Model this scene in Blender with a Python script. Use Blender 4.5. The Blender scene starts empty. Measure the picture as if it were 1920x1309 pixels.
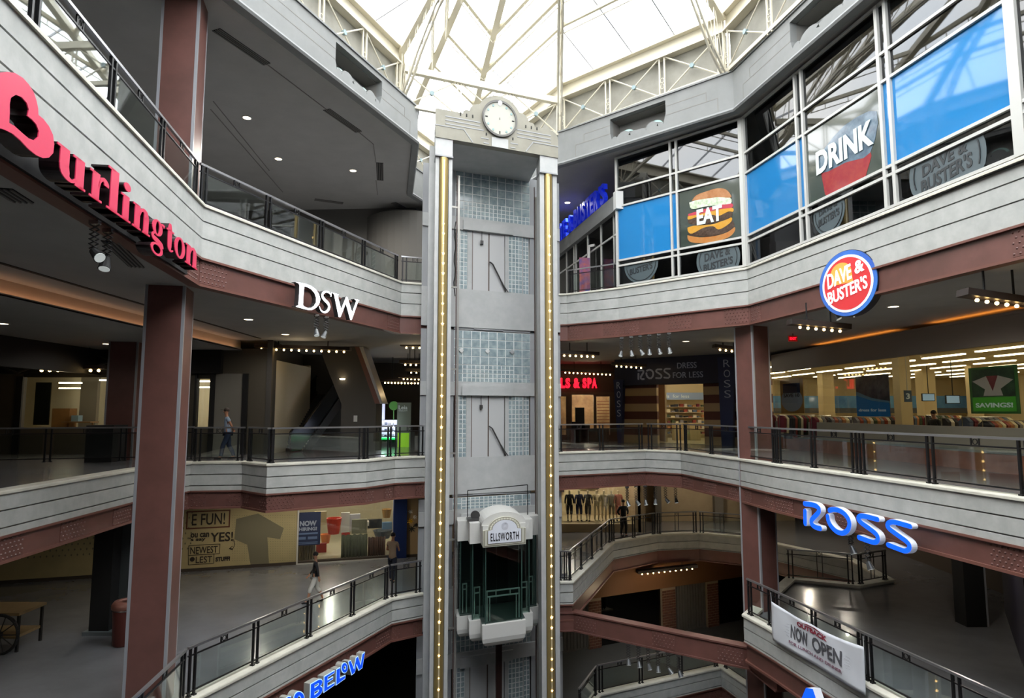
import bpy, bmesh, math, random
from math import sin, cos, pi, radians, sqrt, atan2, hypot
from mathutils import Vector, Matrix, geometry
random.seed(7)
SC = bpy.context.scene
COL = SC.collection
# ---------------------------------------------------------------- camera
F, HOR = 1190.0, 772.0
PITCH = math.atan((HOR - 654.5) / F)
cd = bpy.data.cameras.new('camera'); cam = bpy.data.objects.new('camera', cd); COL.objects.link(cam)
cd.sensor_width = 36.0; cd.lens = 36.0 * F / 1920.0; cd.clip_start = 0.05; cd.clip_end = 400
cam.location = (0, 0, 0); cam.rotation_euler = (pi / 2 + PITCH, 0, 0)
SC.camera = cam
# ---------------------------------------------------------------- exposure, sky
SC.view_settings.view_transform = 'Standard'; SC.view_settings.look = 'None'
SC.view_settings.gamma = 1.0; SC.view_settings.use_curve_mapping = False
SC.view_settings.exposure = 0.33
SKY = 7.6
wd = bpy.data.worlds.new('sky'); SC.world = wd; wd.use_nodes = True
nt = wd.node_tree; nt.nodes.clear()
wo = nt.nodes.new('ShaderNodeOutputWorld'); bg = nt.nodes.new('ShaderNodeBackground')
tc = nt.nodes.new('ShaderNodeTexCoord'); nz = nt.nodes.new('ShaderNodeTexNoise'); rp = nt.nodes.new('ShaderNodeValToRGB')
nz.inputs['Scale'].default_value = 3.0; nz.inputs['Detail'].default_value = 5.0
rp.color_ramp.elements[0].position = .38; rp.color_ramp.elements[0].color = (.86, .92, 1.0, 1)
rp.color_ramp.elements[1].position = .62; rp.color_ramp.elements[1].color = (1.0, 1.0, 1.0, 1)
nt.links.new(tc.outputs['Generated'], nz.inputs['Vector']); nt.links.new(nz.outputs['Fac'], rp.inputs['Fac'])
nt.links.new(rp.outputs['Color'], bg.inputs['Color']); bg.inputs['Strength'].default_value = SKY
nt.links.new(bg.outputs['Background'], wo.inputs['Surface'])
cy = SC.cycles
cy.max_bounces = 8; cy.diffuse_bounces = 5; cy.glossy_bounces = 4; cy.transparent_max_bounces = 24; cy.transmission_bounces = 6
cy.caustics_reflective = False; cy.caustics_refractive = False; cy.sample_clamp_indirect = 6.0

# ---------------------------------------------------------------- materials
def lin(h):
    h = h.lstrip('#'); r = []
    for i in (0, 2, 4):
        c = int(h[i:i + 2], 16) / 255.0
        r.append(c / 12.92 if c <= .04045 else ((c + .055) / 1.055) ** 2.4)
    return (r[0], r[1], r[2], 1.0)
MATS = {}
def mat(name, col, rough=.6, metal=0.0, noise=None, spec=.5, bump=0.0, emit=None, estr=0.0, col2=None, coat=0.0):
    if name in MATS: return MATS[name]
    m = bpy.data.materials.new(name); m.use_nodes = True
    n = m.node_tree.nodes; l = m.node_tree.links; b = n['Principled BSDF']
    c = lin(col) if isinstance(col, str) else col
    b.inputs['Base Color'].default_value = c; b.inputs['Roughness'].default_value = rough
    b.inputs['Metallic'].default_value = metal; b.inputs['Specular IOR Level'].default_value = spec
    b.inputs['Coat Weight'].default_value = coat
    if noise:
        t = n.new('ShaderNodeTexCoord'); x = n.new('ShaderNodeTexNoise'); r = n.new('ShaderNodeValToRGB')
        x.inputs['Scale'].default_value = noise; x.inputs['Detail'].default_value = 6; x.inputs['Roughness'].default_value = .6
        c2 = lin(col2) if col2 else tuple(v * .82 for v in c[:3]) + (1,)
        r.color_ramp.elements[0].position = .35; r.color_ramp.elements[0].color = c2
        r.color_ramp.elements[1].position = .68; r.color_ramp.elements[1].color = c
        l.new(t.outputs['Object'], x.inputs['Vector']); l.new(x.outputs['Fac'], r.inputs['Fac']); l.new(r.outputs['Color'], b.inputs['Base Color'])
        if bump:
            bp = n.new('ShaderNodeBump'); bp.inputs['Strength'].default_value = bump; bp.inputs['Distance'].default_value = .01
            l.new(x.outputs['Fac'], bp.inputs['Height']); l.new(bp.outputs['Normal'], b.inputs['Normal'])
    if emit:
        b.inputs['Emission Color'].default_value = lin(emit) if isinstance(emit, str) else emit
        b.inputs['Emission Strength'].default_value = estr
    MATS[name] = m; return m
def glassmat(name, tint=(1, 1, 1), refl=.9, rough=.02, ior=1.5):
    if name in MATS: return MATS[name]
    m = bpy.data.materials.new(name); m.use_nodes = True
    n = m.node_tree.nodes; l = m.node_tree.links; n.clear()
    o = n.new('ShaderNodeOutputMaterial'); mx = n.new('ShaderNodeMixShader'); tr = n.new('ShaderNodeBsdfTransparent')
    g = n.new('ShaderNodeBsdfGlossy'); lw = n.new('ShaderNodeLayerWeight'); pw = n.new('ShaderNodeMath'); fr = n.new('ShaderNodeMapRange')
    tr.inputs['Color'].default_value = tuple(tint) + (1,); g.inputs['Roughness'].default_value = rough
    g.inputs['Color'].default_value = (refl, refl, refl, 1); f0 = ((ior - 1) / (ior + 1)) ** 2 * 2
    lw.inputs['Blend'].default_value = .5; pw.operation = 'POWER'; pw.inputs[1].default_value = 5.0; fr.inputs['To Min'].default_value = f0; fr.inputs['To Max'].default_value = 1.0
    l.new(lw.outputs['Facing'], pw.inputs[0]); l.new(pw.outputs[0], fr.inputs['Value'])
    l.new(fr.outputs['Result'], mx.inputs['Fac']); l.new(tr.outputs['BSDF'], mx.inputs[1]); l.new(g.outputs['BSDF'], mx.inputs[2])
    l.new(mx.outputs['Shader'], o.inputs['Surface']); MATS[name] = m; return m
def brickmat(name, c1, c2, mortar, scale, bw=.5, rh=.25, rough=.75, msize=.02):
    if name in MATS: return MATS[name]
    m = bpy.data.materials.new(name); m.use_nodes = True
    n = m.node_tree.nodes; l = m.node_tree.links; b = n['Principled BSDF']
    t = n.new('ShaderNodeTexCoord'); k = n.new('ShaderNodeTexBrick')
    k.inputs['Color1'].default_value = lin(c1); k.inputs['Color2'].default_value = lin(c2); k.inputs['Mortar'].default_value = lin(mortar)
    k.inputs['Scale'].default_value = scale; k.inputs['Brick Width'].default_value = bw; k.inputs['Row Height'].default_value = rh
    k.inputs['Mortar Size'].default_value = msize
    mp = n.new('ShaderNodeMapping')
    l.new(t.outputs['Object'], mp.inputs['Vector']); l.new(mp.outputs['Vector'], k.inputs['Vector']); l.new(k.outputs['Color'], b.inputs['Base Color'])
    b.inputs['Roughness'].default_value = rough; MATS[name] = m; m['map'] = 1; return m

M_CONC = mat('pale_concrete', '#b4b5b1', .75, noise=3.0, col2='#a3a5a1', bump=.15)
M_CAP = mat('cream_concrete', '#d3d0c2', .55, noise=2.0)
M_BROWN = mat('brown_steel', '#704a43', .42, noise=1.3, col2='#604039')
M_BROWN2 = mat('brown_lip', '#6f483e', .45)
M_CREAM = mat('cream_steel', '#cbc5b3', .5)
M_CREAM2 = mat('cream_panel', '#918f85', .65, noise=2.5)
M_STRIP = mat('zinc_strip', '#a9abb0', .35, metal=.4)
M_BLACK = mat('black_rail', '#1b1b1d', .38, metal=.3)
M_RAILTOP = mat('rail_top', '#a2a2a4', .3, metal=.8)
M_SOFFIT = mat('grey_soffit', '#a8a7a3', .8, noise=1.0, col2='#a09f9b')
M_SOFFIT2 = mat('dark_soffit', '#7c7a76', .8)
M_WALLG = mat('grey_wall', '#8a887f', .8, noise=1.2)
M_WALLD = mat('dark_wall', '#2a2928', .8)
M_BLK = mat('matt_black', '#0b0b0c', .7)
M_FLOOR = mat('polished_floor', '#75767a', .22, noise=.8, col2='#696a6d', coat=.2)
M_FLOOR2 = mat('dull_floor', '#4a4c4b', .5, noise=.8)
M_RGLASS = glassmat('rail_glass', (.90, .95, .93), .9)
M_SKYGLASS = glassmat('skylight_glass', (.96, .955, .94), .7, ior=1.35)
M_SHOPGLASS = glassmat('shop_glass', (.93, .94, .93), .9, ior=1.4)
M_DARKGLASS = glassmat('dark_glass', (.16, .18, .20), .9, ior=1.5)
M_CABGLASS = glassmat('cab_glass', (.50, .62, .58), .9, ior=1.5)
M_WHITE = mat('white_panel', '#c9cac8', .45)
M_WHITEL = mat('lit_white', '#f4fbff', .4, emit='#f2faff', estr=1.6)
M_REDL = mat('red_face', '#cf3358', .4, emit='#ff2f60', estr=.1)
M_BLUEL = mat('blue_face', '#0b54e8', .35, emit='#0a56ff', estr=.85)
M_BULB = mat('warm_bulb', '#fff1c8', .4, emit='#ffcf80', estr=5.0)
M_DOWN = mat('downlight_glow', '#fff5e0', .4, emit='#ffe9c4', estr=4.0)
M_BRASS = mat('brass', '#a8925e', .36, metal=.6)
M_CHROME = mat('chrome', '#c8c8c8', .2, metal=1.0)

# ---------------------------------------------------------------- geometry helpers
def ray(px, py):
    x = (px - 960) / F; y = (654.5 - py) / F
    return Vector((x, cos(PITCH) - y * sin(PITCH), sin(PITCH) + y * cos(PITCH)))
def Z(px, py, z):
    d = ray(px, py); d = d * (z / d.z); return (d.x, d.y)
def Y(px, py, yy):
    d = ray(px, py); return d * (yy / d.y)
def WALL(px, py, A, B):
    d = ray(px, py); nx, ny = B[1] - A[1], A[0] - B[0]
    return d * ((nx * A[0] + ny * A[1]) / (nx * d.x + ny * d.y))
def worldm(o):
    return (worldm(o.parent) @ o.matrix_basis) if o.parent else o.matrix_basis.copy()
def empty(name, loc=(0, 0, 0), label=None, cat=None, group=None, kind=None, rz=0):
    o = bpy.data.objects.new(name, None); COL.objects.link(o); o.location = loc; o.rotation_euler = (0, 0, rz)
    o.empty_display_size = .1
    tag(o, label, cat, group, kind); return o
def tag(o, label=None, cat=None, group=None, kind=None):
    if label: o['label'] = label
    if cat: o['category'] = cat
    if group: o['group'] = group
    if kind: o['kind'] = kind
    return o
class MB:
    def __init__(s): s.v = []; s.f = []
    def add(s, vs, fs):
        b = len(s.v); s.v += [Vector(v) for v in vs]; s.f += [tuple(b + i for i in f) for f in fs]; return s
    def box(s, x0, y0, z0, x1, y1, z1):
        return s.add([(x0, y0, z0), (x1, y0, z0), (x1, y1, z0), (x0, y1, z0), (x0, y0, z1), (x1, y0, z1), (x1, y1, z1), (x0, y1, z1)],
                     [(0, 3, 2, 1), (4, 5, 6, 7), (0, 1, 5, 4), (1, 2, 6, 5), (2, 3, 7, 6), (3, 0, 4, 7)])
    def fbox(s, O, ax, bx, cx):           # box from a corner and three edge vectors
        O, a, b, c = Vector(O), Vector(ax), Vector(bx), Vector(cx)
        return s.add([O, O + a, O + a + b, O + b, O + c, O + a + c, O + a + b + c, O + b + c],
                     [(0, 3, 2, 1), (4, 5, 6, 7), (0, 1, 5, 4), (1, 2, 6, 5), (2, 3, 7, 6), (3, 0, 4, 7)])
    def bar(s, p, q, w, h=None, up=(0, 0, 1)):
        h = h or w; p, q = Vector(p), Vector(q); d = (q - p)
        if d.length < 1e-6: return s
        d.normalize(); u = Vector(up)
        if abs(d.dot(u)) > .98: u = Vector((1, 0, 0))
        a = d.cross(u).normalized() * w / 2; b = a.cross(d).normalized() * h / 2
        return s.add([p - a - b, p + a - b, p + a + b, p - a + b, q - a - b, q + a - b, q + a + b, q - a + b],
                     [(0, 3, 2, 1), (4, 5, 6, 7), (0, 1, 5, 4), (1, 2, 6, 5), (2, 3, 7, 6), (3, 0, 4, 7)])
    def tube(s, p, q, r, n=8, r2=None, caps=True):
        r2 = r if r2 is None else r2; p, q = Vector(p), Vector(q); d = (q - p).normalized(); u = Vector((0, 0, 1))
        if abs(d.dot(u)) > .98: u = Vector((1, 0, 0))
        a = d.cross(u).normalized(); b = a.cross(d)
        vs = [p + (a * cos(2 * pi * i / n) + b * sin(2 * pi * i / n)) * r for i in range(n)] + [q + (a * cos(2 * pi * i / n) + b * sin(2 * pi * i / n)) * r2 for i in range(n)]
        fs = [(i, (i + 1) % n, n + (i + 1) % n, n + i) for i in range(n)]
        if caps: fs += [tuple(range(n))[::-1], tuple(range(n, 2 * n))]
        return s.add(vs, fs)
    def path(s, pts, r, n=6):
        for a, b in zip(pts[:-1], pts[1:]): s.tube(a, b, r, n)
        return s
    def ball(s, c, r, n=8, m=6, sz=1.0):
        c = Vector(c); vs = [c + Vector((0, 0, r * sz))]
        for j in range(1, m):
            t = pi * j / m
            for i in range(n): vs.append(c + Vector((r * sin(t) * cos(2 * pi * i / n), r * sin(t) * sin(2 * pi * i / n), r * sz * cos(t))))
        vs.append(c - Vector((0, 0, r * sz))); fs = []
        for i in range(n): fs.append((0, 1 + i, 1 + (i + 1) % n))
        for j in range(m - 2):
            for i in range(n): a = 1 + j * n + i; b = 1 + j * n + (i + 1) % n; fs.append((a, a + n, b + n, b))
        L = len(vs) - 1
        for i in range(n): a = 1 + (m - 2) * n + i; b = 1 + (m - 2) * n + (i + 1) % n; fs.append((a, L, b))
        return s.add(vs, fs)
    def lathe(s, c, prof, n=20):
        c = Vector(c); vs = []
        for r, z in prof:
            for i in range(n): vs.append(c + Vector((r * cos(2 * pi * i / n), r * sin(2 * pi * i / n), z)))
        fs = [(j * n + i, j * n + (i + 1) % n, (j + 1) * n + (i + 1) % n, (j + 1) * n + i) for j in range(len(prof) - 1) for i in range(n)]
        return s.add(vs, fs)
    def poly(s, pts, nrm=None, th=0.0, holes=()):       # planar polygon, extruded back by th along -nrm
        loops = [[Vector(p) for p in pts]] + [[Vector(p) for p in h] for h in holes]
        tri = geometry.tessellate_polygon(loops); allp = [p for L in loops for p in L]; n = len(allp)
        if th <= 0: return s.add(allp, [tuple(t) for t in tri])
        o = Vector(nrm).normalized() * th
        vs = allp + [p - o for p in allp]; fs = [tuple(t) for t in tri] + [tuple(n + i for i in t[::-1]) for t in tri]
        b = 0
        for L in loops:
            k = len(L); fs += [(b + i, b + (i + 1) % k, n + b + (i + 1) % k, n + b + i) for i in range(k)]; b += k
        return s.add(vs, fs)
    def build(s, name, m, parent=None, smooth=False, origin=None):
        if parent is not None:
            M = worldm(parent).inverted(); vs = [M @ v for v in s.v]; loc = None
        else:
            if origin is None:
                xs = [v.x for v in s.v]; ys = [v.y for v in s.v]; zs = [v.z for v in s.v]
                origin = Vector(((min(xs) + max(xs)) / 2, (min(ys) + max(ys)) / 2, min(zs)))
            loc = Vector(origin); vs = [v - loc for v in s.v]
        me = bpy.data.meshes.new(name); me.from_pydata(vs, [], s.f); me.update()
        bm = bmesh.new(); bm.from_mesh(me); bmesh.ops.recalc_face_normals(bm, faces=bm.faces); bm.to_mesh(me); bm.free()
        if smooth:
            me.polygons.foreach_set('use_smooth', [True] * len(me.polygons))
        o = bpy.data.objects.new(name, me); COL.objects.link(o)
        if m is not None: me.materials.append(m)
        if parent is not None: o.parent = parent
        else: o.location = loc
        return o
def structure(o): o['kind'] = 'structure'; return o
def offset(pts, d, closed=False):
    n = len(pts); out = []
    for i in range(n):
        p = Vector(pts[i])
        e0 = (p - Vector(pts[i - 1])).normalized() if (i > 0 or closed) else None
        e1 = (Vector(pts[(i + 1) % n]) - p).normalized() if (i < n - 1 or closed) else None
        if e0 is None: e0 = e1
        if e1 is None: e1 = e0
        n0 = Vector((e0.y, -e0.x)); n1 = Vector((e1.y, -e1.x)); m = (n0 + n1)
        m = m / max(.35, m.length_squared / 2)
        out.append((p.x + m.x * d, p.y + m.y * d))
    return out
def sweep(mb, pts, prof, closed=False):
    pts = [tuple(p[:2]) for p in pts]; n = len(pts); k = len(prof)
    for o_, z_ in [(0, 0)]: pass
    cols = [offset(pts, o, closed) for o, z in prof]
    vs = [(cols[j][i][0], cols[j][i][1], prof[j][1]) for i in range(n) for j in range(k)]
    fs = []
    for i in range(n if closed else n - 1):
        a = i * k; b = ((i + 1) % n) * k
        for j in range(k): fs.append((a + j, a + (j + 1) % k, b + (j + 1) % k, b + j))
    if not closed:
        fs.append(tuple(range(k))); fs.append(tuple(range((n - 1) * k, n * k))[::-1])
    mb.add(vs, fs); return mb
# text as mesh: returns local verts/faces filling a box of width w and height h (lower-left at 0,0), thickness th
def textmesh(body, bold=0.0, shear=0.0, th=.02, w=None, h=None, spacing=1.0, bevel=0.0, align='L'):
    c = bpy.data.curves.new('t', 'FONT'); c.body = body; c.size = 1.0; c.extrude = .5; c.offset = bold; c.shear = shear
    c.space_character = spacing; c.resolution_u = 3; c.align_x = 'CENTER' if align == 'C' else 'LEFT'
    o = bpy.data.objects.new('t', c); me = bpy.data.meshes.new_from_object(o)
    vs = [v.co.copy() for v in me.vertices]; fs = [tuple(p.vertices) for p in me.polygons]
    bpy.data.objects.remove(o); bpy.data.meshes.remove(me); bpy.data.curves.remove(c)
    x0 = min(v.x for v in vs); x1 = max(v.x for v in vs); y0 = min(v.y for v in vs); y1 = max(v.y for v in vs)
    if h is None: h = w * (y1 - y0) / (x1 - x0)
    if w is None: w = h * (x1 - x0) / (y1 - y0)
    return [((v.x - x0) / (x1 - x0) * w, (v.y - y0) / (y1 - y0) * h, (v.z + .5) * th) for v in vs], fs, w
class Plane:                      # local frame on a vertical (or any) plane: a along, b up, c outwards
    def __init__(s, O, a, b=(0, 0, 1), c=None):
        s.O = Vector(O); s.a = Vector(a).normalized(); s.b = Vector(b).normalized(); s.c = Vector(c).normalized() if c else s.a.cross(s.b).normalized(); s.n = s.a.cross(s.b).normalized()
    def __call__(s, x, y, z=0): return s.O + s.a * x + s.b * y + s.c * z
    def text(s, mb, body, x, y, z=0, **k):
        al = k.get('align'); vs, fs, w = textmesh(body, **k)
        dx = -w / 2 if al == 'C' else 0
        return mb.add([s(x + v[0] + dx, y + v[1], z + v[2]) for v in vs], fs)
    def box(s, mb, x0, y0, x1, y1, z0, z1): return mb.fbox(s(x0, y0, z0), s.a * (x1 - x0), s.b * (y1 - y0), s.c * (z1 - z0))
    def poly(s, mb, pts, z=0, th=.0, holes=()):
        return mb.poly([s(p[0], p[1], z) for p in pts], s.c, th, [[s(p[0], p[1], z) for p in h] for h in holes])
    def xy(s, P):
        d = Vector(P) - s.O; return d.dot(s.a), d.dot(s.b)
    def px(s, x, y):               # pixel of the photograph -> local coordinates on the plane
        d = ray(x, y); t = s.O.dot(s.n) / d.dot(s.n); return s.xy(d * t)
def wallplane(A, B, z=0):           # c points to the right-hand side of A->B (towards the atrium)
    a = Vector((B[0] - A[0], B[1] - A[1], 0)); return Plane((A[0], A[1], z), a, (0, 0, 1), (a.y, -a.x, 0))
def circle(cx, cy, r, n=32, ry=None, a0=0, a1=2 * pi, end=False):
    return [(cx + r * cos(a0 + (a1 - a0) * i / n), cy + (ry or r) * sin(a0 + (a1 - a0) * i / n)) for i in range(n + (1 if end else 0))]
def copytree(o, parent=None):
    c = o.copy(); COL.objects.link(c)
    if parent is not None: c.parent = parent
    for ch in [x for x in bpy.data.objects if x.parent == o]: copytree(ch, c)
    return c
# ================================================================ plan of the atrium (metres, origin at the eye)
Z4, Z3, Z2, Z1 = 4.72, -1.55, -6.20, -11.20          # tops of the edge caps; the floors lie .12 lower
FL4, FL3, FL2, FL1 = Z4 - .12, Z3 - .12, Z2 - .12, Z1 - .12
P4 = [(-4.4, -1.0), (-7.04, 14.1), (-4.03, 22.8), (-3.05, 23.15), (1.88, 25.2), (2.2, 25.15), (4.05, 23.9), (7.73, 20.5), (11.9, -1.0)]
P3 = [(-9.3, -1.0), (-10.04, 12.65), (-10.3, 17.6), (-9.99, 20.0), (-8.47, 20.2), (-7.33, 19.25), (-4.74, 20.95), (-4.03, 22.15), (-3.05, 22.65),
      (1.8, 24.75), (5.5, 26.4), (6.7, 25.5), (7.6, 21.4), (7.85, 19.4), (8.54, 16.1), (9.3, 11.7), (11.7, -1.0)]
P2a = [(-6.4, -1.0), (-6.0, 6.0), (-6.93, 14.4), (-4.0, 21.9), (-3.05, 22.55)]
P2b = [(1.76, 24.0), (2.24, 24.05), (4.85, 31.1), (7.4, 33.0), (9.6, 33.4), (11.6, 32.3), (14.2, 27.5), (13.9, 24.5), (12.45, 23.8), (10.4, 24.7), (7.12, 20.24),
       (7.4, 19.0), (8.08, 15.4), (11.7, -1.0)]
P2 = P2a + P2b
P1 = [(-6.4, -1.0), (-6.93, 14.4), (-4.0, 21.9), (-3.05, 22.55), (1.76, 24.0), (2.6, 24.4), (3.52, 26.5), (9.2, 29.2), (9.9, 26.5), (8.2, 18.0), (11.7, -1.0)]
P5 = [(-4.4, -1.0), (-6.9, 14.0), (-3.5, 22.67), (-4.6, 28.2), (-2.8, 33.0), (1.86, 24.75), (2.1, 24.6), (7.35, 20.1), (11.6, -1.0)]
OUT = [(34, -1), (34, -9), (34, 52), (-36, 52), (-36, -9), (-36, -1)]

def slab(name, P, z0, z1, m):
    mb = MB(); outer = [(34, -1.0), (34, 52), (-36, 52), (-36, -1.0)]
    ring = [Vector((x, y, z1)) for x, y in P] + [Vector((x, y, z1)) for x, y in outer]
    mb.poly(ring, (0, 0, 1), z1 - z0)
    mb.box(-36, -9, z0, 34, -1.001, z1)
    return structure(mb.build(name, m))
BACKL, BACKR = (-3.2, 23.25), (1.95, 25.45)
S3 = P3[:9] + [BACKL, BACKR] + P3[9:]; S2 = P2a + [BACKL, BACKR] + P2b; S1 = P1[:4] + [BACKL, BACKR] + P1[4:]
slab('floor', offset(P4, -.16), FL4 - .25, FL4, M_FLOOR)
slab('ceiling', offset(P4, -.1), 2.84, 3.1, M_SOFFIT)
slab('floor', offset(S3, -.16), FL3 - .25, FL3, M_FLOOR)
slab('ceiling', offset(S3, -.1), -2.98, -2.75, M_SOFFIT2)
slab('floor', offset(S2, -.16), FL2 - .25, FL2, M_FLOOR)
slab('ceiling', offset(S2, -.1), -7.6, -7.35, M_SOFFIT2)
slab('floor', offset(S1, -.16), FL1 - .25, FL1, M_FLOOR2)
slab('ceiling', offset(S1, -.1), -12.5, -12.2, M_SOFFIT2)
slab('ceiling', offset(P5, -.1), 9.95, 10.2, M_SOFFIT)
structure(MB().box(-36, -9, -16.4, 34, 52, -16.2).build('floor', M_FLOOR2))
# outer shell that keeps the daylight out of the back of the floors
for nm, b in (('wall_left', (-36.3, -9, -16.4, -36, 52, 11)), ('wall_right', (34, -9, -16.4, 34.3, 52, 11)),
              ('wall_back', (-36, 52, -16.4, 34, 52.3, 11)), ('wall_front', (-36, -9.3, -16.4, 34, -9, 11))):
    structure(MB().box(*b).build(nm, M_WALLD))
structure(MB().poly([Vector((x, y, 11.3)) for x, y in offset(P5, -.5)] + [Vector(p) for p in ((34, -1, 11.3), (34, 52, 11.3), (-36, 52, 11.3), (-36, -1, 11.3))], (0, 0, 1), .15).build('roof', M_WALLD))
structure(MB().box(-36, -9, 11.15, 34, -1, 11.3).build('roof', M_WALLD))

def fascia(n, P, zc, panels, zb, beam_z, closed=False):
    # concrete boards with dark joints
    prof = [(-.3, zc - .07), (0, zc - .07)]; z = zc - .07
    for k, h in enumerate(panels):
        z1 = zc - h
        prof += [(0, z1 + .018), (-.07, z1 + .018), (-.07, z1 - .014), (0, z1 - .014)]
    prof += [(0, zb), (-.3, zb)]
    structure(sweep(MB(), P, prof).build('trim_%d' % n, M_CONC))
    structure(sweep(MB(), P, [(-.34, zc), (.035, zc), (.045, zc - .02), (.045, zc - .07), (-.34, zc - .07)]).build('trim_%d' % (n + 1), M_CAP))
    b = structure(sweep(MB(), P, [(-.22, zb), (-.06, zb), (-.06, beam_z + .06), (-.22, beam_z + .06)]).build('trim_%d' % (n + 2), M_BROWN))
    structure(sweep(MB(), P, [(-.26, beam_z + .06), (-.0, beam_z + .06), (-.0, beam_z), (-.26, beam_z)]).build('trim_%d' % (n + 3), M_BROWN2))
    structure(sweep(MB(), P, [(-.1, zb + .0), (.02, zb), (.02, zb - .05), (-.1, zb - .05)]).build('trim_%d' % (n + 4), M_BROWN2))
    return b
for PP in (P4[:4], P4[4:]): fascia(1, PP, Z4, (.40, .80), 3.48, 2.82)
for PP in (P3[:9], P3[9:]): fascia(11, PP, Z3, (.40, .74), -2.44, -3.0)
fascia(21, P2a, Z2, (.40, .76), -7.02, -7.62)
fascia(26, P2b, Z2, (.40, .76), -7.02, -7.62)
for PP in (P1[:4], P1[4:]): fascia(31, PP, Z1, (.40, .76), -12.02, -12.55)
# bare brown beams that carry the recess on the second level from the lift to the big pillar
BM0, BM1, BM2 = (1.75, 24.0), (2.25, 24.05), (7.35, 20.6)
for dz in (0,):
    mb = MB(); sweep(mb, [BM0, BM1, BM2, (7.55, 19.0)], [(-.35, -7.30), (.03, -7.30), (.03, -7.35), (-.02, -7.35), (-.02, -7.93), (.03, -7.93), (.03, -7.98), (-.35, -7.98)])
    structure(mb.build('trim_40', M_BROWN))

def rivets(A, B, s0, s1, z0, z1, parent=None, off=-.06):
    pl = wallplane(A, B); mb = MB()
    pl.box(mb, s0, z0, s1, z1, off, off + .012)
    nx = max(2, int((s1 - s0) / .115)); nz = 5
    for j in range(nz):
        for i in range(nx):
            x = s0 + (i + .5 + (.25 if j % 2 else -.25)) * (s1 - s0) / nx; z = z0 + (j + .5) * (z1 - z0) / nz
            c = pl(x, z, off + .012); r = .026
            vs = [c + pl.a * r * cos(t * pi / 3) + pl.b * r * sin(t * pi / 3) for t in range(6)] + [c + pl.c * .026]
            mb.add(vs, [(t, (t + 1) % 6, 6) for t in range(6)])
    o = mb.build('trim_50', M_BROWN); return structure(o)
def seglen(A, B): return hypot(B[0] - A[0], B[1] - A[1])
for P, zt, zb in ((P4, 3.42, 2.9), (P3, -2.5, -2.95), (P2a, -7.08, -7.57), (P1, -12.1, -12.5)):
    for i in range(len(P) - 1):
        A, B = P[i], P[i + 1]; L = seglen(A, B)
        if L < 1.1 or (P is P1 and i not in (5, 6, 7)) or (P is P4 and i == 3) or (P is P3 and i == 8): continue
        w = min(.85, L * .3)
        if P is P4 and i == 7: rivets(A, B, .03, .6, zb, zt); rivets(A, B, 8.9, 10.0, zb, zt); continue
        if P is P3 and i in (14, 15): rivets(A, B, L - w, L - .03, zb, zt); continue
        if not (L > 11 and i == 0): rivets(A, B, .03, w, zt - (zt - zb), zt)
        else: rivets(A, B, 13.9 - .0 if P is P4 else .1, min(L - .03, 14.7) if P is P4 else .9, zb, zt)
        rivets(A, B, L - w, L - .03, zb, zt)
        if L > 3.8:
            k = int(L / 3.6)
            for j in range(1, k + 1):
                c = L * j / (k + 1)
                if P is P4 and i == 0 and 5 < c: continue
                if P is P4 and i == 1 and abs(c - 4.5) < 1.8: continue
                rivets(A, B, c - .45, c + .45, zb, zt)
for A, B, c in ((BM1, BM2, .5), (BM1, BM2, 3.4), (BM1, BM2, 5.6)): rivets(A, B, c - .4, c + .4, -7.88, -7.4, off=-.02)

# ---------------------------------------------------------------- railings
def railing(A, B, z, label, group, bays=None, h=1.07, inner=False, glass=True, e0=True, e1=True, back=.16):
    A = Vector(A); B = Vector(B); L = (B - A).length
    d = (B - A) / L; nrm = Vector((d.y, -d.x)); A = A - nrm * back; B = B - nrm * back
    root = empty('railing', (A.x, A.y, z), label, 'railing', group); pl = wallplane(A, B)
    n = bays or max(1, round(L / 2.1)); 
    mb = MB(); pl.box(mb, 0, z + h - .05, L, z + h, -.03, .03); mb.build('handrail', M_RAILTOP, root)
    mb = MB(); pl.box(mb, 0, z + h - .215, L, z + h - .185, -.015, .015); pl.box(mb, 0, z + .09, L, z + .12, -.015, .015); mb.build('cross_rail', M_BLACK, root)
    for i in range(n + 1):
        c = L * i / n
        xs = [c - .075, c + .075]
        if i == 0: xs = [.06, .2] if e0 else []
        if i == n: xs = [L - .2, L - .06] if e1 else []
        for x in xs:
            m = MB(); pl.box(m, x - .022, z + .0, x + .022, z + h - .05, -.025, .025); pl.box(m, x - .04, z, x + .04, z + .03, -.05, .05); m.build('post', M_BLACK, root)
    for i in range(n):
        a, b = L * i / n + .2, L * (i + 1) / n - .2
        if b - a < .3: continue
        c = (a + b) / 2; m = MB()
        for s in (-.09, .09): pl.box(m, c + s - .012, z + h - .19, c + s + .012, z + h - .05, -.012, .012)
        k = 12
        for t in range(k):
            q0, q1 = 2 * pi * t / k, 2 * pi * (t + 1) / k
            m.bar(pl(c + .055 * cos(q0), z + h - .12 + .055 * sin(q0)), pl(c + .055 * cos(q1), z + h - .12 + .055 * sin(q1)), .014)
        if inner:
            for s in (-.09, .09): pl.box(m, c + s - .012, z + .1, c + s + .012, z + h - .19, -.012, .012)
        m.build('ring_ornament', M_BLACK, root)
        if glass:
            m = MB(); pl.box(m, a - .05, z + .13, b + .05, z + h - .23, -.006, .006); m.build('glass_panel', M_RGLASS, root)
    return root
LBL = 'black steel railing with glass panels, '
railing(P4[0], P4[1], Z4, 'long black railing with glass panels on the top gallery above the red store letters', None, bays=7, h=1.0)
railing(P4[1], P4[2], Z4, 'black glass railing on the top gallery above the white three-letter sign', None, bays=4, h=1.0)
railing(P4[2], P4[3], Z4, 'short black railing on the top gallery against the lift tower, pillar side', None, bays=1, h=1.0)
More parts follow.
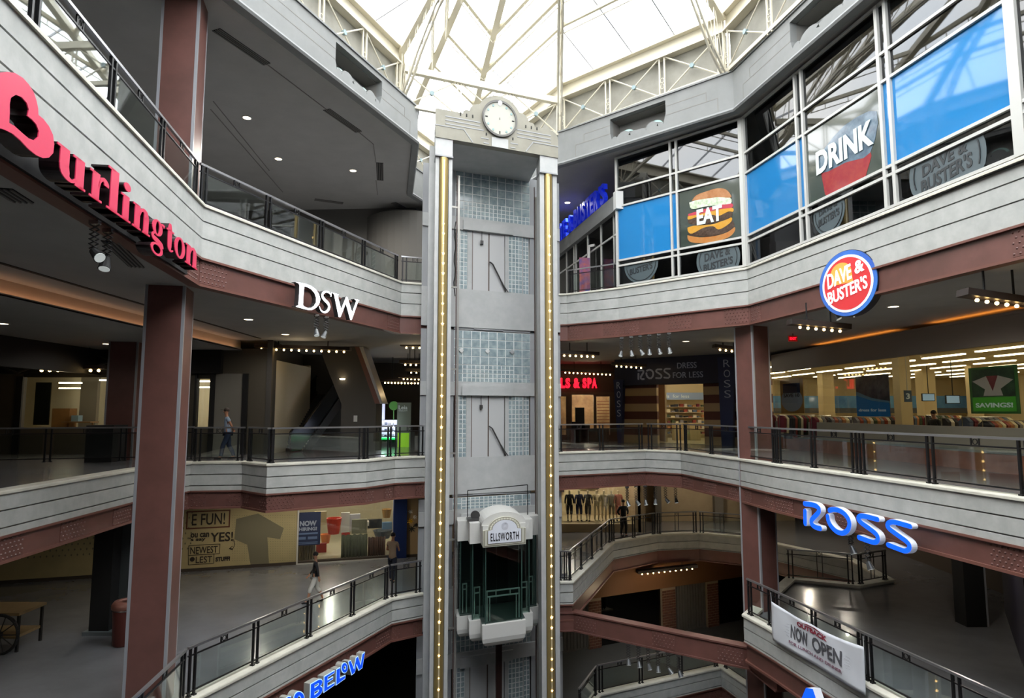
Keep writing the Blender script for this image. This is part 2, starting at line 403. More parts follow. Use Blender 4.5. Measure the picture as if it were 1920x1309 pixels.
railing(P4[5], Vector(P4[6]), Z4, 'short black glass railing on the top gallery between lift tower and blue windows', None, bays=1, h=1.0)
railing((-16.2, 19.0), (-10.4, 20.9), Z3, 'black glass railing before the lit shop window at the far left', None, bays=3)
lab3 = {3: 'under the grey wall panel where the man in light blue walks', 4: 'on the short slanting edge right of the walking man', 5: 'in front of the escalator',
        6: 'in front of the green lit kiosk', 7: 'ending at the left side of the lift tower at kiosk level', 9: 'from the lift tower to the nail salon corner, middle gallery',
        10: 'on the short edge in front of the store entrance with striped walls', 11: 'before the right brown pillar on the middle gallery', 12: 'passing just right of the brown pillar on the middle gallery',
        13: 'in front of the store window with the round SAVE poster', 14: 'in front of the store window with the blue poster', 15: 'in front of the green SAVINGS poster, running out of frame'}
for i, t in lab3.items():
    if i == 8: continue
    railing(P3[i], P3[i + 1], Z3, 'black glass railing ' + t, None)
railing(P2a[1], P2a[2], Z2, 'black glass railing ' + 'at the foot of the left brown pillar, lower gallery', None)
railing(P2a[2], P2a[3], Z2, 'black glass railing ' + 'rising along the lower gallery over the blue sign', None, bays=4)
railing(P2a[3], P2a[4], Z2, 'short black glass railing on the lower gallery beside the lift tower', None, bays=1)
lab2 = {0: 'tiny end piece of black railing right of the lift cab', 1: 'black barred railing climbing back along the recess right of the lift cab', 2: 'black barred railing before the mannequins', 3: 'black barred railing at the middle of the curved recess edge',
        4: 'black barred railing at the right end of the curved recess', 7: 'black barred railing behind the right pillar, small landing', 8: 'black barred railing of the landing below the blue letters'}
for i, t in lab2.items():
    railing(P2b[i], P2b[i + 1], Z2, t + ', lower gallery', None, inner=True, glass=(i in (0, 4)))
railing(P2b[10], P2b[11], Z2, 'black glass railing ' + 'start beside the right brown pillar, lower gallery', None, bays=1)
railing(P2b[11], P2b[12], Z2, 'black glass railing ' + 'that carries the white NOW OPEN banner', None, bays=2)
railing(P2b[12], P2b[13], Z2, 'black glass railing ' + 'to the lower right corner below the dark floor', None, bays=7)
railing(P1[5], P1[6], Z1, 'black glass railing ' + 'on the lowest gallery, short run at the left', None, bays=1)
railing(P1[6], P1[7], Z1, 'black glass railing ' + 'on the lowest gallery under the hanging spotlights', None, bays=3)
railing(P1[7], P1[8], Z1, 'black glass railing ' + 'on the lowest gallery turning back at the right', None, bays=1)

# ---------------------------------------------------------------- pillars
def pillar(c, ang, s, z0, z1, label):
    root = empty('support_pillar', (c[0], c[1], z0), label, 'pillar', kind='thing')
    a = Vector((cos(ang), sin(ang), 0)); b = Vector((-sin(ang), cos(ang), 0)); C0 = Vector((c[0], c[1], z0)); H = Vector((0, 0, z1 - z0)); h = s / 2; ch = .05
    mb = MB()
    pts = [(-h + ch, -h), (h - ch, -h), (h, -h + ch), (h, h - ch), (h - ch, h), (-h + ch, h), (-h, h - ch), (-h, -h + ch)]
    vs = [C0 + a * x + b * y for x, y in pts] + [C0 + a * x + b * y + H for x, y in pts]
    mb.add(vs, [(i, (i + 1) % 8, 8 + (i + 1) % 8, 8 + i) for i in range(8)] + [tuple(range(8)), tuple(range(8, 16))])
    mb.build('cladding', M_BROWN, root)
    for sx, sy in ((1, 1), (1, -1), (-1, 1), (-1, -1)):
        m = MB(); k = .062; p = C0 + a * (sx * (h + .004)) + b * (sy * (h + .004))
        m.poly([p, p - a * sx * k, p - a * sx * k - b * sy * .02, p - a * sx * .02 - b * sy * k, p - b * sy * k], (0, 0, 1), 0)
        n = len(m.v); m.v += [v + H for v in m.v]; m.f = [tuple(f) for f in m.f] + [tuple(n + i for i in f) for f in m.f] + [(i, (i + 1) % n, n + (i + 1) % n, n + i) for i in range(n)]
        m.build('corner_strip', M_STRIP, root)
    return root
LP = Z(348, 540, 2.8); a11 = radians(11)
# nearest corner of the left pillar sits at LP; its body lies up and to the left of it
def from_corner(c, ang, s): return (c[0] - cos(ang) * s / 2 - sin(ang) * s / 2, c[1] - sin(ang) * s / 2 + cos(ang) * s / 2)
PL = from_corner(LP, radians(14), .82)
pillar(PL, radians(14), .82, -16.2, 9.95, 'tall rust brown square pillar with zinc edges at the left, through all galleries')
RP = Z(1420, 612, 2.8)
def near_corner(c, ang, s): return (c[0], c[1] + s / sqrt(2))
PR = near_corner(RP, 0, .78)
pillar(PR, radians(45 - 18), .78, -16.2, 2.84, 'rust brown square pillar beside the large store windows on the right')
pillar((-13.7, 22.6), radians(10), .95, FL3, 2.84, 'dark brown pillar half hidden left of the tall left pillar, by the shop window')
# ================================================================ top fascia, clerestory and glass roof
ZF0, ZF1, ZE = 9.9, 11.25, 13.4
def topfascia(A, B, niche=None, n0=60, ends=(True, True)):
    pl = wallplane(A, B); L = seglen(A, B); th = .22; m = MB()
    if niche:
        a, b = niche; zt = ZF1 - .17; zb = ZF0 + .42
        pl.box(m, 0, ZF0, a, ZF1, -th, 0); pl.box(m, b, ZF0, L, ZF1, -th, 0); pl.box(m, a, zt, b, ZF1, -th, 0)
        pts = [(a, ZF0), (b, ZF0), (b, zb + .26)]; w = b - a                # scalloped lower lip of the opening
        for cx, rr, ry in ((.90, .055, .10), (.76, .11, .26), (.5, .16, .10), (.25, .13, .24), (.08, .05, .10)):
            for t in range(9):
                q = pi * t / 8; pts.append((a + w * cx + w * rr * cos(q), zb - .14 + ry * sin(q) + (.02 if ry > .2 else .06)))
        pts += [(a, zb + .18)]
        pl.poly(m, pts, 0, th)
        structure(m.build('trim_%d' % n0, M_FASC))
        m = MB(); pl.box(m, a - .05, ZF0 + .2, b + .05, ZF1 - .1, -.75, -.7); pl.box(m, a - .05, ZF0 + .2, b + .05, ZF0 + .25, -.7, -th)
        for x in (a - .05, b): pl.box(m, x, ZF0 + .2, x + .05, ZF1 - .1, -.7, -th)
        pl.box(m, a, ZF1 - .2, b, ZF1 - .15, -.7, -th)
        structure(m.build('trim_%d' % (n0 + 1), M_SOFFIT2))
        for cx in (.25, .76):
            m = MB(); c = a + w * cx; pl.poly(m, circle(c, zb - .02, .34, 24, .3), -th - .05, .03)
            o = m.build('glass_disc', mat('teal_disc', '#9fc4bd', .3)); tag(o, 'pale teal disc inside the scalloped recess of the top fascia', 'glass disc', 'teal discs in the fascia recesses')
    else:
        pl.box(m, 0, ZF0, L, ZF1, -th, 0); structure(m.build('trim_%d' % n0, M_FASC))
    # thin incised frame lines
    m = MB(); g = .012
    def line(x0, z0, x1, z1):
        if abs(x1 - x0) > abs(z1 - z0): pl.box(m, x0, z0 - g, x1, z0 + g, -.002, .004)
        else: pl.box(m, x0 - g, z0, x0 + g, z1, -.002, .004)
    if niche:
        a, b = niche
        if a > 1.2:
            line(.55, ZF0 + .62, a, ZF0 + .62); line(.55, ZF0 + .05, .55, ZF0 + .62); line(.95, ZF0 + .95, a, ZF0 + .95); line(.95, ZF0 + .62, .95, ZF0 + .95)
        if L - b > 1.2:
            line(b, ZF0 + .62, L - .55, ZF0 + .62); line(L - .55, ZF0 + .05, L - .55, ZF0 + .62); line(b, ZF0 + .95, L - .95, ZF0 + .95); line(L - .95, ZF0 + .62, L - .95, ZF0 + .95)
    if m.v: structure(m.build('trim_%d' % (n0 + 2), M_SOFFIT2))
M_FASC = mat('pale_fascia', '#7f8180', .6, noise=1.5, col2='#777978')
topfascia(P5[0], P5[1], (10.0, 13.2), 60)
topfascia(P5[1], P5[2], (4.4, 6.9), 64)
topfascia(P5[2], P5[3], None, 68); topfascia(P5[3], P5[4], None, 70); topfascia(P5[4], P5[5], None, 72); topfascia(P5[5], P5[6], None, 74)
topfascia(P5[6], P5[7], (2.15, 4.45), 76)
topfascia(P5[7], P5[8], (3.0, 6.2), 80)
structure(sweep(MB(), P5, [(-.26, ZF1), (.05, ZF1), (.05, ZF1 + .06), (-.26, ZF1 + .06)]).build('trim_84', M_FASC))
structure(sweep(MB(), P5, [(-.2, ZF0 + .06), (.04, ZF0 + .1), (.07, ZF0 + .03), (.03, ZF0 - .03), (-.2, ZF0 - .05)]).build('trim_85', M_FASC))
EV = [(-4.8, -1.4), (-7.4, 14.0), (-4.1, 22.3), (-4.9, 28.3), (-2.8, 33.2), (1.95, 24.95), (7.15, 20.35), (11.9, -1.4)]
AP = Vector((1.3, 14.0, 16.2))
WS = [0, 1, 2, 3, 4, 5, 6, 7]
def ev(i): return Vector((EV[i][0], EV[i][1], ZE))
for i in range(7):                                    # clerestory panels behind the trusses
    A, B = EV[i], EV[i + 1]; pl = wallplane(A, B); L = seglen(A, B)
    m = MB(); pl.box(m, 0, ZF1 - .1, L, ZE - .05, -.35, -.25); structure(m.build('wall_back', M_CREAM2))
    m = MB(); pl.box(m, 0, ZE - .62, L, ZE - .56, -.25, .06); pl.box(m, 0, ZE - .06, L, ZE, -.25, .1); pl.box(m, 0, ZE - .56, L, ZE - .06, -.25, -.1)
    pl.box(m, 0, ZF1 + .05, L, ZF1 + .18, -.2, 0)
    structure(m.build('trim_%d' % (86 + i), M_CREAM))
    nb = {0: 7, 1: 4, 2: 3, 3: 2, 4: 3, 5: 3, 6: 9}[i]
    root = empty('wall_truss', pl(L / 2, ZF1, 0), 'cream steel wall truss of crossed rods, ' + ['above the red store letters', 'left of the lift clock', 'behind the clock, left bay side', 'far back behind the clock', 'far back right behind the clock', 'between the lift tower and the right corner', 'above the blue window wall'][i], 'truss', kind='thing')
    for k in range(nb + 1):
        c = min(max(L * k / nb, .12), L - .12); mm = MB()
        for s in (-.1, .1): pl.box(mm, c + s - .025, ZF1, c + s + .025, ZE - .6, -.06, -.01)
        for zz in (ZF1 + .45, ZF1 + .68):
            for t in range(10):
                q0, q1 = 2 * pi * t / 10, 2 * pi * (t + 1) / 10
                mm.bar(pl(c + .07 * cos(q0), zz + .09 * sin(q0), -.03), pl(c + .07 * cos(q1), zz + .09 * sin(q1), -.03), .02)
        mm.build('post', M_CREAM, root)
    for k in range(nb):
        a, b = L * k / nb + .12, L * (k + 1) / nb - .12; z0, z1 = ZF1 + .1, ZE - .62; mm = MB()
        mm.tube(pl(a, z0, -.02), pl(b, z1, -.02), .028, 6); mm.tube(pl(a, z1, -.05), pl(b, z0, -.05), .028, 6); mm.build('cross_rod', M_CREAM, root)
        mm = MB(); mm.tube(pl((a + b) / 2, (z0 + z1) / 2, -.08), pl((a + b) / 2, (z0 + z1) / 2, .02), .085, 12); mm.build('hub_plate', mat('blue_grey_plate', '#7f9499', .4), root)
# glass and rafters
N8 = len(EV)
for i in range(7):
    m = MB(); a, b = ev(i), ev(i + 1); m.add([a, b, AP], [(0, 1, 2)]); structure(m.build('window_%d' % (i + 1), M_SKYGLASS))
m = MB(); m.add([ev(7), ev(0), AP], [(0, 1, 2)]); structure(m.build('window_9', M_SKYGLASS))
RB = ['left end rib over the near gallery', 'left curved rib above the red letters', 'curved rib at the left of the lift clock', 'thin rib behind the left curved rib', 'rising behind the clock into the frame top',
      'straight rib over the right end of the lift tower', 'curved rib at the corner above the blue window wall', 'right end rib over the near gallery']
for i in range(8):
    e = ev(i); d = AP - e; Lr = d.length; dn = d.normalized()
    root = empty('roof_rib', e, 'cream steel roof rib, ' + RB[i], 'roof rib', kind='thing')
    m = MB(); m.bar(e - Vector((0, 0, .12)), AP - Vector((0, 0, .12)), .24, .26); m.build('top_chord', M_CREAM, root)
    if i in (1, 2, 5, 6):
        s = 1.25; inw = Vector((dn.x, dn.y, 0)).normalized(); low = []
        low = [e + Vector((0, 0, -2.1)), e + inw * .9 + Vector((0, 0, -1.6)), e + inw * 1.6 + Vector((0, 0, -.95))]
        for t in (.3, .5, .75, .97): low.append(e + d * t - Vector((0, 0, .85)))
        m = MB()
        for q in (-.07, .07):
            o = inw.cross(Vector((0, 0, 1))) * q
            for p0, p1 in zip(low[:-1], low[1:]): m.bar(p0 + o, p1 + o, .06, .1)
        m.build('bottom_chord', M_CREAM, root)
        m = MB(); k = 14
        def lowat(t):
            acc = [0]
            for p0, p1 in zip(low[:-1], low[1:]): acc.append(acc[-1] + (p1 - p0).length)
            x = t * acc[-1]
            for j in range(len(acc) - 1):
                if x <= acc[j + 1] + 1e-6: return low[j].lerp(low[j + 1], (x - acc[j]) / (acc[j + 1] - acc[j]))
        for j in range(k + 1):
            p0 = lowat(j / k); p1 = e + d * min(.98, (j / k) * .97 + .01) - Vector((0, 0, .15)); m.tube(p0, p1, .02, 5)
            if j < k: p2 = e + d * (((j + 1) / k) * .97) - Vector((0, 0, .15)); m.tube(p0, p2, .014, 5)
        m.build('web', M_CREAM, root)
for t, w in ((.27, .11), (.385, .13), (.5, .13), (.74, .11)):            # rings of purlins
    for i in range(7):
        a, b = ev(i), ev(i + 1); p, q = a.lerp(AP, t) - Vector((0, 0, .1)), b.lerp(AP, t) - Vector((0, 0, .1))
        m = MB(); m.bar(p, q, w, w * 1.2); m.tube(p - Vector((0, 0, .32)), q - Vector((0, 0, .32)), .022, 6)
        for s in (.2, .5, .8): m.tube(p.lerp(q, s), p.lerp(q, s) - Vector((0, 0, .32)), .02, 5)
        structure(m.build('trim_95', M_CREAM))
for i in range(7):                                     # slender glazing bars running up each facet
    a, b = ev(i), ev(i + 1); L = (b - a).length; k = max(2, round(L / 1.75)); m = MB()
    inn = (AP - (a + b) / 2); perp = inn - (b - a).normalized() * inn.dot((b - a).normalized())
    for j in range(1, k):
        p = a.lerp(b, j / k); s = (p - a).dot((b - a).normalized())
        pr = (AP - a).dot((b - a).normalized())
        f = (s / pr) if s < pr else ((L - s) / (L - pr)); f = max(0, min(1, f))
        m.bar(p, p + perp * f, .045, .09)
    structure(m.build('trim_96', M_STRIP))
# tie truss that crosses behind the clock
TA, TB = (-4.0, 22.35), (1.95, 24.85); pl = wallplane(TA, TB); L = seglen(TA, TB)
root = empty('tie_truss', pl(L / 2, ZF1, 0), 'cream steel tie truss crossing behind the lift clock', 'truss', kind='thing')
m = MB(); pl.box(m, 0, 12.5, L, 12.75, -.1, .1); m.build('top_chord', M_CREAM, root)
m = MB(); pl.box(m, 0, ZF1 - .1, L, ZF1 + .05, -.08, .08); m.build('bottom_chord', M_CREAM, root)
for k in range(3):
    a, b = L * k / 3 + .15, L * (k + 1) / 3 - .15; mm = MB()
    mm.tube(pl(a, 11.3, 0), pl(b, 12.5, 0), .03, 6); mm.tube(pl(a, 12.5, -.03), pl(b, 11.3, -.03), .03, 6)
    for s in (a - .08, b + .08): pl.box(mm, s - .025, 11.3, s + .025, 12.5, -.03, .03)
    mm.build('cross_rod', M_CREAM, root)
    mm = MB(); mm.tube(pl((a + b) / 2, 11.9, -.06), pl((a + b) / 2, 11.9, .04), .09, 12); mm.build('hub_plate', MATS['blue_grey_plate'], root)

# ================================================================ lift tower
EA = radians(23.0); EU = Vector((cos(EA), sin(EA), 0)); EN = Vector((sin(radians(9)), -cos(radians(9)), 0))
EO = Vector((-3.05, 23.12, 0)); EP = Plane(EO, EU, (0, 0, 1), EN)       # EP(s, z, v): v towards the viewer
def at_v(v): return Plane(EO + EN * v, EU, (0, 0, 1), EN)
V = 2.65; FR = at_v(V)
sx = lambda px, v=V, py=772: at_v(v).px(px, py)[0]
L0, L1_, R0, R1 = sx(811), sx(844), sx(1014), sx(1047)
tower = empty('lift_tower', EP(1.6, -16.2, 1.3), 'pale concrete lift tower with a scalloped clock header, standing in the middle of the atrium', 'lift tower')
M_TW = mat('tower_concrete', '#b3b4b3', .6, noise=2.5, col2='#a8aaa9')
M_TWG = mat('tower_grey', '#96989a', .6)
for a, b, nm in ((L0, L1_, 'l'), (R0, R1, 'r')):
    m = MB(); c = (a + b) / 2; w = (b - a) / 2; r = .15
    # front with a recess for the tube
    EP.box(m, a, -16.2, c - r - .02, 8.56, V - .5, V); EP.box(m, c + r + .02, -16.2, b, 8.56, V - .5, V); EP.box(m, a, -16.2, b, 8.56, V - .55, V - .12)
    m.build('column', M_TW, tower)
    m = MB(); EP.box(m, a - .02 if nm == 'l' else a, 8.56, b if nm == 'l' else b + .02, 9.16, V - .6, V + .06); m.build('capital', M_TW, tower)
    m = MB(); EP.box(m, a - .02, 8.52, b + .02, 8.57, V - .6, V + .1); m.build('capital_band', M_TWG, tower)  # projecting grey band under the capital
    o = -1 if nm == 'l' else 1
    x = a if nm == 'l' else b
    if nm == 'l': m = MB(); EP.box(m, a - .2, -16.2, a, 9.1, V - .9, V - .55); m.build('rear_pilaster', M_TW, tower)
    m = MB(); EP.box(m, min(x, x + .1 * -o), -16.2, max(x, x + .1 * -o), 9.16, V - .95, V - .55); m.build('side_wall', M_TW, tower)
    m = MB()
    for q in (V - .85,): EP.box(m, x - (.03 if o < 0 else -.0), -16.2, x + (.0 if o < 0 else .03), 9.1, q, q + .09)
    m.build('side_reveal', M_TWG, tower)
# clock header
HC = FR.px(937, 224); VH = V + .1; HP = at_v(VH)
hl, hr = L0 - .02, R1 + .04; zb = 9.16; zc = HC[1]
def hz(px, py): return HP.px(px, py)
cx = HP.px(937, 226)[0]; cz = HP.px(937, 224)[1]
zt = HP.px(820, 203)[1]
R1c, R2c, R3c = .92, 1.3, 1.75
top = [(hr, zb), (hr, zt - .33)]
for t in range(5): q = pi / 2 * t / 4; top.append((hr - .33 + .33 * cos(q), zt - .33 + .33 * sin(q)))
def arc(x0, x1, z0, cxx, r, n=6):
    pass
prof = []
steps = [(1.30, zt), (1.22, zt + .13), (.98, zt + .24), (.92, zt + .34)]
top += [(cx + 1.36, zt), (cx + 1.34, zt + .08), (cx + 1.26, zt + .14), (cx + 1.12, zt + .14), (cx + 1.09, zt + .24), (cx + 1.0, zt + .36), (cx + .86, zt + .42)]
for t in range(11):
    q = radians(28) + (pi - 2 * radians(28)) * t / 10; top.append((cx + .86 * cos(q), cz + .0 + .86 * sin(q) + .0))
top += [(cx - .86, zt + .42), (cx - 1.0, zt + .36), (cx - 1.09, zt + .24), (cx - 1.12, zt + .14), (cx - 1.26, zt + .14), (cx - 1.34, zt + .08), (cx - 1.36, zt)]
top += [(hl + .03, zt), (hl, zt - .03), (hl, zb)]
m = MB(); EP.poly(m, top, VH, .3); m.build('header', M_CREAMW := mat('cream_header', '#8e8b7e', .6, noise=2.0), tower)
m = MB(); EP.box(m, L1_ - .1, zb, R0 + .1, zt - .35, .0, VH - 1.05); EP.box(m, hl, zb, hr, zt - .3, VH - 1.05, VH - .3); m.build('shaft_roof', M_TW, tower)
m = MB(); g = .018
for k in range(3):
    z = zt - .22 - .13 * k
    EP.box(m, hl + .34, z - g, cx - .72 + (-.02 if k == 1 else 0.06 * k), z + g, VH, VH + .012); EP.box(m, cx + .66 - .0 * k, z - g, hr - .3, z + g, VH, VH + .012)
zz = zb + .42
for a, b in (((hl, zz), (hl + 1.0, zz)), ((hl + 1.0, zz), (hl + 1.32, zz - .4)), ((hr, zz), (hr - 1.0, zz)), ((hr - 1.0, zz), (hr - 1.3, zz - .4))):
    m.bar(EP(a[0], a[1], VH), EP(b[0], b[1], VH), .03, .03)
for s in (-1, 1):
    EP.box(m, cx + s * .55 - .14, zb + .24 - g, cx + s * .55 + .14, zb + .24 + g, VH, VH + .012); EP.box(m, cx + s * .5 - .1, zb + .08 - g, cx + s * .5 + .1, zb + .08 + g, VH, VH + .012)
m.build('incised_line', M_TWG, tower)
m = MB()
for s in (-1, 1):
    for k in range(3): EP.box(m, cx + s * (1.0 + .22 * k) - .02, zt - .1, cx + s * (1.0 + .22 * k) + .02, zt, VH - .01, VH + .02)
    EP.box(m, cx + s * .5 - .02, zb + .36, cx + s * .5 + .02, zb + .45, VH - .01, VH + .02)
m.build('slot', M_BLK, tower)
m = MB(); EP.box(m, cx - .3, zb - .0, cx + .32, zb + .34, VH - .01, VH + .02); m.build('key_block', M_TW, tower)
clock = empty('clock', EP(cx, cz - .6, VH + .05), 'round cream clock face without hands on the lift tower header', 'clock')
m = MB(); EP.poly(m, circle(cx, cz, .66, 48), VH + .10, .09, holes=[circle(cx, cz, .59, 48)]); m.build('bezel', mat('clock_ring', '#5a5955', .5), clock)
m = MB(); EP.poly(m, circle(cx, cz, .6, 48), VH + .05, .05); m.build('dial', mat('clock_dial', '#a9a99f', .5), clock)
for k in range(12):
    q = pi / 2 - 2 * pi * k / 12; x, z = cx + .5 * cos(q), cz + .5 * sin(q); m = MB()
    if k % 3 == 0:
        if k == 0: EP.poly(m, circle(x, z + .06, .07, 10), VH + .12, .08); m.build('lit_marker', M_WHITEL, clock); continue
        EP.box(m, x - (.018 if k == 6 else .045), z - (.045 if k == 6 else .018), x + (.018 if k == 6 else .045), z + (.045 if k == 6 else .018), VH + .05, VH + .065); m.build('hour_mark', M_BLK, clock)
    else: EP.poly(m, circle(x, z, .04, 12), VH + .065, .02); m.build('hour_mark', mat('hour_teal', '#7d9c9c', .4), clock)
m = MB(); EP.box(m, cx - .006, cz - .04, cx + .006, cz + .04, VH + .05, VH + .07); m.build('pin', M_BLK, clock)

# back wall: one period per floor
M_GB = mat('glass_block', '#a3b1b4', .12, noise=5.0, col2='#78898e', spec=.8)
M_MORT = mat('block_joint', '#dde0de', .5)
S0, S1 = sx(850, 0), sx(994, 0); SE0, SE1 = -.3, 5.4
d0, d1, dm = sx(884.5, 0), sx(945, 0), sx(915.5, 0); gl0, gl1 = sx(853, 0), sx(874.5, 0); gr0, gr1 = sx(953, 0), sx(979.5, 0); gs0, gs1 = sx(981, 0), sx(992, 0)
def blocks(x0, x1, z0, z1, nx, nz, name='glass_block_panel', par=None, v=.0, small=None):
    m = MB(); EP.box(m, x0, z0, x1, z1, v, v + .02); m.build('block_joint_sheet', M_MORT, par)
    m = MB(); w = (x1 - x0) / nx; h = (z1 - z0) / nz; g = .017
    for i in range(nx):
        for j in range(nz):
            a, b = x0 + i * w, z0 + j * h
            if small and small(i, j):
                for p in (0, 1):
                    for q in (0, 1): EP.box(m, a + p * w / 2 + g, b + q * h / 2 + g, a + (p + 1) * w / 2 - g, b + (q + 1) * h / 2 - g, v + .02, v + .035)
            else: EP.box(m, a + g, b + g, a + w - g, b + h - g, v + .02, v + .035)
    m.build(name, M_GB, par)
PER = FL4 - FL3
for k, zf in enumerate((FL4, FL3, FL2, FL1)):
    up = (10.0 if k == 0 else (FL4, FL3, FL2)[k - 1])
    par = tower
    m = MB(); dh = 2.27
    if k == 1: z_sp = up - 1.5
    low = zf - (1.45 if k < 1 else 1.33)                      # spandrel under this landing
    EP.box(m, SE0, low, SE1, zf, -.35, .06); m.build('spandrel', M_TW, par)
    m = MB(); EP.box(m, S0, low - .09, S1, low, -.3, .0); EP.box(m, dm - .6, low - .06, dm + .6, low - .02, .0, .05); m.build('ledge', M_TWG, par)
    top_open = 9.3 if k == 0 else up - (1.45 if k == 1 else 1.33)
    EP.box(mm := MB(), SE0, zf + dh, SE1, zf + dh + .5, -.35, .1); mm.build('transom', M_TW, par)
    mm = MB(); EP.box(mm, d0 - .4, zf + dh, d1 + .35, zf + dh + .36, .1, .2); mm.build('door_head', M_TW, par)
    # glass block field above the transom
    zb_, zt_ = zf + dh + .5, top_open - (.12 if k else 0)
    nx = 9; nz = max(2, round((zt_ - zb_) / .33))
    blocks(S0, S1, zb_, zt_, nx, nz, par=par, small=(lambda i, j: (j == 0 and i > 0) or (j == 1 and 0 < i < 7)))
    for xa, xb in ((SE0, S0), (S1, SE1)):
        mm = MB(); EP.box(mm, xa, zf, xb, zt_, -.3, .03); mm.build('jamb_pier', M_TWG, par)
    # door surround and side panels
    for a, b in ((gl1, d0 - .03), (d1 + .03, gr0), (gr1, gs0)):
        mm = MB(); EP.box(mm, a, zf, b, zf + dh, -.1, .06); mm.build('pilaster', M_TW, par)
    nz = 13
    blocks(gl0, gl1, zf, zf + dh, 3, nz, par=par); blocks(gr0, gr1, zf, zf + dh, 4, nz, par=par); blocks(gs0, gs1, zf, zf + dh, 2, nz, par=par, v=-.05)
    dr = empty('door_%d' % (k + 1), EP(dm, zf, 0), kind='structure')
    for a, b in ((d0, dm - .025), (dm + .025, d1)):
        mm = MB(); EP.box(mm, a, zf, b, zf + dh, -.04, .03); mm.build('door_leaf', mat('lift_door', '#b5b6b6', .4), dr)
    mm = MB(); EP.box(mm, dm - .03, zf, dm + .03, zf + dh, -.06, .0); EP.box(mm, d0 - .03, zf, d0, zf + dh, -.05, .05); mm.build('gap', mat('bronze_gap', '#5a4a42', .5), dr)
    if k < 2:
        ar = empty('door_closer', EP(dm + .3, zf + 1.1, .05), 'dark steel closer arm and hanging rod on the lift doors, ' + ('upper landing' if k == 0 else 'middle landing'), 'door mechanism', 'closer arms on the lift doors')
        mm = MB(); mm.path([EP(dm + .02, zf + 1.13, .1), EP(dm + .14, zf + 1.05, .14), EP(dm + .42, zf + .55, .14), EP(dm + .7, zf + .02, .1)], .028, 6); mm.build('arm', M_DK := mat('dark_metal', '#4b4a4a', .4, metal=.6), ar)
        mm = MB(); mm.path([EP(dm + .52, zf + .42, .1), EP(dm + .62, zf + .25, .08), EP(dm + .8, zf + .01, .08)], .014, 6); mm.build('strut', M_DK, ar)
        mm = MB(); mm.tube(EP(dm - .3, zf + dh + .1, .12), EP(dm - .3, zf + dh - .35, .12), .012, 6); mm.build('rod', M_DK, ar)
        mm = MB(); EP.box(mm, dm - .36, zf + dh - .48, dm - .24, zf + dh - .35, .06, .16); mm.build('hook', M_DK, ar)
# small square lamps on the block field of the middle level
for i, px_ in enumerate((865, 914, 960)):
    x, z = at_v(.04).px(px_, 657 + i * 1.5); q = .1
    m = MB(); EP.poly(m, [(x - q, z), (x, z - q), (x + q, z), (x, z + q)], .09, .05)
    tag(m.build('diamond_plate', M_WHITE if i < 2 else M_TWG), 'small diamond-shaped plate on the glass blocks, %s of a row of three' % ('leftmost', 'middle', 'rightmost, greyer')[i], 'plate', 'diamond plates on the glass blocks')
# guide rails and their brackets
for px_, lab in ((857, 'left'), (1006, 'right')):
    s = sx(px_, 1.0); g_ = empty('guide_rail', EP(s, -16, 1.0), 'tall steel lift guide rail with wall brackets, %s side of the shaft' % lab, 'guide rail', 'lift guide rails')
    m = MB(); EP.box(m, s - .035, -16, s + .035, 8.6 if lab == 'left' else 8.2, .96, 1.06); m.build('rail', mat('rail_steel', '#a9a6a0', .3, metal=.5), g_)
    m = MB(); EP.box(m, s - .09 if lab == 'left' else s - .075, -16, s - .05 if lab == 'left' else s - .045, 8.6, .98, 1.03); m.build('dark_rail', mat('rail_rust', '#55423c', .5), g_)
    z = 7.4
    while z > -11:
        x1 = s - .35 if lab == 'left' else s + .35
        m = MB(); EP.box(m, min(s, x1), z - .03, max(s, x1), z + .03, .98, 1.04); m.build('bracket', MATS['rail_steel'], g_); z -= 2.95
m = MB(); pts = [EP(sx(850, .9), 6.9 - .25 * i, .9 + .03 * sin(i * 2.1)) + EU * .03 * cos(i * 1.7) for i in range(12)]; m.path(pts, .018, 5)
tag(m.build('cable', M_BLK), 'crumpled black cable hanging beside the left guide rail near the top', 'cable')
# gold tubes with star bulbs
def star(c, r, d=.02):
    pts = []
    for i in range(10):
        q = pi / 2 + pi * i / 5; rr = r if i % 2 == 0 else r * .42; pts.append((c[0] + rr * cos(q), c[1] + rr * sin(q)))
    return pts
for a, b, lab, top_z in ((L0, L1_, 'left', 8.5), (R0, R1, 'right', 8.5)):
    c = (a + b) / 2; t = empty('light_tube', EP(c, -16.2, V), 'tall gold tube studded with small star bulbs, %s front column of the lift tower' % lab, 'light tube')
    m = MB(); n = 14; r = .155
    vs = []
    for z in (-16.2, top_z): vs += [EP(c - r * cos(pi * i / n), z, V - .03 + r * sin(pi * i / n)) for i in range(n + 1)]
    m.add(vs, [(i, i + 1, n + 2 + i, n + 1 + i) for i in range(n)]); m.build('tube', M_BRASS, t, smooth=True)
    m = MB(); EP.box(m, c - .02, -16.2, c + .02, 8.4, V + .118, V + .128); m.build('light_strip', mat('pale_strip', '#e6d9b4', .3, metal=.3), t)
    z = 6.2
    while z > -12.4:
        m = MB(); EP.poly(m, star((c, z), (.056, .05, .04, .026)[random.randrange(4)]), V + .15, .02); m.build('bulb', M_BULB, t); z -= .335

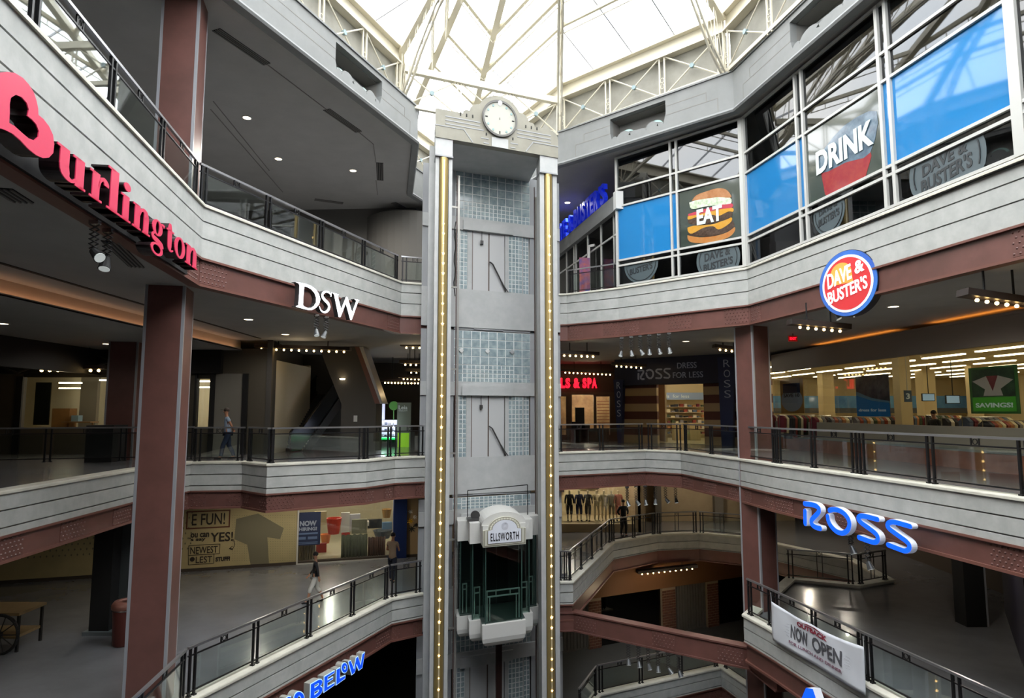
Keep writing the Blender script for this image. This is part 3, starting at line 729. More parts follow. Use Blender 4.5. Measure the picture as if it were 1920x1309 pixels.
# lift cab
cab = empty('lift_cab', EP(sx(945, 2.2), -7.4, 1.2), 'glass lift cab with white stepped canopy and base, stopped low in the shaft', 'lift cab')
cc = 2.59
W3, W2, W1 = 1.535, 1.155, .765
def cabplan(g=0.0):                    # stepped bay outline in (s, v)
    V0, V1, V2, V3 = .6, 1.45, 2.05, 2.65
    return [(cc - W3 + g, V0), (cc - W3 + g, V1 - g), (cc - W2 + g, V1 - g), (cc - W2 + g, V2 - g), (cc - W1 + g, V2 - g), (cc - W1 + g, V3 - g), (cc + W1 - g, V3 - g), (cc + W1 - g, V2 - g), (cc + W2 - g, V2 - g), (cc + W2 - g, V1 - g), (cc + W3 - g, V1 - g), (cc + W3 - g, V0)]
def cabext(m, plan, z0, z1):
    v = [EP(s, z0, q) for s, q in plan] ; m.poly([EP(s, z1, q) for s, q in plan], (0, 0, 1), z1 - z0); return m
cz0, cz1 = -4.35, -3.5
M_CABW = mat('cab_white', '#c6c5c0', .45)
m = cabext(MB(), cabplan(), -4.39, -3.72); 
m.build('canopy', M_CABW, cab)
m = MB(); n = 18                        # barrel arch over the sign
ar = [(cc - .82, -3.6)] + [(cc + .82 * cos(pi - pi * i / n) * 1.0, -3.58 + .50 * sin(pi * i / n)) for i in range(n + 1)]
EP.poly(m, [(cc + .80 * cos(pi - pi * i / n), -3.74 + .42 * sin(pi * i / n)) for i in range(n + 1)], 2.6, 1.6); m.build('canopy_arch', M_CABW, cab)
sg = empty('cab_sign', EP(cc, -4.38, 2.65), 'arched white name sign with black capitals on the front of the lift cab', 'sign')
def signshape(k, zb_):
    return [(cc - .765 * k, zb_), (cc + .765 * k, zb_), (cc + .765 * k, -3.93 + .06 * k), (cc + .60 * k, -3.88 + .03 * k)] + [(cc + .58 * k * cos(q * pi / 16), -3.88 + .03 * k + .39 * k * sin(q * pi / 16)) for q in range(0, 17)] + [(cc - .60 * k, -3.88 + .03 * k), (cc - .765 * k, -3.93 + .06 * k)]
m = MB(); EP.poly(m, signshape(1.0, -4.40), 2.71, .1); m.build('sign_board', mat('sign_cream', '#bdbcae', .5), sg)
m = MB(); EP.poly(m, signshape(.96, -4.37), 2.718, .01); m.build('outer_border', mat('sign_olive', '#6c6650', .5), sg)
m = MB(); EP.poly(m, signshape(.93, -4.35), 2.726, .01); m.build('inner_band', MATS['sign_cream'], sg)
m = MB(); EP.poly(m, signshape(.80, -4.31), 2.734, .01); m.build('panel_border', MATS['sign_olive'], sg)
m = MB(); EP.poly(m, signshape(.77, -4.29), 2.742, .01); m.build('sign_panel', mat('sign_face', '#d9dce4', .4), sg)
m = MB()
for i in range(15):
    q = pi * (i + .5) / 15; c_ = (cc + .50 * cos(q), -3.85 + .335 * sin(q)); EP.poly(m, circle(c_[0], c_[1], .03, 8), 2.736, .01)
m.build('dot_ring', mat('dot_pale', '#dfdccb', .5), sg)
m = MB(); EP.text(m, 'ELLSWORTH', cc - .5, -4.22, 2.742, w=1.0, h=.26, bold=.012, th=.012, spacing=1.15); m.build('lettering', mat('ink', '#17171a', .5), sg)
m = MB()
for r in (.115, .085, .05): EP.poly(m, circle(cc, -3.76, r, 24), 2.746, .004, holes=[circle(cc, -3.76, r - .008, 24)])
m.build('rosette', mat('ink_soft', '#8c8a92', .5), sg)
# base with rounded underside
m = MB(); pb = cabplan(); layers = [(-6.87, 0.0), (-7.30, 0.0), (-7.44, .03), (-7.54, .10), (-7.6, .2)]
n = len(pb); vs = []
for z, g in layers: vs += [EP(s, z, q) for s, q in cabplan(g)]
m.add(vs, [(j * n + i, j * n + (i + 1) % n, (j + 1) * n + (i + 1) % n, (j + 1) * n + i) for j in range(len(layers) - 1) for i in range(n)])
m.poly([EP(s, -6.87, q) for s, q in pb], (0, 0, 1), 0); m.poly([EP(s, -7.6, q) for s, q in cabplan(.2)], (0, 0, 1), 0); m.build('base', M_CABW, cab)
pg = cabplan(.12); 
m = MB(); vs = [EP(s, -6.87, q) for s, q in pg] + [EP(s, -4.39, q) for s, q in pg]; m.add(vs, [(i, i + 1, n + i + 1, n + i) for i in range(n - 1)]); m.build('glass', M_CABGLASS, cab)
M_MUL = mat('cab_mullion', '#39504a', .3, metal=.3)
for s, q in pg[:]:
    m = MB(); EP.box(m, s - .02, -6.87, s + .02, -4.3, q - .02, q + .02); m.build('mullion', M_MUL, cab)
m = MB(); EP.box(m, cc - W3 + .1, -6.87, cc + W3 - .1, -4.39, .6, .65); m.build('rear_wall', mat('cab_inside', '#2b2f2e', .3), cab)
m = MB(); EP.box(m, cc - .45, -6.8, cc - .02, -4.6, .65, .69); EP.box(m, cc + .02, -6.8, cc + .45, -4.6, .65, .69); m.build('inner_door', mat('cab_door', '#3b403f', .25, metal=.5), cab)
m = MB(); EP.box(m, cc - W3 + .1, -6.87, cc + W3 - .1, -6.83, .65, 1.4); EP.box(m, cc - W1, -6.87, cc + W1, -6.83, 1.4, 2.5); m.build('cab_floor', mat('cab_floor', '#3f4a46', .3), cab)
M_PR = mat('pale_rail', '#b9c6bf', .3, metal=.3)
for a, b, v in ((cc - W3 + .2, cc - W2 + .0, 1.2), (cc - W2 + .18, cc - W1 + .02, 1.8), (cc - W1 + .17, cc + W1 - .17, 2.4), (cc + W1 - .04, cc + W2 - .16, 1.8), (cc + W2 - .04, cc + W3 - .2, 1.2)):
    m = MB()
    for z in (-5.88, -6.06): EP.box(m, a, z - .02, b, z + .02, v - .02, v + .02)
    for s in (a, b - .04): EP.box(m, s, -6.83, s + .04, -5.86, v - .02, v + .02)
    if b - a > 1:
        for s in (a + .32, b - .36): EP.box(m, s, -6.06, s + .03, -5.88, v - .015, v + .015)
        for s in (a + .1, b - .14): EP.box(m, s, -6.83, s + .03, -6.06, v - .015, v + .015)
    m.build('hand_rail', M_PR, cab)
m = MB(); EP.box(m, cc - .1, -16, cc + .12, -7.58, 1.15, 1.35); tag(m.build('lift_ram', mat('ram_bronze', '#3b2824', .3, metal=.5)), 'dark bronze piston column under the lift cab', 'lift ram')
hoop = empty('cab_top_frame', EP(cc, -3.72, 1.3), 'thin black square frame standing on the roof of the lift cab', 'frame')
m = MB(); 
for a, b in (((cc - 1.15, -3.72), (cc - 1.15, -2.75)), ((cc - 1.15, -2.75), (cc + 1.15, -2.65)), ((cc + 1.15, -2.65), (cc + 1.15, -3.72))): m.bar(EP(a[0], a[1], 1.1), EP(b[0], b[1], 1.1), .03)
m.build('bar', M_BLK, hoop)
pul = empty('pulley', EP(cc - .62, -3.72, 1.3), 'grey pulley wheel and motor on the roof of the lift cab, left of the arch', 'pulley')
m = MB(); m.tube(EP(cc - .9, -3.56, 1.4), EP(cc - .9, -3.56, 1.5), .16, 16); m.build('wheel', MATS['dark_metal'], pul)
m = MB(); EP.box(m, cc - 1.2, -3.72, cc - .6, -3.64, 1.2, 1.7); m.build('bracket', MATS['dark_metal'], pul)
# ================================================================ tracing tools for lettering (points read on the sign's own plane)
def smooth(pts, k=4):
    out = []; n = len(pts)
    for i in range(n - 1):
        p0, p1, p2, p3 = pts[max(i - 1, 0)], pts[i], pts[i + 1], pts[min(i + 2, n - 1)]
        for t in range(k):
            u = t / k
            out.append(tuple(.5 * ((2 * b) + (-a + c) * u + (2 * a - 5 * b + 4 * c - d) * u * u + (-a + 3 * b - 3 * c + d) * u ** 3) for a, b, c, d in zip(p0, p1, p2, p3)))
    return out + [tuple(pts[-1])]
def ribbon(mb, pl, pts, z, th, cap=False, k=4):
    """pts: (x, y, width) on the plane; builds a stroke of changing width"""
    if k > 1 and len(pts) > 2: pts = smooth(pts, k)
    L, R = [], []
    for i, p in enumerate(pts):
        a = pts[max(i - 1, 0)]; b = pts[min(i + 1, len(pts) - 1)]; dx, dy = b[0] - a[0], b[1] - a[1]; l = hypot(dx, dy) or 1
        nx, ny = -dy / l * p[2] / 2, dx / l * p[2] / 2; L.append((p[0] + nx, p[1] + ny)); R.append((p[0] - nx, p[1] - ny))
    for i in range(len(pts) - 1):
        q = [L[i], L[i + 1], R[i + 1], R[i]]
        vs = [pl(x, y, z) for x, y in q] + [pl(x, y, z - th) for x, y in q]
        mb.add(vs, [(0, 1, 2, 3), (7, 6, 5, 4), (0, 4, 5, 1), (1, 5, 6, 2), (2, 6, 7, 3), (3, 7, 4, 0)])
    if cap:
        for p in (pts[0], pts[-1]): pl.poly(mb, circle(p[0], p[1], p[2] / 2, 14), z, th)
def trpts(pl, x0, y0, sc, pts): return [pl.px(x0 + p[0] / sc, y0 + p[1] / sc) for p in pts]
def trrib(pl, x0, y0, sc, pts, f=1.0):
    out = []
    for X, Y_, w in pts:
        a = pl.px(x0 + X / sc, y0 + Y_ / sc); h1 = pl.px(x0 + X / sc, y0 + (Y_ - w / 2) / sc); h2 = pl.px(x0 + X / sc, y0 + (Y_ + w / 2) / sc)
        out.append((a[0], a[1], abs(h1[1] - h2[1]) * f))
    return out
def shifted(A, B, off, z=0):
    p = wallplane(A, B, z); return Plane(p.O + p.c * off, p.a, p.b, p.c)
def area(p): return sum(p[i][0] * p[(i + 1) % len(p)][1] - p[(i + 1) % len(p)][0] * p[i][1] for i in range(len(p))) / 2
def outset(p, d):
    if area(p) > 0: return offset(p, d, True)
    return offset(p, -d, True)

# ---- red serif letters on the upper left gallery
plB = shifted(P4[0], P4[1], .42)
sB = empty('store_sign', plB(11.5, 3.0, -.3), 'large red serif sign letters starting with a heart-shaped capital, upper left gallery', 'store sign')
M_REDSIDE = mat('letter_return', '#1c0d10', .35)
def redletter(fn, name='letter'):
    m = MB(); fn(m, .0, .22); o = m.build(name, M_REDSIDE, sB)
    m = MB(); fn(m, .012, .012); m.build('letter_face', M_REDL, o)
outer = [(-110, 110), (-60, 80), (0, 75), (60, 68), (120, 78), (190, 120), (240, 175), (285, 245), (310, 320), (325, 390), (327, 445), (370, 480), (420, 545), (455, 620), (466, 700), (458, 780), (420, 820), (370, 825), (310, 800), (240, 745), (170, 670), (100, 610), (40, 580), (0, 565), (-90, 545), (-150, 500), (-175, 400), (-160, 250)]
hole = [(70, 515), (75, 430), (75, 350), (85, 295), (130, 268), (180, 290), (225, 340), (243, 400), (232, 455), (270, 485), (310, 530), (332, 590), (325, 640), (290, 670), (240, 650), (180, 600), (120, 545)]
o_, h_ = trpts(plB, 0, 120, 4.675, outer), trpts(plB, 0, 120, 4.675, hole)
redletter(lambda m, z, th: plB.poly(m, o_, z, th, holes=[h_]))
def ring(cx, cy, rx, ry, ix, iy, n=24): return circle(cx, cy, rx, n, ry), circle(cx, cy, ix, n, iy)
T, t_ = .30, .085
GL = {'u': (1.0, [[(.25, 1, T), (.25, .4, T)], [(.25, .45, T), (.29, .2, T), (.4, .07, .17), (.55, .07, .1), (.66, .2, t_)], [(.78, 1, T), (.78, 0, T)], [(0, .96, .08), (.25, .96, .08)], [(.53, .96, .08), (.78, .96, .08)], [(.78, .04, .08), (1, .04, .08)]], []),
      'r': (.78, [[(.25, 1, T), (.25, 0, T)], [(0, .96, .08), (.25, .96, .08)], [(0, .04, .08), (.52, .04, .08)], [(.36, .5, t_), (.42, .78, .1), (.56, .93, .14), (.68, .84, .22), (.69, .74, .2)]], []),
      'l': (.52, [[(.26, 1.62, T), (.26, 0, T)], [(0, 1.58, .08), (.26, 1.58, .08)], [(0, .04, .08), (.52, .04, .08)]], []),
      'i': (.52, [[(.26, 1, T), (.26, 0, T)], [(0, .96, .08), (.26, .96, .08)], [(0, .04, .08), (.52, .04, .08)]], ['dot']),
      'n': (1.08, [[(.25, 1, T), (.25, 0, T)], [(0, .96, .08), (.25, .96, .08)], [(0, .04, .08), (.48, .04, .08)], [(.36, .6, t_), (.46, .85, .1), (.62, .95, .16), (.76, .85, .26), (.8, .65, T)], [(.8, .7, T), (.8, 0, T)], [(.6, .04, .08), (1.06, .04, .08)]], []),
      't': (.62, [[(.27, 1.3, .12), (.27, 1.0, T), (.27, .3, T), (.3, .12, .24), (.42, .04, .1), (.58, .12, .06)], [(.02, .97, .08), (.6, .97, .08)]], []),
      'o': (.92, [], ['o']), 'g': (.95, [[(.6, .86, .1), (.74, .95, .1), (.88, .9, .16)], [(.26, .4, .08), (.14, .26, .12), (.2, .14, .2), (.5, .08, .22), (.74, .0, .2), (.8, -.14, .16)]], ['g'])}
def glyph(m, pl, ch, s0, s1, z0, xh, z, th):
    w, strokes, extra = GL[ch]; kx = (s1 - s0) / w; ky = xh
    class Q:                                  # em square -> plane
        c = pl.c
        def __call__(s, x, y, zz): return pl(s0 + x * kx, z0 + y * ky, zz)
        def poly(s, mb, pts, zz, t, holes=()): return pl.poly(mb, [(s0 + p[0] * kx, z0 + p[1] * ky) for p in pts], zz, t, [[(s0 + p[0] * kx, z0 + p[1] * ky) for p in h] for h in holes])
    q = Q()
    for st in strokes: ribbon(m, q, st, z, th)
    if 'dot' in extra: q.poly(m, circle(.28, 1.36, .17, 18, .17), z, th)
    if 'o' in extra: a, b = ring(.46, .5, .44, .52, .2, .43); q.poly(m, a, z, th, holes=[b])
    if 'g' in extra:
        a, b = ring(.42, .66, .34, .36, .12, .29); q.poly(m, a, z, th, holes=[b])
        a, b = ring(.45, -.3, .4, .28, .26, .19); q.poly(m, a, z, th, holes=[b])
for ch, tl, rp, bp in (('u', (107, 262), (158, 358), (158, 358)), ('r', (169, 313.6), (202, 352), (188, 380)), ('l', (200.5, 352), (222.8, 403), (222.8, 403)), ('i', (226.5, 360.5), (243, 417.8), (243, 417.8)),
                       ('n', (249.5, 379.6), (280, 445), (280, 445)), ('g', (283, 408), (309, 432), (309, 462)), ('t', (311.5, 436), (326, 439), (321, 476.5)), ('o', (326.7, 441), (346.5, 470), (339.7, 488.8)), ('n', (348, 459), (369, 509.5), (369, 509.5))):
    s0, zt0 = plB.px(*tl); s1 = plB.px(*rp)[0]; z0 = plB.px(*bp)[1]
    if ch == 'l': zt0 = z0 + .4
    z0, xh = 2.83, .375
    redletter(lambda m, z, th, ch=ch, s0=s0, s1=s1, z0=z0, xh=xh: glyph(m, plB, ch, s0, s1, z0, xh, z, th))
m = MB(); pl = wallplane(P4[0], P4[1]); pl.box(m, 7.6, 2.86, 14.3, 3.46, -.05, .05); tag(m.build('sign_channel', M_BLK), 'black backing channel behind the red serif letters', 'sign backing')

# ---- white letters DSW
plD = shifted(P4[1], P4[2], .35); K = (540, 510, 10.07)
sD = empty('store_sign', plD(4.9, 2.9, -.3), 'three white lit serif capitals on the brown beam, upper left gallery', 'store sign')
def lit(fn, sg_, m1, m2, d=.14):
    m = MB(); fn(m, 0, d); o = m.build('letter', m1, sg_); m = MB(); fn(m, .012, .012); m.build('letter_face', m2, o)
dO = trpts(plD, *K, [(140, 190), (240, 205), (330, 225), (430, 262), (520, 330), (580, 420), (605, 520), (580, 610), (520, 680), (450, 718), (390, 722), (300, 700), (150, 658), (150, 645), (192, 630), (200, 560), (212, 400), (215, 250), (200, 218)])
dH = trpts(plD, *K, [(300, 270), (370, 290), (440, 330), (500, 400), (530, 490), (525, 580), (490, 640), (440, 675), (370, 680), (300, 655), (275, 620), (285, 450)])
lit(lambda m, z, th: plD.poly(m, dO, z, th, holes=[dH]), sD, M_DK, M_WHITEL)
sS = [trrib(plD, *K, [(806, 440, 14), (775, 392, 36), (712, 372, 46), (658, 402, 58), (645, 462, 68), (690, 528, 72), (752, 592, 74), (775, 660, 72), (748, 728, 60), (690, 762, 44), (632, 738, 32), (602, 690, 20), (592, 650, 10)], .8), trrib(plD, *K, [(818, 385, 16), (806, 470, 16)], .8)]
lit(lambda m, z, th: [ribbon(m, plD, s, z, th) for s in sS], sD, M_DK, M_WHITEL)
sW = [trpts(plD, *K, p) for p in ([(838, 392), (955, 425), (940, 440), (935, 450), (1000, 720), (970, 855), (955, 850), (870, 430)], [(965, 855), (985, 855), (1118, 510), (1105, 470), (1085, 500), (960, 800)], [(1085, 480), (1118, 480), (1210, 780), (1195, 905), (1175, 905), (1075, 540)], [(1175, 905), (1198, 905), (1322, 550), (1340, 545), (1335, 530), (1255, 512), (1262, 525), (1290, 545), (1195, 800)])]
lit(lambda m, z, th: [plD.poly(m, s, z, th) for s in sW], sD, M_DK, M_WHITEL)

# ---- blue rounded letters ROSS
plR = shifted(P3[14], P3[15], .40); K = (1490, 920, 7.68); wR = 62
sR = empty('store_sign', plR(1.0, -3.2, -.3), 'four glowing blue rounded letters on the brown beam at the right', 'store sign')
def R_(pts): return trrib(plR, *K, [(x, y, wR) for x, y in pts], 1.12)
rs = [[R_([(148, 188), (240, 200), (310, 220), (352, 262), (345, 315), (290, 375), (245, 430), (252, 485), (300, 525), (370, 545)]), R_([(152, 295), (155, 475)])],
      [R_([(505, 285), (560, 270), (640, 285), (720, 335), (775, 410), (792, 490), (765, 570), (695, 612), (610, 590), (535, 520), (490, 440), (478, 370)])],
      [R_([(1195, 415), (1100, 390), (990, 365), (935, 375), (922, 410), (960, 460), (1070, 540), (1165, 615), (1200, 670), (1195, 720), (1150, 745), (1060, 722), (930, 675)])],
      [R_([(1665, 515), (1560, 485), (1430, 452), (1360, 465), (1342, 510), (1380, 560), (1500, 650), (1610, 730), (1655, 790), (1645, 845), (1590, 868), (1500, 840), (1350, 782)])]]
M_RET = mat('pale_return', '#dcdde0', .4, emit='#cfe0ff', estr=.12); M_EDGE = mat('lit_edge', '#a9d0ff', .4, emit='#9cc8ff', estr=.9)
for g in rs:
    m = MB(); [ribbon(m, plR, [(x, y, w * 1.1) for x, y, w in s], 0, .14, True) for s in g]; o = m.build('letter', M_RET, sR)
    m = MB(); [ribbon(m, plR, s, .014, .012, True) for s in g]; m.build('letter_face', M_BLUEL, o)
# ---- blue outlined italic letters BELOW
plL = shifted(P2a[2], P2a[3], .30); K = (520, 1200, 10.67)
sL = empty('store_sign', plL(5.2, -7.9, -.3), 'blue italic letters with pale outlines on the beam at the bottom left', 'store sign')
def cp(cx, cy, rx, ry, n=20): return [(cx + rx * cos(2 * pi * i / n), cy + ry * sin(2 * pi * i / n)) for i in range(n)]
bl = [([(665, 890), (830, 795), (872, 795), (893, 832), (880, 880), (845, 925), (885, 950), (893, 1010), (868, 1065), (800, 1130), (655, 1215)], [[(735, 905), (815, 857), (828, 875), (812, 912), (733, 968)], [(733, 1040), (815, 990), (830, 1010), (812, 1050), (730, 1110)]]),
      ([(937, 740), (1133, 622), (1130, 655), (997, 742), (993, 815), (1103, 748), (1100, 782), (992, 852), (990, 948), (1133, 865), (1130, 900), (932, 1040)], []),
      ([(1182, 600), (1245, 563), (1240, 775), (1350, 718), (1347, 768), (1176, 890)], []), (cp(1340, 558, 58, 95), [cp(1345, 555, 26, 42)]),
      ([(1422, 442), (1460, 420), (1530, 600), (1572, 365), (1605, 338), (1662, 515), (1700, 290), (1738, 258), (1692, 552), (1628, 600), (1580, 470), (1542, 645), (1488, 690)], []),
      (cp(430, 1170, 100, 130), [cp(432, 1165, 36, 50)]), ([(180, 1170), (215, 1140), (260, 1140), (230, 1309), (160, 1330)], []), ([(-60, 1290), (60, 1215), (120, 1205), (90, 1330), (-60, 1420)], [])]
for out, hs in bl:
    P_ = trpts(plL, *K, out); H_ = [trpts(plL, *K, h) for h in hs]
    m = MB(); plL.poly(m, outset(P_, .022), 0, .2, holes=[outset(h, -.018) for h in H_]); o = m.build('letter', mat('grey_return', '#a5a49c', .5), sL)
    m = MB(); plL.poly(m, outset(P_, .02), .008, .007, holes=[outset(h, -.016) for h in H_]); m.build('letter_edge', M_EDGE, o)
    m = MB(); plL.poly(m, P_, .016, .008, holes=H_); m.build('letter_face', mat('blue_face_soft', '#0a48d0', .35, emit='#0a4cf0', estr=.6), o)
# ---- top of a blue letter A at the lower right
plA = shifted(P2b[12], P2b[13], .35)
sA = empty('store_sign', plA(.6, -8.0, -.3), 'top of a blue channel letter A at the bottom edge below the banner', 'store sign')
for q in ([(1495, 1330), (1512, 1290), (1524, 1292), (1542, 1345), (1530, 1347), (1518, 1310), (1507, 1335)],):
    P_ = [plA.px(*p) for p in q]; m = MB(); plA.poly(m, P_, 0, .22); o = m.build('letter', M_RET, sA); m = MB(); plA.poly(m, P_, .012, .012); m.build('letter_face', M_BLUEL, o)

# ---- round blue and red sign
ctr = WALL(1589, 531, P4[7], P4[8]); wd_ = wallplane(P4[7], P4[8])
c3 = ctr + wd_.c * 1.1; c3 = ray(1589, 531) * ((c3.y) / ray(1589, 531).y)
best = None
for k in range(0, 90):
    ang = radians(-k); u = Vector((cos(ang), sin(ang), 0)) * .5
    def pj(v):
        dep = v.y * cos(PITCH) + v.z * sin(PITCH); up = -v.y * sin(PITCH) + v.z * cos(PITCH); return (960 + F * v.x / dep, 654.5 - F * up / dep)
    a, b = pj(c3 - u), pj(c3 + u); sl = (b[1] - a[1]) / (b[0] - a[0])
    if best is None or abs(sl + .21) < best[0]: best = (abs(sl + .21), ang)
ua = Vector((cos(best[1]), sin(best[1]), 0)); PS = Plane(c3, ua, (0, 0, 1), (ua.y, -ua.x, 0)); RS = abs(PS.px(1589, 469)[1] - PS.px(1589, 594)[1]) / 2 * 1.0
sg = empty('round_sign', PS(0, -RS, -.15), 'round red sign with white letters and blue rim on the right beam', 'store sign')
k = .98
m = MB(); PS.poly(m, circle(0, 0, RS, 56), 0, .22); m.build('sign_can', mat('navy_edge', '#1d2436', .4), sg)
m = MB(); PS.poly(m, circle(0, 0, RS * .985, 56), .012, .01); m.build('blue_ring', mat('sign_blue', '#3f7fd0', .35, emit='#3a78d8', estr=.12, noise=.6, col2='#3552a8'), sg)
m = MB(); PS.poly(m, circle(0, -.01, RS * .865, 56), .022, .008); m.build('white_ring', mat('sign_white', '#f1f3fb', .4, emit='#f1f3ff', estr=.2), sg)
m = MB(); PS.poly(m, circle(0, -.01, RS * .79, 56), .03, .006); m.build('red_disc', mat('sign_red', '#d0383c', .35, emit='#e03038', estr=.06), sg)
m = MB(); PS.poly(m, [(-.5 * RS, .0)] + [(-.17 * RS + .36 * RS * cos(q), .33 * RS + .32 * RS * sin(q)) for q in [pi - pi * i / 16 for i in range(17)]] + [(.22 * RS, -.0)], .036, .004); m.build('orange_orb', mat('sign_orange', '#eb9440', .4, emit='#f09a38', estr=.12, noise=1.2, col2='#dfae52'), sg)
rot = radians(13)
PT = Plane(PS(0, 0, 0), PS.a * cos(rot) + PS.b * sin(rot), PS.b * cos(rot + .0) - PS.a * sin(rot * .2), PS.c)
m = MB(); PT.text(m, 'DAVE', -.66 * RS, .06 * RS, .038, w=.86 * RS, h=.46 * RS, bold=.02, th=.01); PT.text(m, '&', .32 * RS, .12 * RS, .038, w=.32 * RS, h=.38 * RS, bold=.03, th=.01)
PT.text(m, "BUSTER'S", -.69 * RS, -.42 * RS, .038, w=1.38 * RS, h=.40 * RS, bold=.02, th=.01); m.build('lettering', mat('letter_white', '#ffffff', .4, emit='#ffffff', estr=.55), sg)
m = MB(); m.bar(PS(0, -.2, -.2), ctr + Vector((0, 0, -.2)), .1); m.bar(PS(0, .3, -.2), ctr + Vector((0, 0, .3)), .1); m.build('mounting_arm', M_BLK, sg)

# ================================================================ glazed wall of the top gallery
M_PANEB = mat('blue_film', '#2678b4', .05, spec=.4, coat=.12)
M_FRAME = mat('white_frame', '#bcbcb7', .4)
zS, zA, zB, zC_, zD, zT = Z4 + .03, 5.55, 5.76, 7.88, 8.58, 9.86
GA, GB, GC = P4[6], P4[7], P4[8]
walls = [(wallplane(GA, GB), seglen(GA, GB), [(0.0, .09), (2.32, .07), (2.56, .07), (4.93, .12)]), (wallplane(GB, GC), seglen(GB, GC), [(0.05, .12), (2.83, .08), (3.12, .08), (6.0, .09), (6.28, .09), (9.25, .22), (13.5, .1), (18, .1)])]
wn = 20
def framed(pl, xs, zs, nm):
    m = MB()
    for x, w in xs: pl.box(m, x - w / 2, zS, x + w / 2, zT, -.12, .03)
    x0, x1 = xs[0][0], xs[-1][0]
    for z in zs: pl.box(m, x0, z - .035, x1, z + .035, -.1, .02)
    return m.build(nm, M_FRAME)
for wi, (pl, L, xs) in enumerate(walls):
    root = empty('window_%d' % (wn + wi), pl(L / 2, zS, 0), kind='structure')
    f = framed(pl, xs, (zS + .03, zA, zB, zC_, zD, zT - .03), 'window_frame'); f.parent = root; f.matrix_parent_inverse = worldm(root).inverted()
    for i in range(len(xs) - 1):
        a, b = xs[i][0] + xs[i][1] / 2, xs[i + 1][0] - xs[i + 1][1] / 2
        for j, (z0, z1) in enumerate(((zS + .06, zA - .03), (zA + .03, zB - .03), (zB + .03, zC_ - .03), (zC_ + .03, zD - .03), (zD + .03, zT - .06))):
            blue = j == 2 and ((wi == 0 and i in (0, 1)) or (wi == 1 and i in (0, 1, 3, 4)))
            m = MB(); pl.box(m, a, z0, b, z1, -.06, -.045); m.build('pane', M_PANEB if blue else M_DARKGLASS, root)
# ghosted round emblems on the low panes
M_GHOST = mat('frosted_emblem', '#4a565a', .45); M_GHD = mat('emblem_dark', '#23282b', .45)
def clampc(cx, cz, r, z0, z1, n=40): return [(x, min(max(z, z0), z1)) for x, z in circle(cx, cz, r, n)]
def emblem(pl, cx, cz, r, z0, z1, lab, t=True):
    root = empty('window_emblem', pl(cx, max(z0, cz - r), 0), lab, 'emblem', 'grey round emblems on the low panes')
    m = MB(); pl.poly(m, clampc(cx, cz, r, z0, z1), -.035, .006); m.build('disc', M_GHOST, root)
    m = MB()
    for i in range(40):
        q0, q1 = 2 * pi * i / 40, 2 * pi * (i + 1) / 40; p = (cx + r * .86 * cos(q0), cz + r * .86 * sin(q0)); q = (cx + r * .86 * cos(q1), cz + r * .86 * sin(q1))
        if z0 < min(p[1], q[1]) and max(p[1], q[1]) < z1: m.bar(pl(p[0], p[1], -.03), pl(q[0], q[1], -.03), .02, .03 * r)
    ro = radians(8); pt = Plane(pl(cx, cz, 0), pl.a * cos(ro) + pl.b * sin(ro), pl.b, pl.c)
    top = min(.34 * r, z1 - cz - .02)
    if cz + .1 < z1: pt.text(m, 'DAVE &', -.62 * r, .04 * r, -.032, w=1.2 * r, h=max(.15, min(.36 * r, z1 - cz - .05 * r)), bold=.03, th=.006)
    if z0 < cz - .3 * r: pt.text(m, "BUSTER'S", -.68 * r, -.42 * r if z0 < cz - .45 * r else (z0 - cz + .04), -.032, w=1.36 * r, h=.34 * r, bold=.03, th=.006)
    m.build('emblem_lettering', M_GHD, root)
pl0, pl1 = walls[0][0], walls[1][0]
emblem(pl0, 1.0, 5.48, .72, zS + .08, zA - .04, 'lower half of a grey round emblem under the plain blue pane')
emblem(pl0, 4.0, 5.18, .78, zS + .08, zA - .04, 'grey round emblem under the EAT burger pane')
emblem(pl1, 3.95, 5.35, .62, zS + .08, zA - .04, 'small grey round emblem under the DRINK pane')
emblem(pl1, 7.6, 5.2, .95, zS + .08, zA - .04, 'largest grey round emblem, under the big blue pane at the right edge')
# printed food picture and its word
bz = lambda x, y: pl0.px(1260 + x / 6.545, 320 + y / 6.545)
bg_ = empty('burger_poster', pl0(3.7, zB, 0), 'window print of a double cheeseburger with the white word EAT', 'window print')
m = MB(); pl0.box(m, 2.64, zB + .06, 4.84, zC_ - .06, -.042, -.036); m.build('film', mat('film_grey', '#3c453f', .08, spec=.8, coat=.4), bg_)
def pxpoly(pts, z, mt, nm, root=bg_, f=bz, pl=pl0):
    m = MB(); pl.poly(m, [f(*p) for p in smooth([(x, y) for x, y in pts] + [pts[0]], 3)[:-1]], z, .003); return m.build(nm, mt, root)
pxpoly([(185, 790), (330, 815), (520, 800), (680, 750), (760, 690), (765, 740), (700, 810), (560, 860), (400, 885), (240, 880), (190, 840)], -.030, mat('bun', '#b08250', .08, noise=6, col2='#b5713a'), 'bottom_bun')
pxpoly([(190, 700), (330, 660), (520, 650), (700, 600), (755, 640), (750, 700), (640, 760), (480, 805), (300, 800), (200, 780)], -.027, mat('patty', '#3b2c24', .08, noise=12, col2='#57473c'), 'lower_patty')
pxpoly([(185, 700), (260, 675), (470, 660), (600, 620), (720, 570), (725, 620), (640, 690), (560, 720), (500, 680), (380, 700), (245, 770), (195, 750)], -.024, mat('cheese', '#c79a48', .08, noise=5, col2='#c88d26'), 'lower_cheese')
pxpoly([(190, 590), (330, 560), (520, 540), (680, 510), (735, 510), (720, 570), (600, 620), (450, 650), (270, 660), (200, 640)], -.021, MATS['patty'], 'upper_patty')
pxpoly([(190, 560), (400, 500), (600, 470), (740, 455), (745, 505), (690, 500), (560, 560), (500, 540), (330, 560), (200, 600)], -.018, MATS['cheese'], 'upper_cheese')
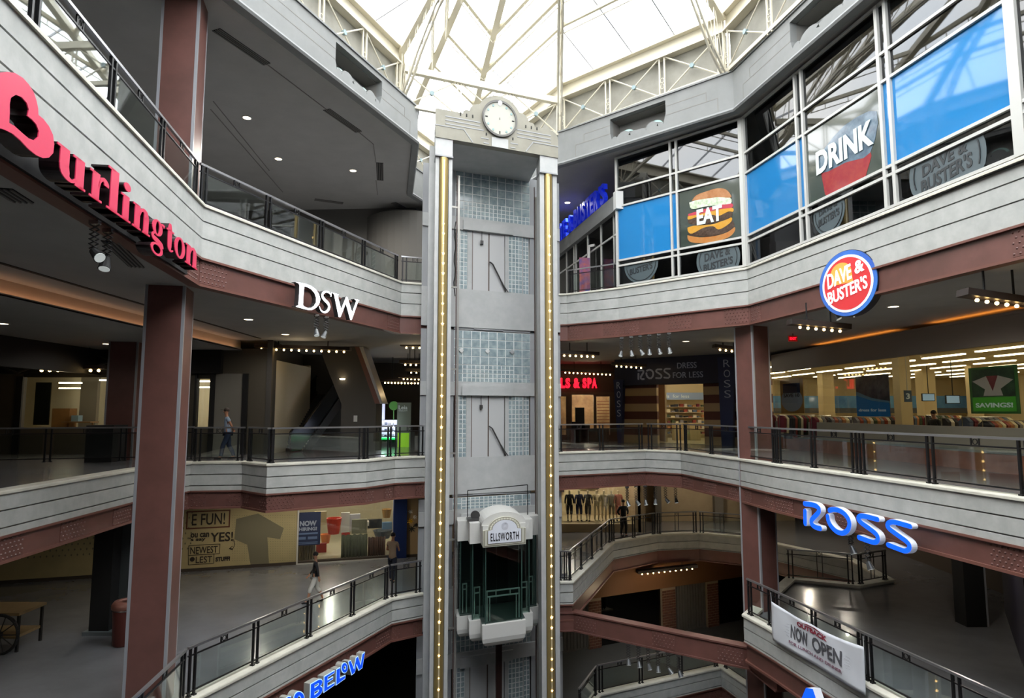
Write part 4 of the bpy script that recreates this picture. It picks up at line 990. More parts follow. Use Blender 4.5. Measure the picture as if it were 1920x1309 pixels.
pxpoly([(200, 530), (400, 470), (600, 420), (730, 400), (735, 450), (600, 470), (400, 515), (210, 555)], -.015, mat('tomato', '#b4364a', .3), 'tomato_slice')
pxpoly([(210, 390), (300, 360), (450, 330), (600, 320), (710, 330), (720, 400), (560, 420), (400, 440), (240, 470)], -.012, mat('lettuce', '#9db48c', .08, noise=9, col2='#dfe3d0'), 'lettuce')
pxpoly([(240, 370), (300, 300), (430, 250), (560, 215), (660, 230), (715, 290), (715, 330), (560, 325), (400, 345)], -.009, mat('bun_top', '#bb8a63', .08, noise=4, col2='#a5704a'), 'top_bun')
def slantword(root, pl, word, a, b, h, mt, z):   # a, b: baseline ends on the plane
    d = (pl(*b) - pl(*a)); w = d.length; pt = Plane(pl(a[0], a[1]), d, pl.b, pl.c); m = MB(); pt.text(m, word, 0, 0, z, w=w, h=h, bold=.04, th=.004); return m.build('lettering', mt, root)
M_PRW = mat('print_white', '#cbd8d4', .3, emit='#dff0ea', estr=.05)
a, b = bz(305, 672), bz(618, 620); slantword(bg_, pl0, 'EAT', a, (b[0], a[1] + .0), abs(bz(305, 480)[1] - a[1]) * 1.0, M_PRW, -.004)
dz_ = lambda x, y: pl1.px(1440 + x / 2.975, y / 2.975)
dk = empty('drink_poster', pl1(4.6, zB, 0), 'window print of a red iced drink with the white word DRINK', 'window print')
m = MB(); pl1.box(m, 3.17, zB + .06, 5.95, zC_ - .06, -.042, -.036); m.build('film', MATS['film_grey'], dk)
pxpoly([(290, 960), (420, 900), (565, 840), (545, 960), (520, 1010), (420, 1060), (325, 1095), (305, 1040)], -.03, mat('red_drink', '#9c403c', .08, noise=5, col2='#8f2e38'), 'drink_body', dk, dz_, pl1)
pxpoly([(270, 880), (420, 700), (600, 620), (565, 850), (430, 905), (295, 965)], -.028, mat('blue_drink', '#46586a', .08, noise=4, col2='#6b7f8e'), 'drink_top', dk, dz_, pl1)
a, b = dz_(270, 980), dz_(590, 815); slantword(dk, pl1, 'DRINK', a, (b[0], a[1] + .02), abs(dz_(270, 850)[1] - a[1]) * 1.0, M_PRW, -.004)
# room behind the dark glass
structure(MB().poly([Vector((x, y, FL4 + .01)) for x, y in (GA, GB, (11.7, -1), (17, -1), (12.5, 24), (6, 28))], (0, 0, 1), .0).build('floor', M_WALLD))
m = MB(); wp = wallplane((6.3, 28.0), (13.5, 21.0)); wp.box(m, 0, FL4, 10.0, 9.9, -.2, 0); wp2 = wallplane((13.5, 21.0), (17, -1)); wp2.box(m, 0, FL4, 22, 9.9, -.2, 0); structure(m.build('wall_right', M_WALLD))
# entrance band with blue letters
NA, NB = (2.15, 32.0), (4.05, 23.95); ne = wallplane(NA, NB); NL = seglen(NA, NB)
m = MB(); ne.box(m, -3, 7.78, NL, 8.4, -.3, .05); structure(m.build('wall_right', M_FASC))
m = MB(); ne.box(m, NL - .02, 7.76, NL + .25, 8.46, -.3, .12); structure(m.build('trim_97', M_WHITE))
es = empty('entrance_letters', ne(NL / 2, 8.4, 0), "tall blue letters standing on the pale band left of the blue windows", 'store sign')
word = "DAVE & BUSTER'S"; wds = {'D': .5, 'A': .55, 'V': .55, 'E': .42, '&': .55, ' ': .2, 'B': .5, 'U': .5, 'S': .48, 'T': .48, 'R': .5, "'": .14}
tot = sum(wds[c] + .06 for c in word); x = NL - 1.05 - tot * .98
for c in word:
    w = wds[c]
    if c != ' ':
        m = MB(); h = .88 if c != "'" else .28; ne.text(m, c, x, 8.42 + (.6 if c == "'" else 0), -.1, w=w, h=h, bold=.03, th=.16); m.build('letter', mat('deep_blue', '#1d35c8', .3, emit='#1730ff', estr=.1), es)
    x += (w + .06) * .98
gw = empty('window_30', ne(NL / 2, FL4, -.1), kind='structure')
m = MB()
for x in (.2, 1.6, 2.7, 3.0, 4.6, 6.2, 7.6): ne.box(m, x, FL4, x + .09, 7.78, -.2, -.12)
ne.box(m, 0, 6.9, NL, 6.97, -.2, -.12); ne.box(m, 0, FL4, NL, FL4 + .1, -.2, -.12); m.build('window_frame', M_FRAME, gw)
m = MB(); ne.box(m, 0, FL4 + .1, NL, 7.78, -.17, -.16); m.build('pane', M_DARKGLASS, gw)
od = empty('door_5', ne(6.3, FL4, 0), kind='structure')
m = MB(); q = Plane(ne(5.1, FL4, .0), Vector((.75, -.66, 0)))
for x0, x1, z0, z1 in ((0, .1, 0, 2.6), (1.1, 1.2, 0, 2.6), (0, 1.2, 2.5, 2.6), (0, 1.2, 0, .12)): q.box(m, x0, z0, x1, z1, 0, .05)
m.build('door_frame', M_FRAME, od); m = MB(); q.box(m, .1, .1, 1.1, 2.5, .02, .03); m.build('pane', M_SHOPGLASS, od)
pbn = empty('standing_banner', (3.2, 26.5, FL4), 'orange and blue poster stand behind the railing right of the lift tower', 'poster')
q = Plane((2.85, 26.4, FL4), (1, .15, 0)); m = MB(); q.box(m, 0, .1, .45, 1.9, 0, .03); m.build('print', mat('poster_orange', '#b8563c', .5, noise=3, col2='#2c3f8a'), pbn); m = MB(); q.box(m, .05, 0, .4, .1, -.1, .12); m.build('foot', M_BLK, pbn)

# ---- white hanging banner
plN = shifted(P2b[11], P2b[12], .07)
q = [plN.px(*p) for p in ((1448, 1124), (1620, 1205), (1612, 1283), (1442, 1190))]
(bx0, bz1), (bx1, bz1b), _, (bx0b, bz0) = q; bz1 = -5.36; bz0 = -6.42; bx0 = max(q[0][0], .05); bx1 = q[1][0]
bn = empty('banner', plN((bx0 + bx1) / 2, bz0, 0), 'white vinyl banner reading NOW OPEN tied to the railing', 'banner')
m = MB(); nx, nz_ = 36, 12; vs = []
def sag(u, v): return .022 * sin(u * 9 + v * 3) * (1 - .3 * v) + .006 * sin(u * 23 + v * 7)
W_, H_ = bx1 - bx0, bz1 - bz0
def onb(u, v, e=0.0): return plN(bx0 + W_ * u, bz0 + H_ * v - .07 * sin(pi * u) * v - .03 * abs(sin(2 * pi * u)) * v, .03 + sag(u, v) + e)
for i in range(nx + 1):
    for j in range(nz_ + 1): vs.append(onb(i / nx, j / nz_))
m.add(vs, [(i * (nz_ + 1) + j, (i + 1) * (nz_ + 1) + j, (i + 1) * (nz_ + 1) + j + 1, i * (nz_ + 1) + j + 1) for i in range(nx) for j in range(nz_)])
o = m.build('sheet', mat('banner_white', '#cfd2d8', .55), bn, smooth=True); md = o.modifiers.new('s', 'SOLIDIFY'); md.thickness = .006
def btext(body, u0, u1, v0, v1, mt, bold=.03, nm='lettering'):
    vs, fs, w = textmesh(body, w=u1 - u0, h=v1 - v0, bold=bold, th=.004); m = MB(); m.add([onb(u0 + v[0], v0 + v[1], .012 + v[2]) for v in vs], fs); m.build(nm, mt, bn)
M_INKG = mat('banner_grey', '#55555a', .6); M_INKR = mat('banner_red', '#8a2438', .6)
btext('NOW', .24, .44, .36, .72, M_INKG, .025); btext('OPEN', .49, .80, .36, .72, M_INKG, .025)
btext('OUTBACK', .32, .66, .78, .90, M_INKR, .04, 'red_lettering'); btext('FOR LUNCH AND DINNER', .22, .80, .20, .28, mat('banner_plum', '#84586a', .6), .01, 'small_lettering')
m = MB(); hp = [(.32, .925), (.40, .93), (.45, .955), (.50, .95), (.54, .965), (.60, .93), (.66, .90), (.60, .915), (.5, .93), (.4, .918)]
m.add([onb(a, b, .016) for a, b in hp], [(0, 1, 9), (1, 2, 8, 9), (2, 3, 8), (3, 4, 8), (4, 5, 7, 8), (5, 6, 7)]); m.build('ridge_mark', M_INKR, bn)
m = MB()
for s, uu in ((0, .19), (1, .84)):
    for k in range(5): m.bar(onb(uu - (.02 * (k % 2)) , .38 + .07 * k, .014), onb(uu + .035, .38 + .07 * k + (.02 - .01 * k) * (1 if s else -1), .014), .003, .006)
m.build('ray_marks', mat('banner_pale', '#9a9aa2', .6), bn)
m = MB()
for u in (0.0, .45, 1.0): m.bar(onb(u, 1), onb(u, 1) + Vector((0, 0, .24)), .012)
m.build('tie_string', M_WHITE, bn)
# ================================================================ rooms behind the galleries
def wallseg(A, B, z0, z1, th, m, name='wall_back', openings=()):
    pl = wallplane(A, B); L = seglen(A, B); mb = MB(); xs = sorted(openings); x = 0
    for s0, s1, a, b in xs:
        if s0 > x: pl.box(mb, x, z0, s0, z1, -th, 0)
        if a > z0: pl.box(mb, s0, z0, s1, a, -th, 0)
        if b < z1: pl.box(mb, s0, b, s1, z1, -th, 0)
        x = s1
    if x < L: pl.box(mb, x, z0, L, z1, -th, 0)
    return structure(mb.build(name, m)), pl
def boxthing(pl, x0, z0, x1, z1, d0, d1, m, name, label, cat, group=None):
    mb = MB(); pl.box(mb, x0, z0, x1, z1, d0, d1); return tag(mb.build(name, m), label, cat, group)
def fill_lamp(p, w, col=(1, .86, .68), r=.12):  # added fill light: unseen point source without a fixture of its own
    l = bpy.data.lights.new('fill_lamp', 'POINT'); l.energy = w; l.color = col; l.shadow_soft_size = 0.0
    o = bpy.data.objects.new('fill_lamp', l); COL.objects.link(o); o.location = p; return o
def spot(p, w, col=(1, .9, .75)):
    l = bpy.data.lights.new('spot', 'SPOT'); l.energy = w; l.color = col; l.shadow_soft_size = .06; l.spot_size = radians(168); l.spot_blend = .5
    o = bpy.data.objects.new('spot', l); COL.objects.link(o); o.location = p; return o
def downlight(px, py, z, where, w=60, r=.13, power_down=1.7, col=(1, .94, .86)):
    x, y = Z(px, py, z - .012); t = empty('downlight', (x, y, z - .03), 'round recessed downlight ' + where, 'downlight', 'round recessed downlights in the gallery ceilings', kind='thing')
    m = MB(); m.lathe((x, y, z), [(r + .03, 0), (r + .03, -.02), (r, -.02), (r, -.004)], 20); m.build('rim', M_WHITE, t)
    m = MB(); m.poly([(x + r * cos(q * pi / 10), y + r * sin(q * pi / 10), z - .012) for q in range(20)], (0, 0, 1), .005); m.build('lens', M_DOWN, t)
    if w: spot((x, y, z - .05), w * 2.2, col)
    return t
for px_, py_, wh in ((463, 221, 'nearest the rust brown pillar, top gallery ceiling'), (522, 298, 'second from the pillar, top gallery ceiling'), (662, 320, 'third from the pillar, top gallery ceiling')): downlight(px_, py_, 9.95, wh, 330)
downlight(1064, 380, 9.95, 'above the blue entrance letters', 300)
for px_, py_, wh, w in ((466, 599, 'in the upper gallery soffit right of the tall pillar', 75), (535, 627, 'in the upper gallery soffit, second right of the pillar', 75), (1286, 640, 'left of the right pillar, near the hanging spotlights', 70), (1675, 575, 'right of the round sign', 60)): downlight(px_, py_, 2.84, wh, w)
# top gallery, left: dark back walls
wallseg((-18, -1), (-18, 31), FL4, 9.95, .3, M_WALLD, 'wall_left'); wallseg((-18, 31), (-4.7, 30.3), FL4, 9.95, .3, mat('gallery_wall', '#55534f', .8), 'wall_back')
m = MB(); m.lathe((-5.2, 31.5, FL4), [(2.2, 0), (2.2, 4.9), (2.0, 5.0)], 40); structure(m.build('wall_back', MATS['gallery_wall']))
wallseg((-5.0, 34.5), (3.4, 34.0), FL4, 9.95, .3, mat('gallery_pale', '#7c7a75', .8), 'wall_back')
# slatted ceiling vents
def vent(p0, p1, z, lab, w=.28):
    a, b = Vector(Z(*p0, z)), Vector(Z(*p1, z)); d = (b - a).normalized(); n = Vector((-d.y, d.x)); t = empty('ceiling_vent', (a.x, a.y, z), lab, 'ceiling vent', None, kind='thing')
    q = Plane((a.x, a.y, z), (d.x, d.y, 0), (n.x, n.y, 0), (0, 0, -1)); L = (b - a).length; m = MB(); q.box(m, 0, -w / 2, L, w / 2, 0, .012); m.build('backing', M_BLK, t)
    m = MB()
    for k in range(4): q.box(m, 0, -w / 2 + w * k / 4 + .01, L, -w / 2 + w * k / 4 + .035, .012, .03)
    m.build('slats', M_SOFFIT2, t)
vent((405, 55), (500, 120), 9.95, 'long slatted ceiling vent beside the tall brown pillar, top gallery'); vent((612, 205), (672, 247), 9.95, 'slatted ceiling vent in the middle of the top gallery soffit')
vent((712, 305), (713, 338), 9.95, 'short slatted vent near the inner corner of the top gallery soffit'); vent((590, 374), (643, 381), 9.95, 'slatted vent far back in the top gallery soffit'); vent((738, 380), (775, 400), 9.95, 'slatted vent in the soffit nearest the lift tower')
vent((0, 352), (42, 378), 2.84, 'slatted soffit vent at the left edge under the red letters'); vent((207, 452), (256, 500), 2.84, 'slatted soffit vent beside the pair of hanging spotlights')
# shallow reveal lines in the top soffit
m = MB()
for p0, p1 in (((500, 120), (612, 205)), ((672, 247), (700, 270)), ((700, 270), (705, 305)), ((705, 338), (708, 365)), ((395, 205), (530, 360)), ((400, 190), (505, 320))):
    a, b = Vector(Z(*p0, 9.95)), Vector(Z(*p1, 9.95)); m.bar((a.x, a.y, 9.945), (b.x, b.y, 9.945), .03, .02)
structure(m.build('trim_98', M_SOFFIT2))

# ---------------- middle gallery, left side
Cz = 2.5
wA, wB = (-26, 25.2), (-9.55, 25.2)
s = lambda px, py=760, pl=None: pl.px(px, py)[0]
plw = wallplane(wA, wB)
w0, w1 = s(42, pl=plw), s(218, pl=plw); v0, v1 = s(369, pl=plw), s(394, pl=plw)
M_BEIGE = mat('beige_wall', '#8d8574', .7)
wallseg(wA, wB, FL3, Cz, .15, mat('umber_wall', '#4d473c', .7), 'wall_back', [(w0, w1, -.62, 1.36), (v0, v1, -.62, 1.30)])
m = MB(); m.box(-16.5, 12.0, Cz - .06, -11.0, 25.6, Cz); m.box(-36, -1, Cz - .06, -16.5, 25.6, Cz); structure(m.build('ceiling', M_SOFFIT))
m = MB(); m.box(-11.06, 12.0, Cz, -11.0, 25.6, 2.84); structure(m.build('trim_99', mat('cove_face', '#b8a796', .7)))
m = MB(); m.box(-9.85, 8, 2.825, -9.75, 24.5, 2.845); structure(m.build('trim_100', M_BLK))
t = empty('cove_light', (-11.4, 18, Cz), 'long warm light strip hidden in the ceiling cove behind the left pillar', 'light strip', kind='thing'); m = MB(); m.box(-11.02, 12.5, Cz - .06, -10.78, 25.2, Cz - .03); m.box(-10.8, 12.5, Cz - .06, -10.78, 25.2, Cz); structure(m.build('trim_120', M_SOFFIT)); m = MB(); m.box(-10.95, 12.5, Cz - .02, -10.88, 25, Cz); m.build('strip', mat('cove_glow', '#ffd2a8', .5, emit='#ffc296', estr=2.2), t)
m = MB(); m.box(-16.5, 12, 1.45, -16.3, 25.2, Cz); m.box(-26, 25.0, 1.5, -11.5, 25.2, Cz); structure(m.build('wall_left', M_BLK))
downlight(5, 607, Cz - .06, 'in the low soffit at the left picture edge', 25); downlight(200, 645, Cz - .06, 'in the low soffit left of the tall pillar', 25)
# lit shop room
M_ROOM = mat('room_white', '#c9c0a8', .8); M_TUBE = mat('tube_glow', '#fffbe8', .4, emit='#fff2cf', estr=7.0)
m = MB(); m.box(-26, 30.4, FL3, -9.7, 30.5, 2.2); m.box(-26, 25.4, 2.0, -9.7, 30.4, 2.1); m.box(-26, 25.4, FL3, -9.7, 30.4, FL3 + .02); m.box(-9.75, 25.4, FL3, -9.65, 30.4, 2.1); m.box(-26.1, 25.4, FL3, -26, 30.4, 2.1); structure(m.build('wall_back', M_ROOM))
win = empty('window_40', plw((w0 + w1) / 2, -.62, 0), kind='structure'); m = MB(); plw.box(m, w0, -.62, w1, 1.36, -.1, -.09); plw.box(m, v0, -.62, v1, 1.3, -.1, -.09); m.build('pane', M_SHOPGLASS, win)
m = MB()
for x in (w0 - .25, w1): plw.box(m, x, FL3, x + .25, 1.4, 0, .08)
for x in (v0 - .08, v1, s(455, pl=plw)): plw.box(m, x, FL3, x + (.08 if x < v1 else .2), 1.5, 0, .1)
plw.box(m, w0, 1.36, w1, 1.5, 0, .05); m.build('window_frame', M_BLK, win)
for k, (px0, px1, py, yy) in enumerate(((110, 150, 719, 28), (110, 150, 729, 29.3), (186, 225, 714, 27), (208, 225, 724, 28.5), (372, 392, 716, 27.5), (372, 392, 727, 29.5))):
    a, b = Y(px0, py, yy), Y(px1, py, yy); m = MB(); m.fbox(a, b - a, Vector((0, .15, 0)), Vector((0, 0, .05))); m.build('x', M_TUBE); o = bpy.data.objects[-1] if False else COL.objects[-1]; o.name = 'ceiling_tube'
    tag(o, 'bright ceiling tube inside the lit shop at the far left', 'tube light', 'tube lights in the far left shop')
pr = Plane((-26, 29.2, FL3), (1, 0, 0)); gx = lambda px, py=760, yy=29.2: Y(px, py, yy)
m = MB(); a, b = gx(66, 717), gx(85, 797); q = Plane((0, 29.3, 0), (1, 0, 0)); q.box(m, a.x, b.z, b.x + .1, a.z, 0, .05); tag(m.build('tall_mirror', mat('mirror_dark', '#20231f', .1, metal=.3)), 'tall narrow dark glass panel on the pale wall inside the far left shop', 'mirror')
a, b = gx(110, 766), gx(140, 800); m = MB(); q.box(m, a.x, b.z - .3, b.x, a.z, 0, .5); tag(m.build('crate', mat('crate_tan', '#8a6238', .7, noise=8)), 'tan wooden crate inside the far left shop', 'crate')
a, b = gx(148, 779), gx(160, 790); m = MB(); q.box(m, a.x, b.z, b.x, a.z, .3, .6); tag(m.build('box', mat('box_blue', '#7c98ab', .6)), 'pale blue box on the shop table at the far left', 'box')
tb = empty('display_table', (gx(165, 790).x, 29.6, FL3), 'low wooden display table inside the far left shop', 'table'); a, b = gx(135, 790), gx(188, 795); m = MB(); q.box(m, a.x, a.z - .06, b.x, a.z, .2, .8); m.build('table_top', mat('wood_mid', '#7a5a3c', .5), tb)
for xx in (a.x + .1, b.x - .1):
    m = MB(); q.box(m, xx - .03, FL3 + .02, xx + .03, a.z - .06, .45, .5); m.build('leg', MATS['wood_mid'], tb)
m = MB(); a, b = gx(150, 705), gx(176, 792); q.box(m, a.x, FL3, b.x, a.z, -.2, .0); structure(m.build('wall_back', mat('room_grey', '#6d675c', .8)))
m = MB(); pb_ = wallplane((-15.4, 18.7), (-13.6, 19.4)); c = Z(194, 866, FL3); m.box(c[0] - .45, c[1] - .3, FL3, c[0] + .45, c[1] + .5, -.45); tag(m.build('black_cabinet', M_BLK), 'black box cabinet behind the far left railing', 'cabinet')
fill_lamp((-16, 28, 1.2), 95, (1, .93, .8)); fill_lamp((-12.2, 28, 1.2), 40, (1, .93, .8))  # added fill inside the far left shop, no fixture
# black roof-truss strip above the shop
m = MB()
for k in range(4): x = -24 + 2.4 * k; m.bar((x, 24.6, 1.5), (x + 2.4, 24.6, 2.4), .06); m.bar((x, 24.6, 2.4), (x + 2.4, 24.6, 1.5), .06); m.box(x - .25, 24.4, 1.7, x + .25, 24.6, 2.4)
tag(m.build('dark_truss', mat('truss_dark', '#2a2724', .6)), 'dark lattice truss hanging over the far left shop window', 'truss')
m = MB(); plw.box(m, s(394, pl=plw) + .1, FL3, s(455, pl=plw), 1.5, .0, .06); structure(m.build('wall_back', mat('panel_grey', '#7a776f', .7)))
# walls around the escalator
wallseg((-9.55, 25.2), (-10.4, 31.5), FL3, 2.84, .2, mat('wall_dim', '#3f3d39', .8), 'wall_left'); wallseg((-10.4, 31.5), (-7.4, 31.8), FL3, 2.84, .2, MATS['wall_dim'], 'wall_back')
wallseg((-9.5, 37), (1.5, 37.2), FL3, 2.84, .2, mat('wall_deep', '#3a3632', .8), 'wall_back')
for nm, base, d2, ln, wd2 in (('escalator', (-10.25, 26.4), (.1, .995), 11.0, 1.2),):
    e = empty('escalator', (base[0], base[1], FL3), 'escalator with dark glass sides and shiny handrails climbing behind the left railing', 'escalator')
    d3 = Vector((d2[0], d2[1], 0)); r3 = Vector((d2[1], -d2[0], 0)); P0 = Vector((base[0], base[1], FL3)); up = d3 * cos(radians(30)) + Vector((0, 0, sin(radians(30))))
    for side, off in (('l', 0), ('r', wd2)):
        o_ = r3 * off; m = MB(); a = P0 + o_; pts = [a + Vector((0, 0, .05)), a + d3 * 1.0 + Vector((0, 0, .05)), a + d3 * 1.0 + up * 6.6 + Vector((0, 0, .05))]
        top = [p + Vector((0, 0, .9)) for p in pts]; n_ = r3 * .02
        m.poly([pts[0], pts[1], pts[2], top[2], top[1], top[0]], r3, .02); m.build('balustrade', mat('smoked_glass', '#16191a', .2, spec=.3), e)
        hr_ = [a + Vector((-.0, 0, .1)), a - d3 * .22 + Vector((0, 0, .45)), a - d3 * .08 + Vector((0, 0, .85)), top[0] + d3 * .15 + Vector((0, 0, .03)), top[1] + Vector((0, 0, .05)), top[2] + Vector((0, 0, .05))]
        m = MB(); m.path(hr_, .045, 8); m.build('handrail', mat('handrail_black', '#0d0d0e', .25), e)
        m = MB(); m.bar(pts[1] + r3 * (.04 if side == 'l' else -.04) + Vector((0, 0, .12)), pts[2] + r3 * (.04 if side == 'l' else -.04) + Vector((0, 0, .12)), .06, .16); m.build('skirt_trim', mat('bronze_trim', '#8a6a48', .22, metal=.9), e)
    m = MB(); st = P0 + d3 * 1.0
    for k in range(30):
        c_ = st + up * (.42 * k / cos(0)) * .5; m.fbox(c_ + r3 * .06, r3 * (wd2 - .12), d3 * .2, Vector((0, 0, .12)))
    m.build('steps', mat('step_dark', '#1c1b1a', .5, metal=.4), e)
    m = MB(); m.poly([P0 + d3 * .0, P0 + d3 * 1.0, st + up * 6.6, st + up * 6.6 - Vector((0, 0, .7)), st + d3 * .9 + Vector((0, 0, 0))], r3, .05); vs = [v + r3 * (wd2 + .05) for v in m.v]; m2 = MB(); m2.add(list(m.v), m.f); m2.add(vs, m.f); m2.build('truss_side', M_BLK, e)
# grey stair underside and its pier
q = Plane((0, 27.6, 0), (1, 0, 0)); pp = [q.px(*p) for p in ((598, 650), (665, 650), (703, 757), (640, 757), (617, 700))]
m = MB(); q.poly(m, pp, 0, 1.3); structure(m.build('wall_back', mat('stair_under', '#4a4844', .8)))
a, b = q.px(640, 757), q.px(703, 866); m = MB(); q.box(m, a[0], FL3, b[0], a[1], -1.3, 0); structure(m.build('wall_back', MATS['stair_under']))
m = MB(); q.poly(m, [q.px(*p) for p in ((665, 650), (674, 650), (713, 757), (703, 757))], .0, 1.2); structure(m.build('trim_101', M_BROWN2)); m = MB(); q.poly(m, [q.px(*p) for p in ((674, 650), (681, 650), (718, 757), (713, 757))], .05, 1.2); structure(m.build('trim_102', M_STRIP))
a = q.px(663, 785); m = MB(); q.box(m, a[0], a[1] - .13, a[0] + .16, a[1] + .13, 0, .01); tag(m.build('notice', M_WHITE), 'small paper notice on the grey pier left of the kiosk', 'notice')
p_ = Y(642, 711, 27.5); t = empty('downlight', p_, 'small round warm light on the slanted grey stair underside', 'downlight', kind='thing'); m = MB(); m.lathe(p_, [(.0, -.04), (.1, -.03), (.12, 0), (.12, .03)], 14); m.build('lens', M_DOWN, t)
# kiosk with green neon edge
ky = 30.6; kq = Plane((0, ky, 0), (1, 0, 0)); K = empty('kiosk', (Y(718, 836, ky).x, ky, FL3), 'brightly lit kiosk counter with green neon edge behind the railing', 'kiosk')
kx0, kx1 = kq.px(692, 800)[0], kq.px(744, 800)[0]; zt2 = kq.px(700, 788)[1]; zn = kq.px(700, 824)[1]
m = MB(); kq.box(m, kx0, FL3, kx1, zn - .03, -1.2, -.1); m.build('plinth', M_BLK, K)
m = MB(); kq.box(m, kx0, zn, kx1, zn + .06, -1.0, .02); m.build('neon_edge', mat('neon_green', '#18e05a', .4, emit='#10d048', estr=2.5), K)
m = MB(); kq.box(m, kx0, zn + .06, kx1, zt2, -1.0, -.12); m.build('lit_counter', mat('counter_glow', '#cfd4e0', .3, emit='#c6cdea', estr=.75, noise=7), K)
for k in range(3):
    m = MB(); z = zn + .12 + (zt2 - zn - .1) * k / 3; kq.box(m, kx0, z, kx1, z + .03, -.12, -.02); m.build('shelf', mat('shelf_dark', '#3b3d44', .4), K)
    for j in range(7):
        m = MB(); x = kx0 + .08 + (kx1 - kx0 - .2) * j / 7; kq.box(m, x, z + .03, x + .1 + .05 * random.random(), z + .1 + .05 * random.random(), -.1, -.04); m.build('phone_case', mat('case_%d' % (j % 3), ['#d9dbe6', '#55607a', '#8d9098'][j % 3], .4), K)
m = MB(); a, b = kq.px(700, 757), kq.px(716, 787); kq.box(m, a[0], b[1], b[0], a[1], -.7, -.25); tag(m.build('display_case', mat('case_glow', '#dfe6ff', .3, emit='#cfd9ff', estr=.7)), 'small glowing display cabinet on the kiosk counter', 'display case')
m = MB(); a, b = kq.px(689, 759), kq.px(697, 782); kq.box(m, a[0], b[1], b[0], a[1], -.3, -.25); tag(m.build('price_card', mat('card_pink', '#b9a5a8', .5)), 'pinkish price card beside the kiosk display cabinet', 'card')
KS = empty('kiosk_sign', (Y(757, 836, ky - .3).x, ky - .3, FL3), 'tall grey and green signboard beside the kiosk', 'sign'); kq2 = Plane((0, ky - .3, 0), (1, 0, 0)); a, b = kq2.px(745, 755), kq2.px(769, 822)
m = MB(); kq2.box(m, a[0], FL3, b[0], a[1], -.2, 0); m.build('board', mat('board_grey', '#5d665a', .5, emit='#5d665a', estr=.15), KS)
m = MB(); kq2.box(m, a[0] + .05, b[1] - .5, b[0] - .05, b[1] + .25, 0, .01); m.build('green_panel', mat('green_lit', '#86b32a', .4, emit='#88c022', estr=.5), KS)
m = MB(); kq2.text(m, 'Leia', a[0] + .07, a[1] - .33, .005, w=.42, h=.2, bold=.02, th=.01); kq2.text(m, 'WARRANTY', a[0] + .07, a[1] - .42, .005, w=.42, h=.06, th=.01); m.build('lettering', M_PRW, KS)
p_ = Y(738, 761, 31.0); m = MB(); m.tube(p_, p_ + Vector((0, .08, 0)), .22, 20); m.bar(p_ + Vector((0, .04, -.2)), (p_.x, p_.y + .04, FL3), .04); tag(m.build('green_disc_sign', mat('green_disc', '#3f6b35', .5, emit='#4a8a3a', estr=.25)), 'round dim green sign behind the kiosk signboard', 'sign')
fill_lamp((Y(720, 780, 30).x, 29.9, -.6), 25, (.85, .9, 1))

# marquee bulb strips
def marquee(p0, p1, n, yy, lab, big=1.0, yy2=None):
    a = Y(p0[0], p0[1], yy); b = Y(p1[0], p1[1], yy2 or yy); t = empty('marquee_light', (a + b) / 2, lab, 'marquee light', kind='thing')
    d = (b - a).normalized(); m = MB(); m.bar(a - d * .25 + Vector((0, .05, .13)), b + d * .25 + Vector((0, .05, .13)), .35, .14); m.build('housing', mat('housing_brown', '#241a15', .5), t)
    for k in range(n):
        p = a.lerp(b, k / max(1, n - 1)); m = MB(); m.ball(p, .042 * big, 8, 6); m.build('bulb', M_MQ, t)
    top_ = 2.84 if a.z > -1 else -7.6
    for p in (a.lerp(b, .2), a.lerp(b, .8)):
        if top_ > p.z + .15: MB().bar(p + Vector((0, .05, .15)), (p.x, p.y + .05, top_ + .02), .03).build('hanger', M_BLK, t)
    fill_lamp((a + b) / 2 - Vector((0, .5, .25)), 3.0 * n * .22, (1, .78, .5), .2)  # unseen point source added below the strip to carry its glow
M_MQ = mat('marquee_bulb', '#fff0c0', .4, emit='#ffd48a', estr=14.0)
marquee((490, 655), (645, 660), 12, 25.5, 'brown strip of warm bulbs right above the escalator'); marquee((762, 652), (799, 653), 4, 27, 'bulb strip at lift tower height, topmost left of the tower')
marquee((760, 684), (800, 685), 5, 28, 'bulb strip, second down left of the lift tower'); marquee((771, 699), (800, 700), 4, 29, 'bulb strip, third down left of the lift tower', .8)
marquee((757, 711), (792, 712), 6, 31, 'bulb strip, fourth down left of the lift tower', .8); marquee((722, 718), (790, 719), 12, 33, 'bulb strip, lowest and longest left of the lift tower')
marquee((78, 695), (185, 695), 8, 24.2, 'long bulb strip over the far left shop window', 1.3); marquee((38, 683), (122, 683), 4, 23.6, 'short upper bulb strip over the far left shop window')
marquee((1058, 667), (1112, 669), 6, 26, 'bulb strip just right of the lift tower, upper'); marquee((1060, 699), (1144, 703), 12, 36, 'bulb strip over the red salon letters'); marquee((1156, 687), (1202, 690), 6, 32, 'bulb strip above the left slanted navy banner')
marquee((1350, 656), (1383, 660), 4, 26, 'bulb strip left of the right brown pillar'); marquee((1500, 614), (1575, 621), 6, 16.5, 'brown bulb strip under the round sign', .9); marquee((1832, 563), (1925, 577), 6, 12.5, 'bulb strip cut by the right picture edge', .9)
marquee((1204, 1077), (1298, 1067), 10, 32.6, 'bulb strip on the curved beam below the recess', .8, 33.0)

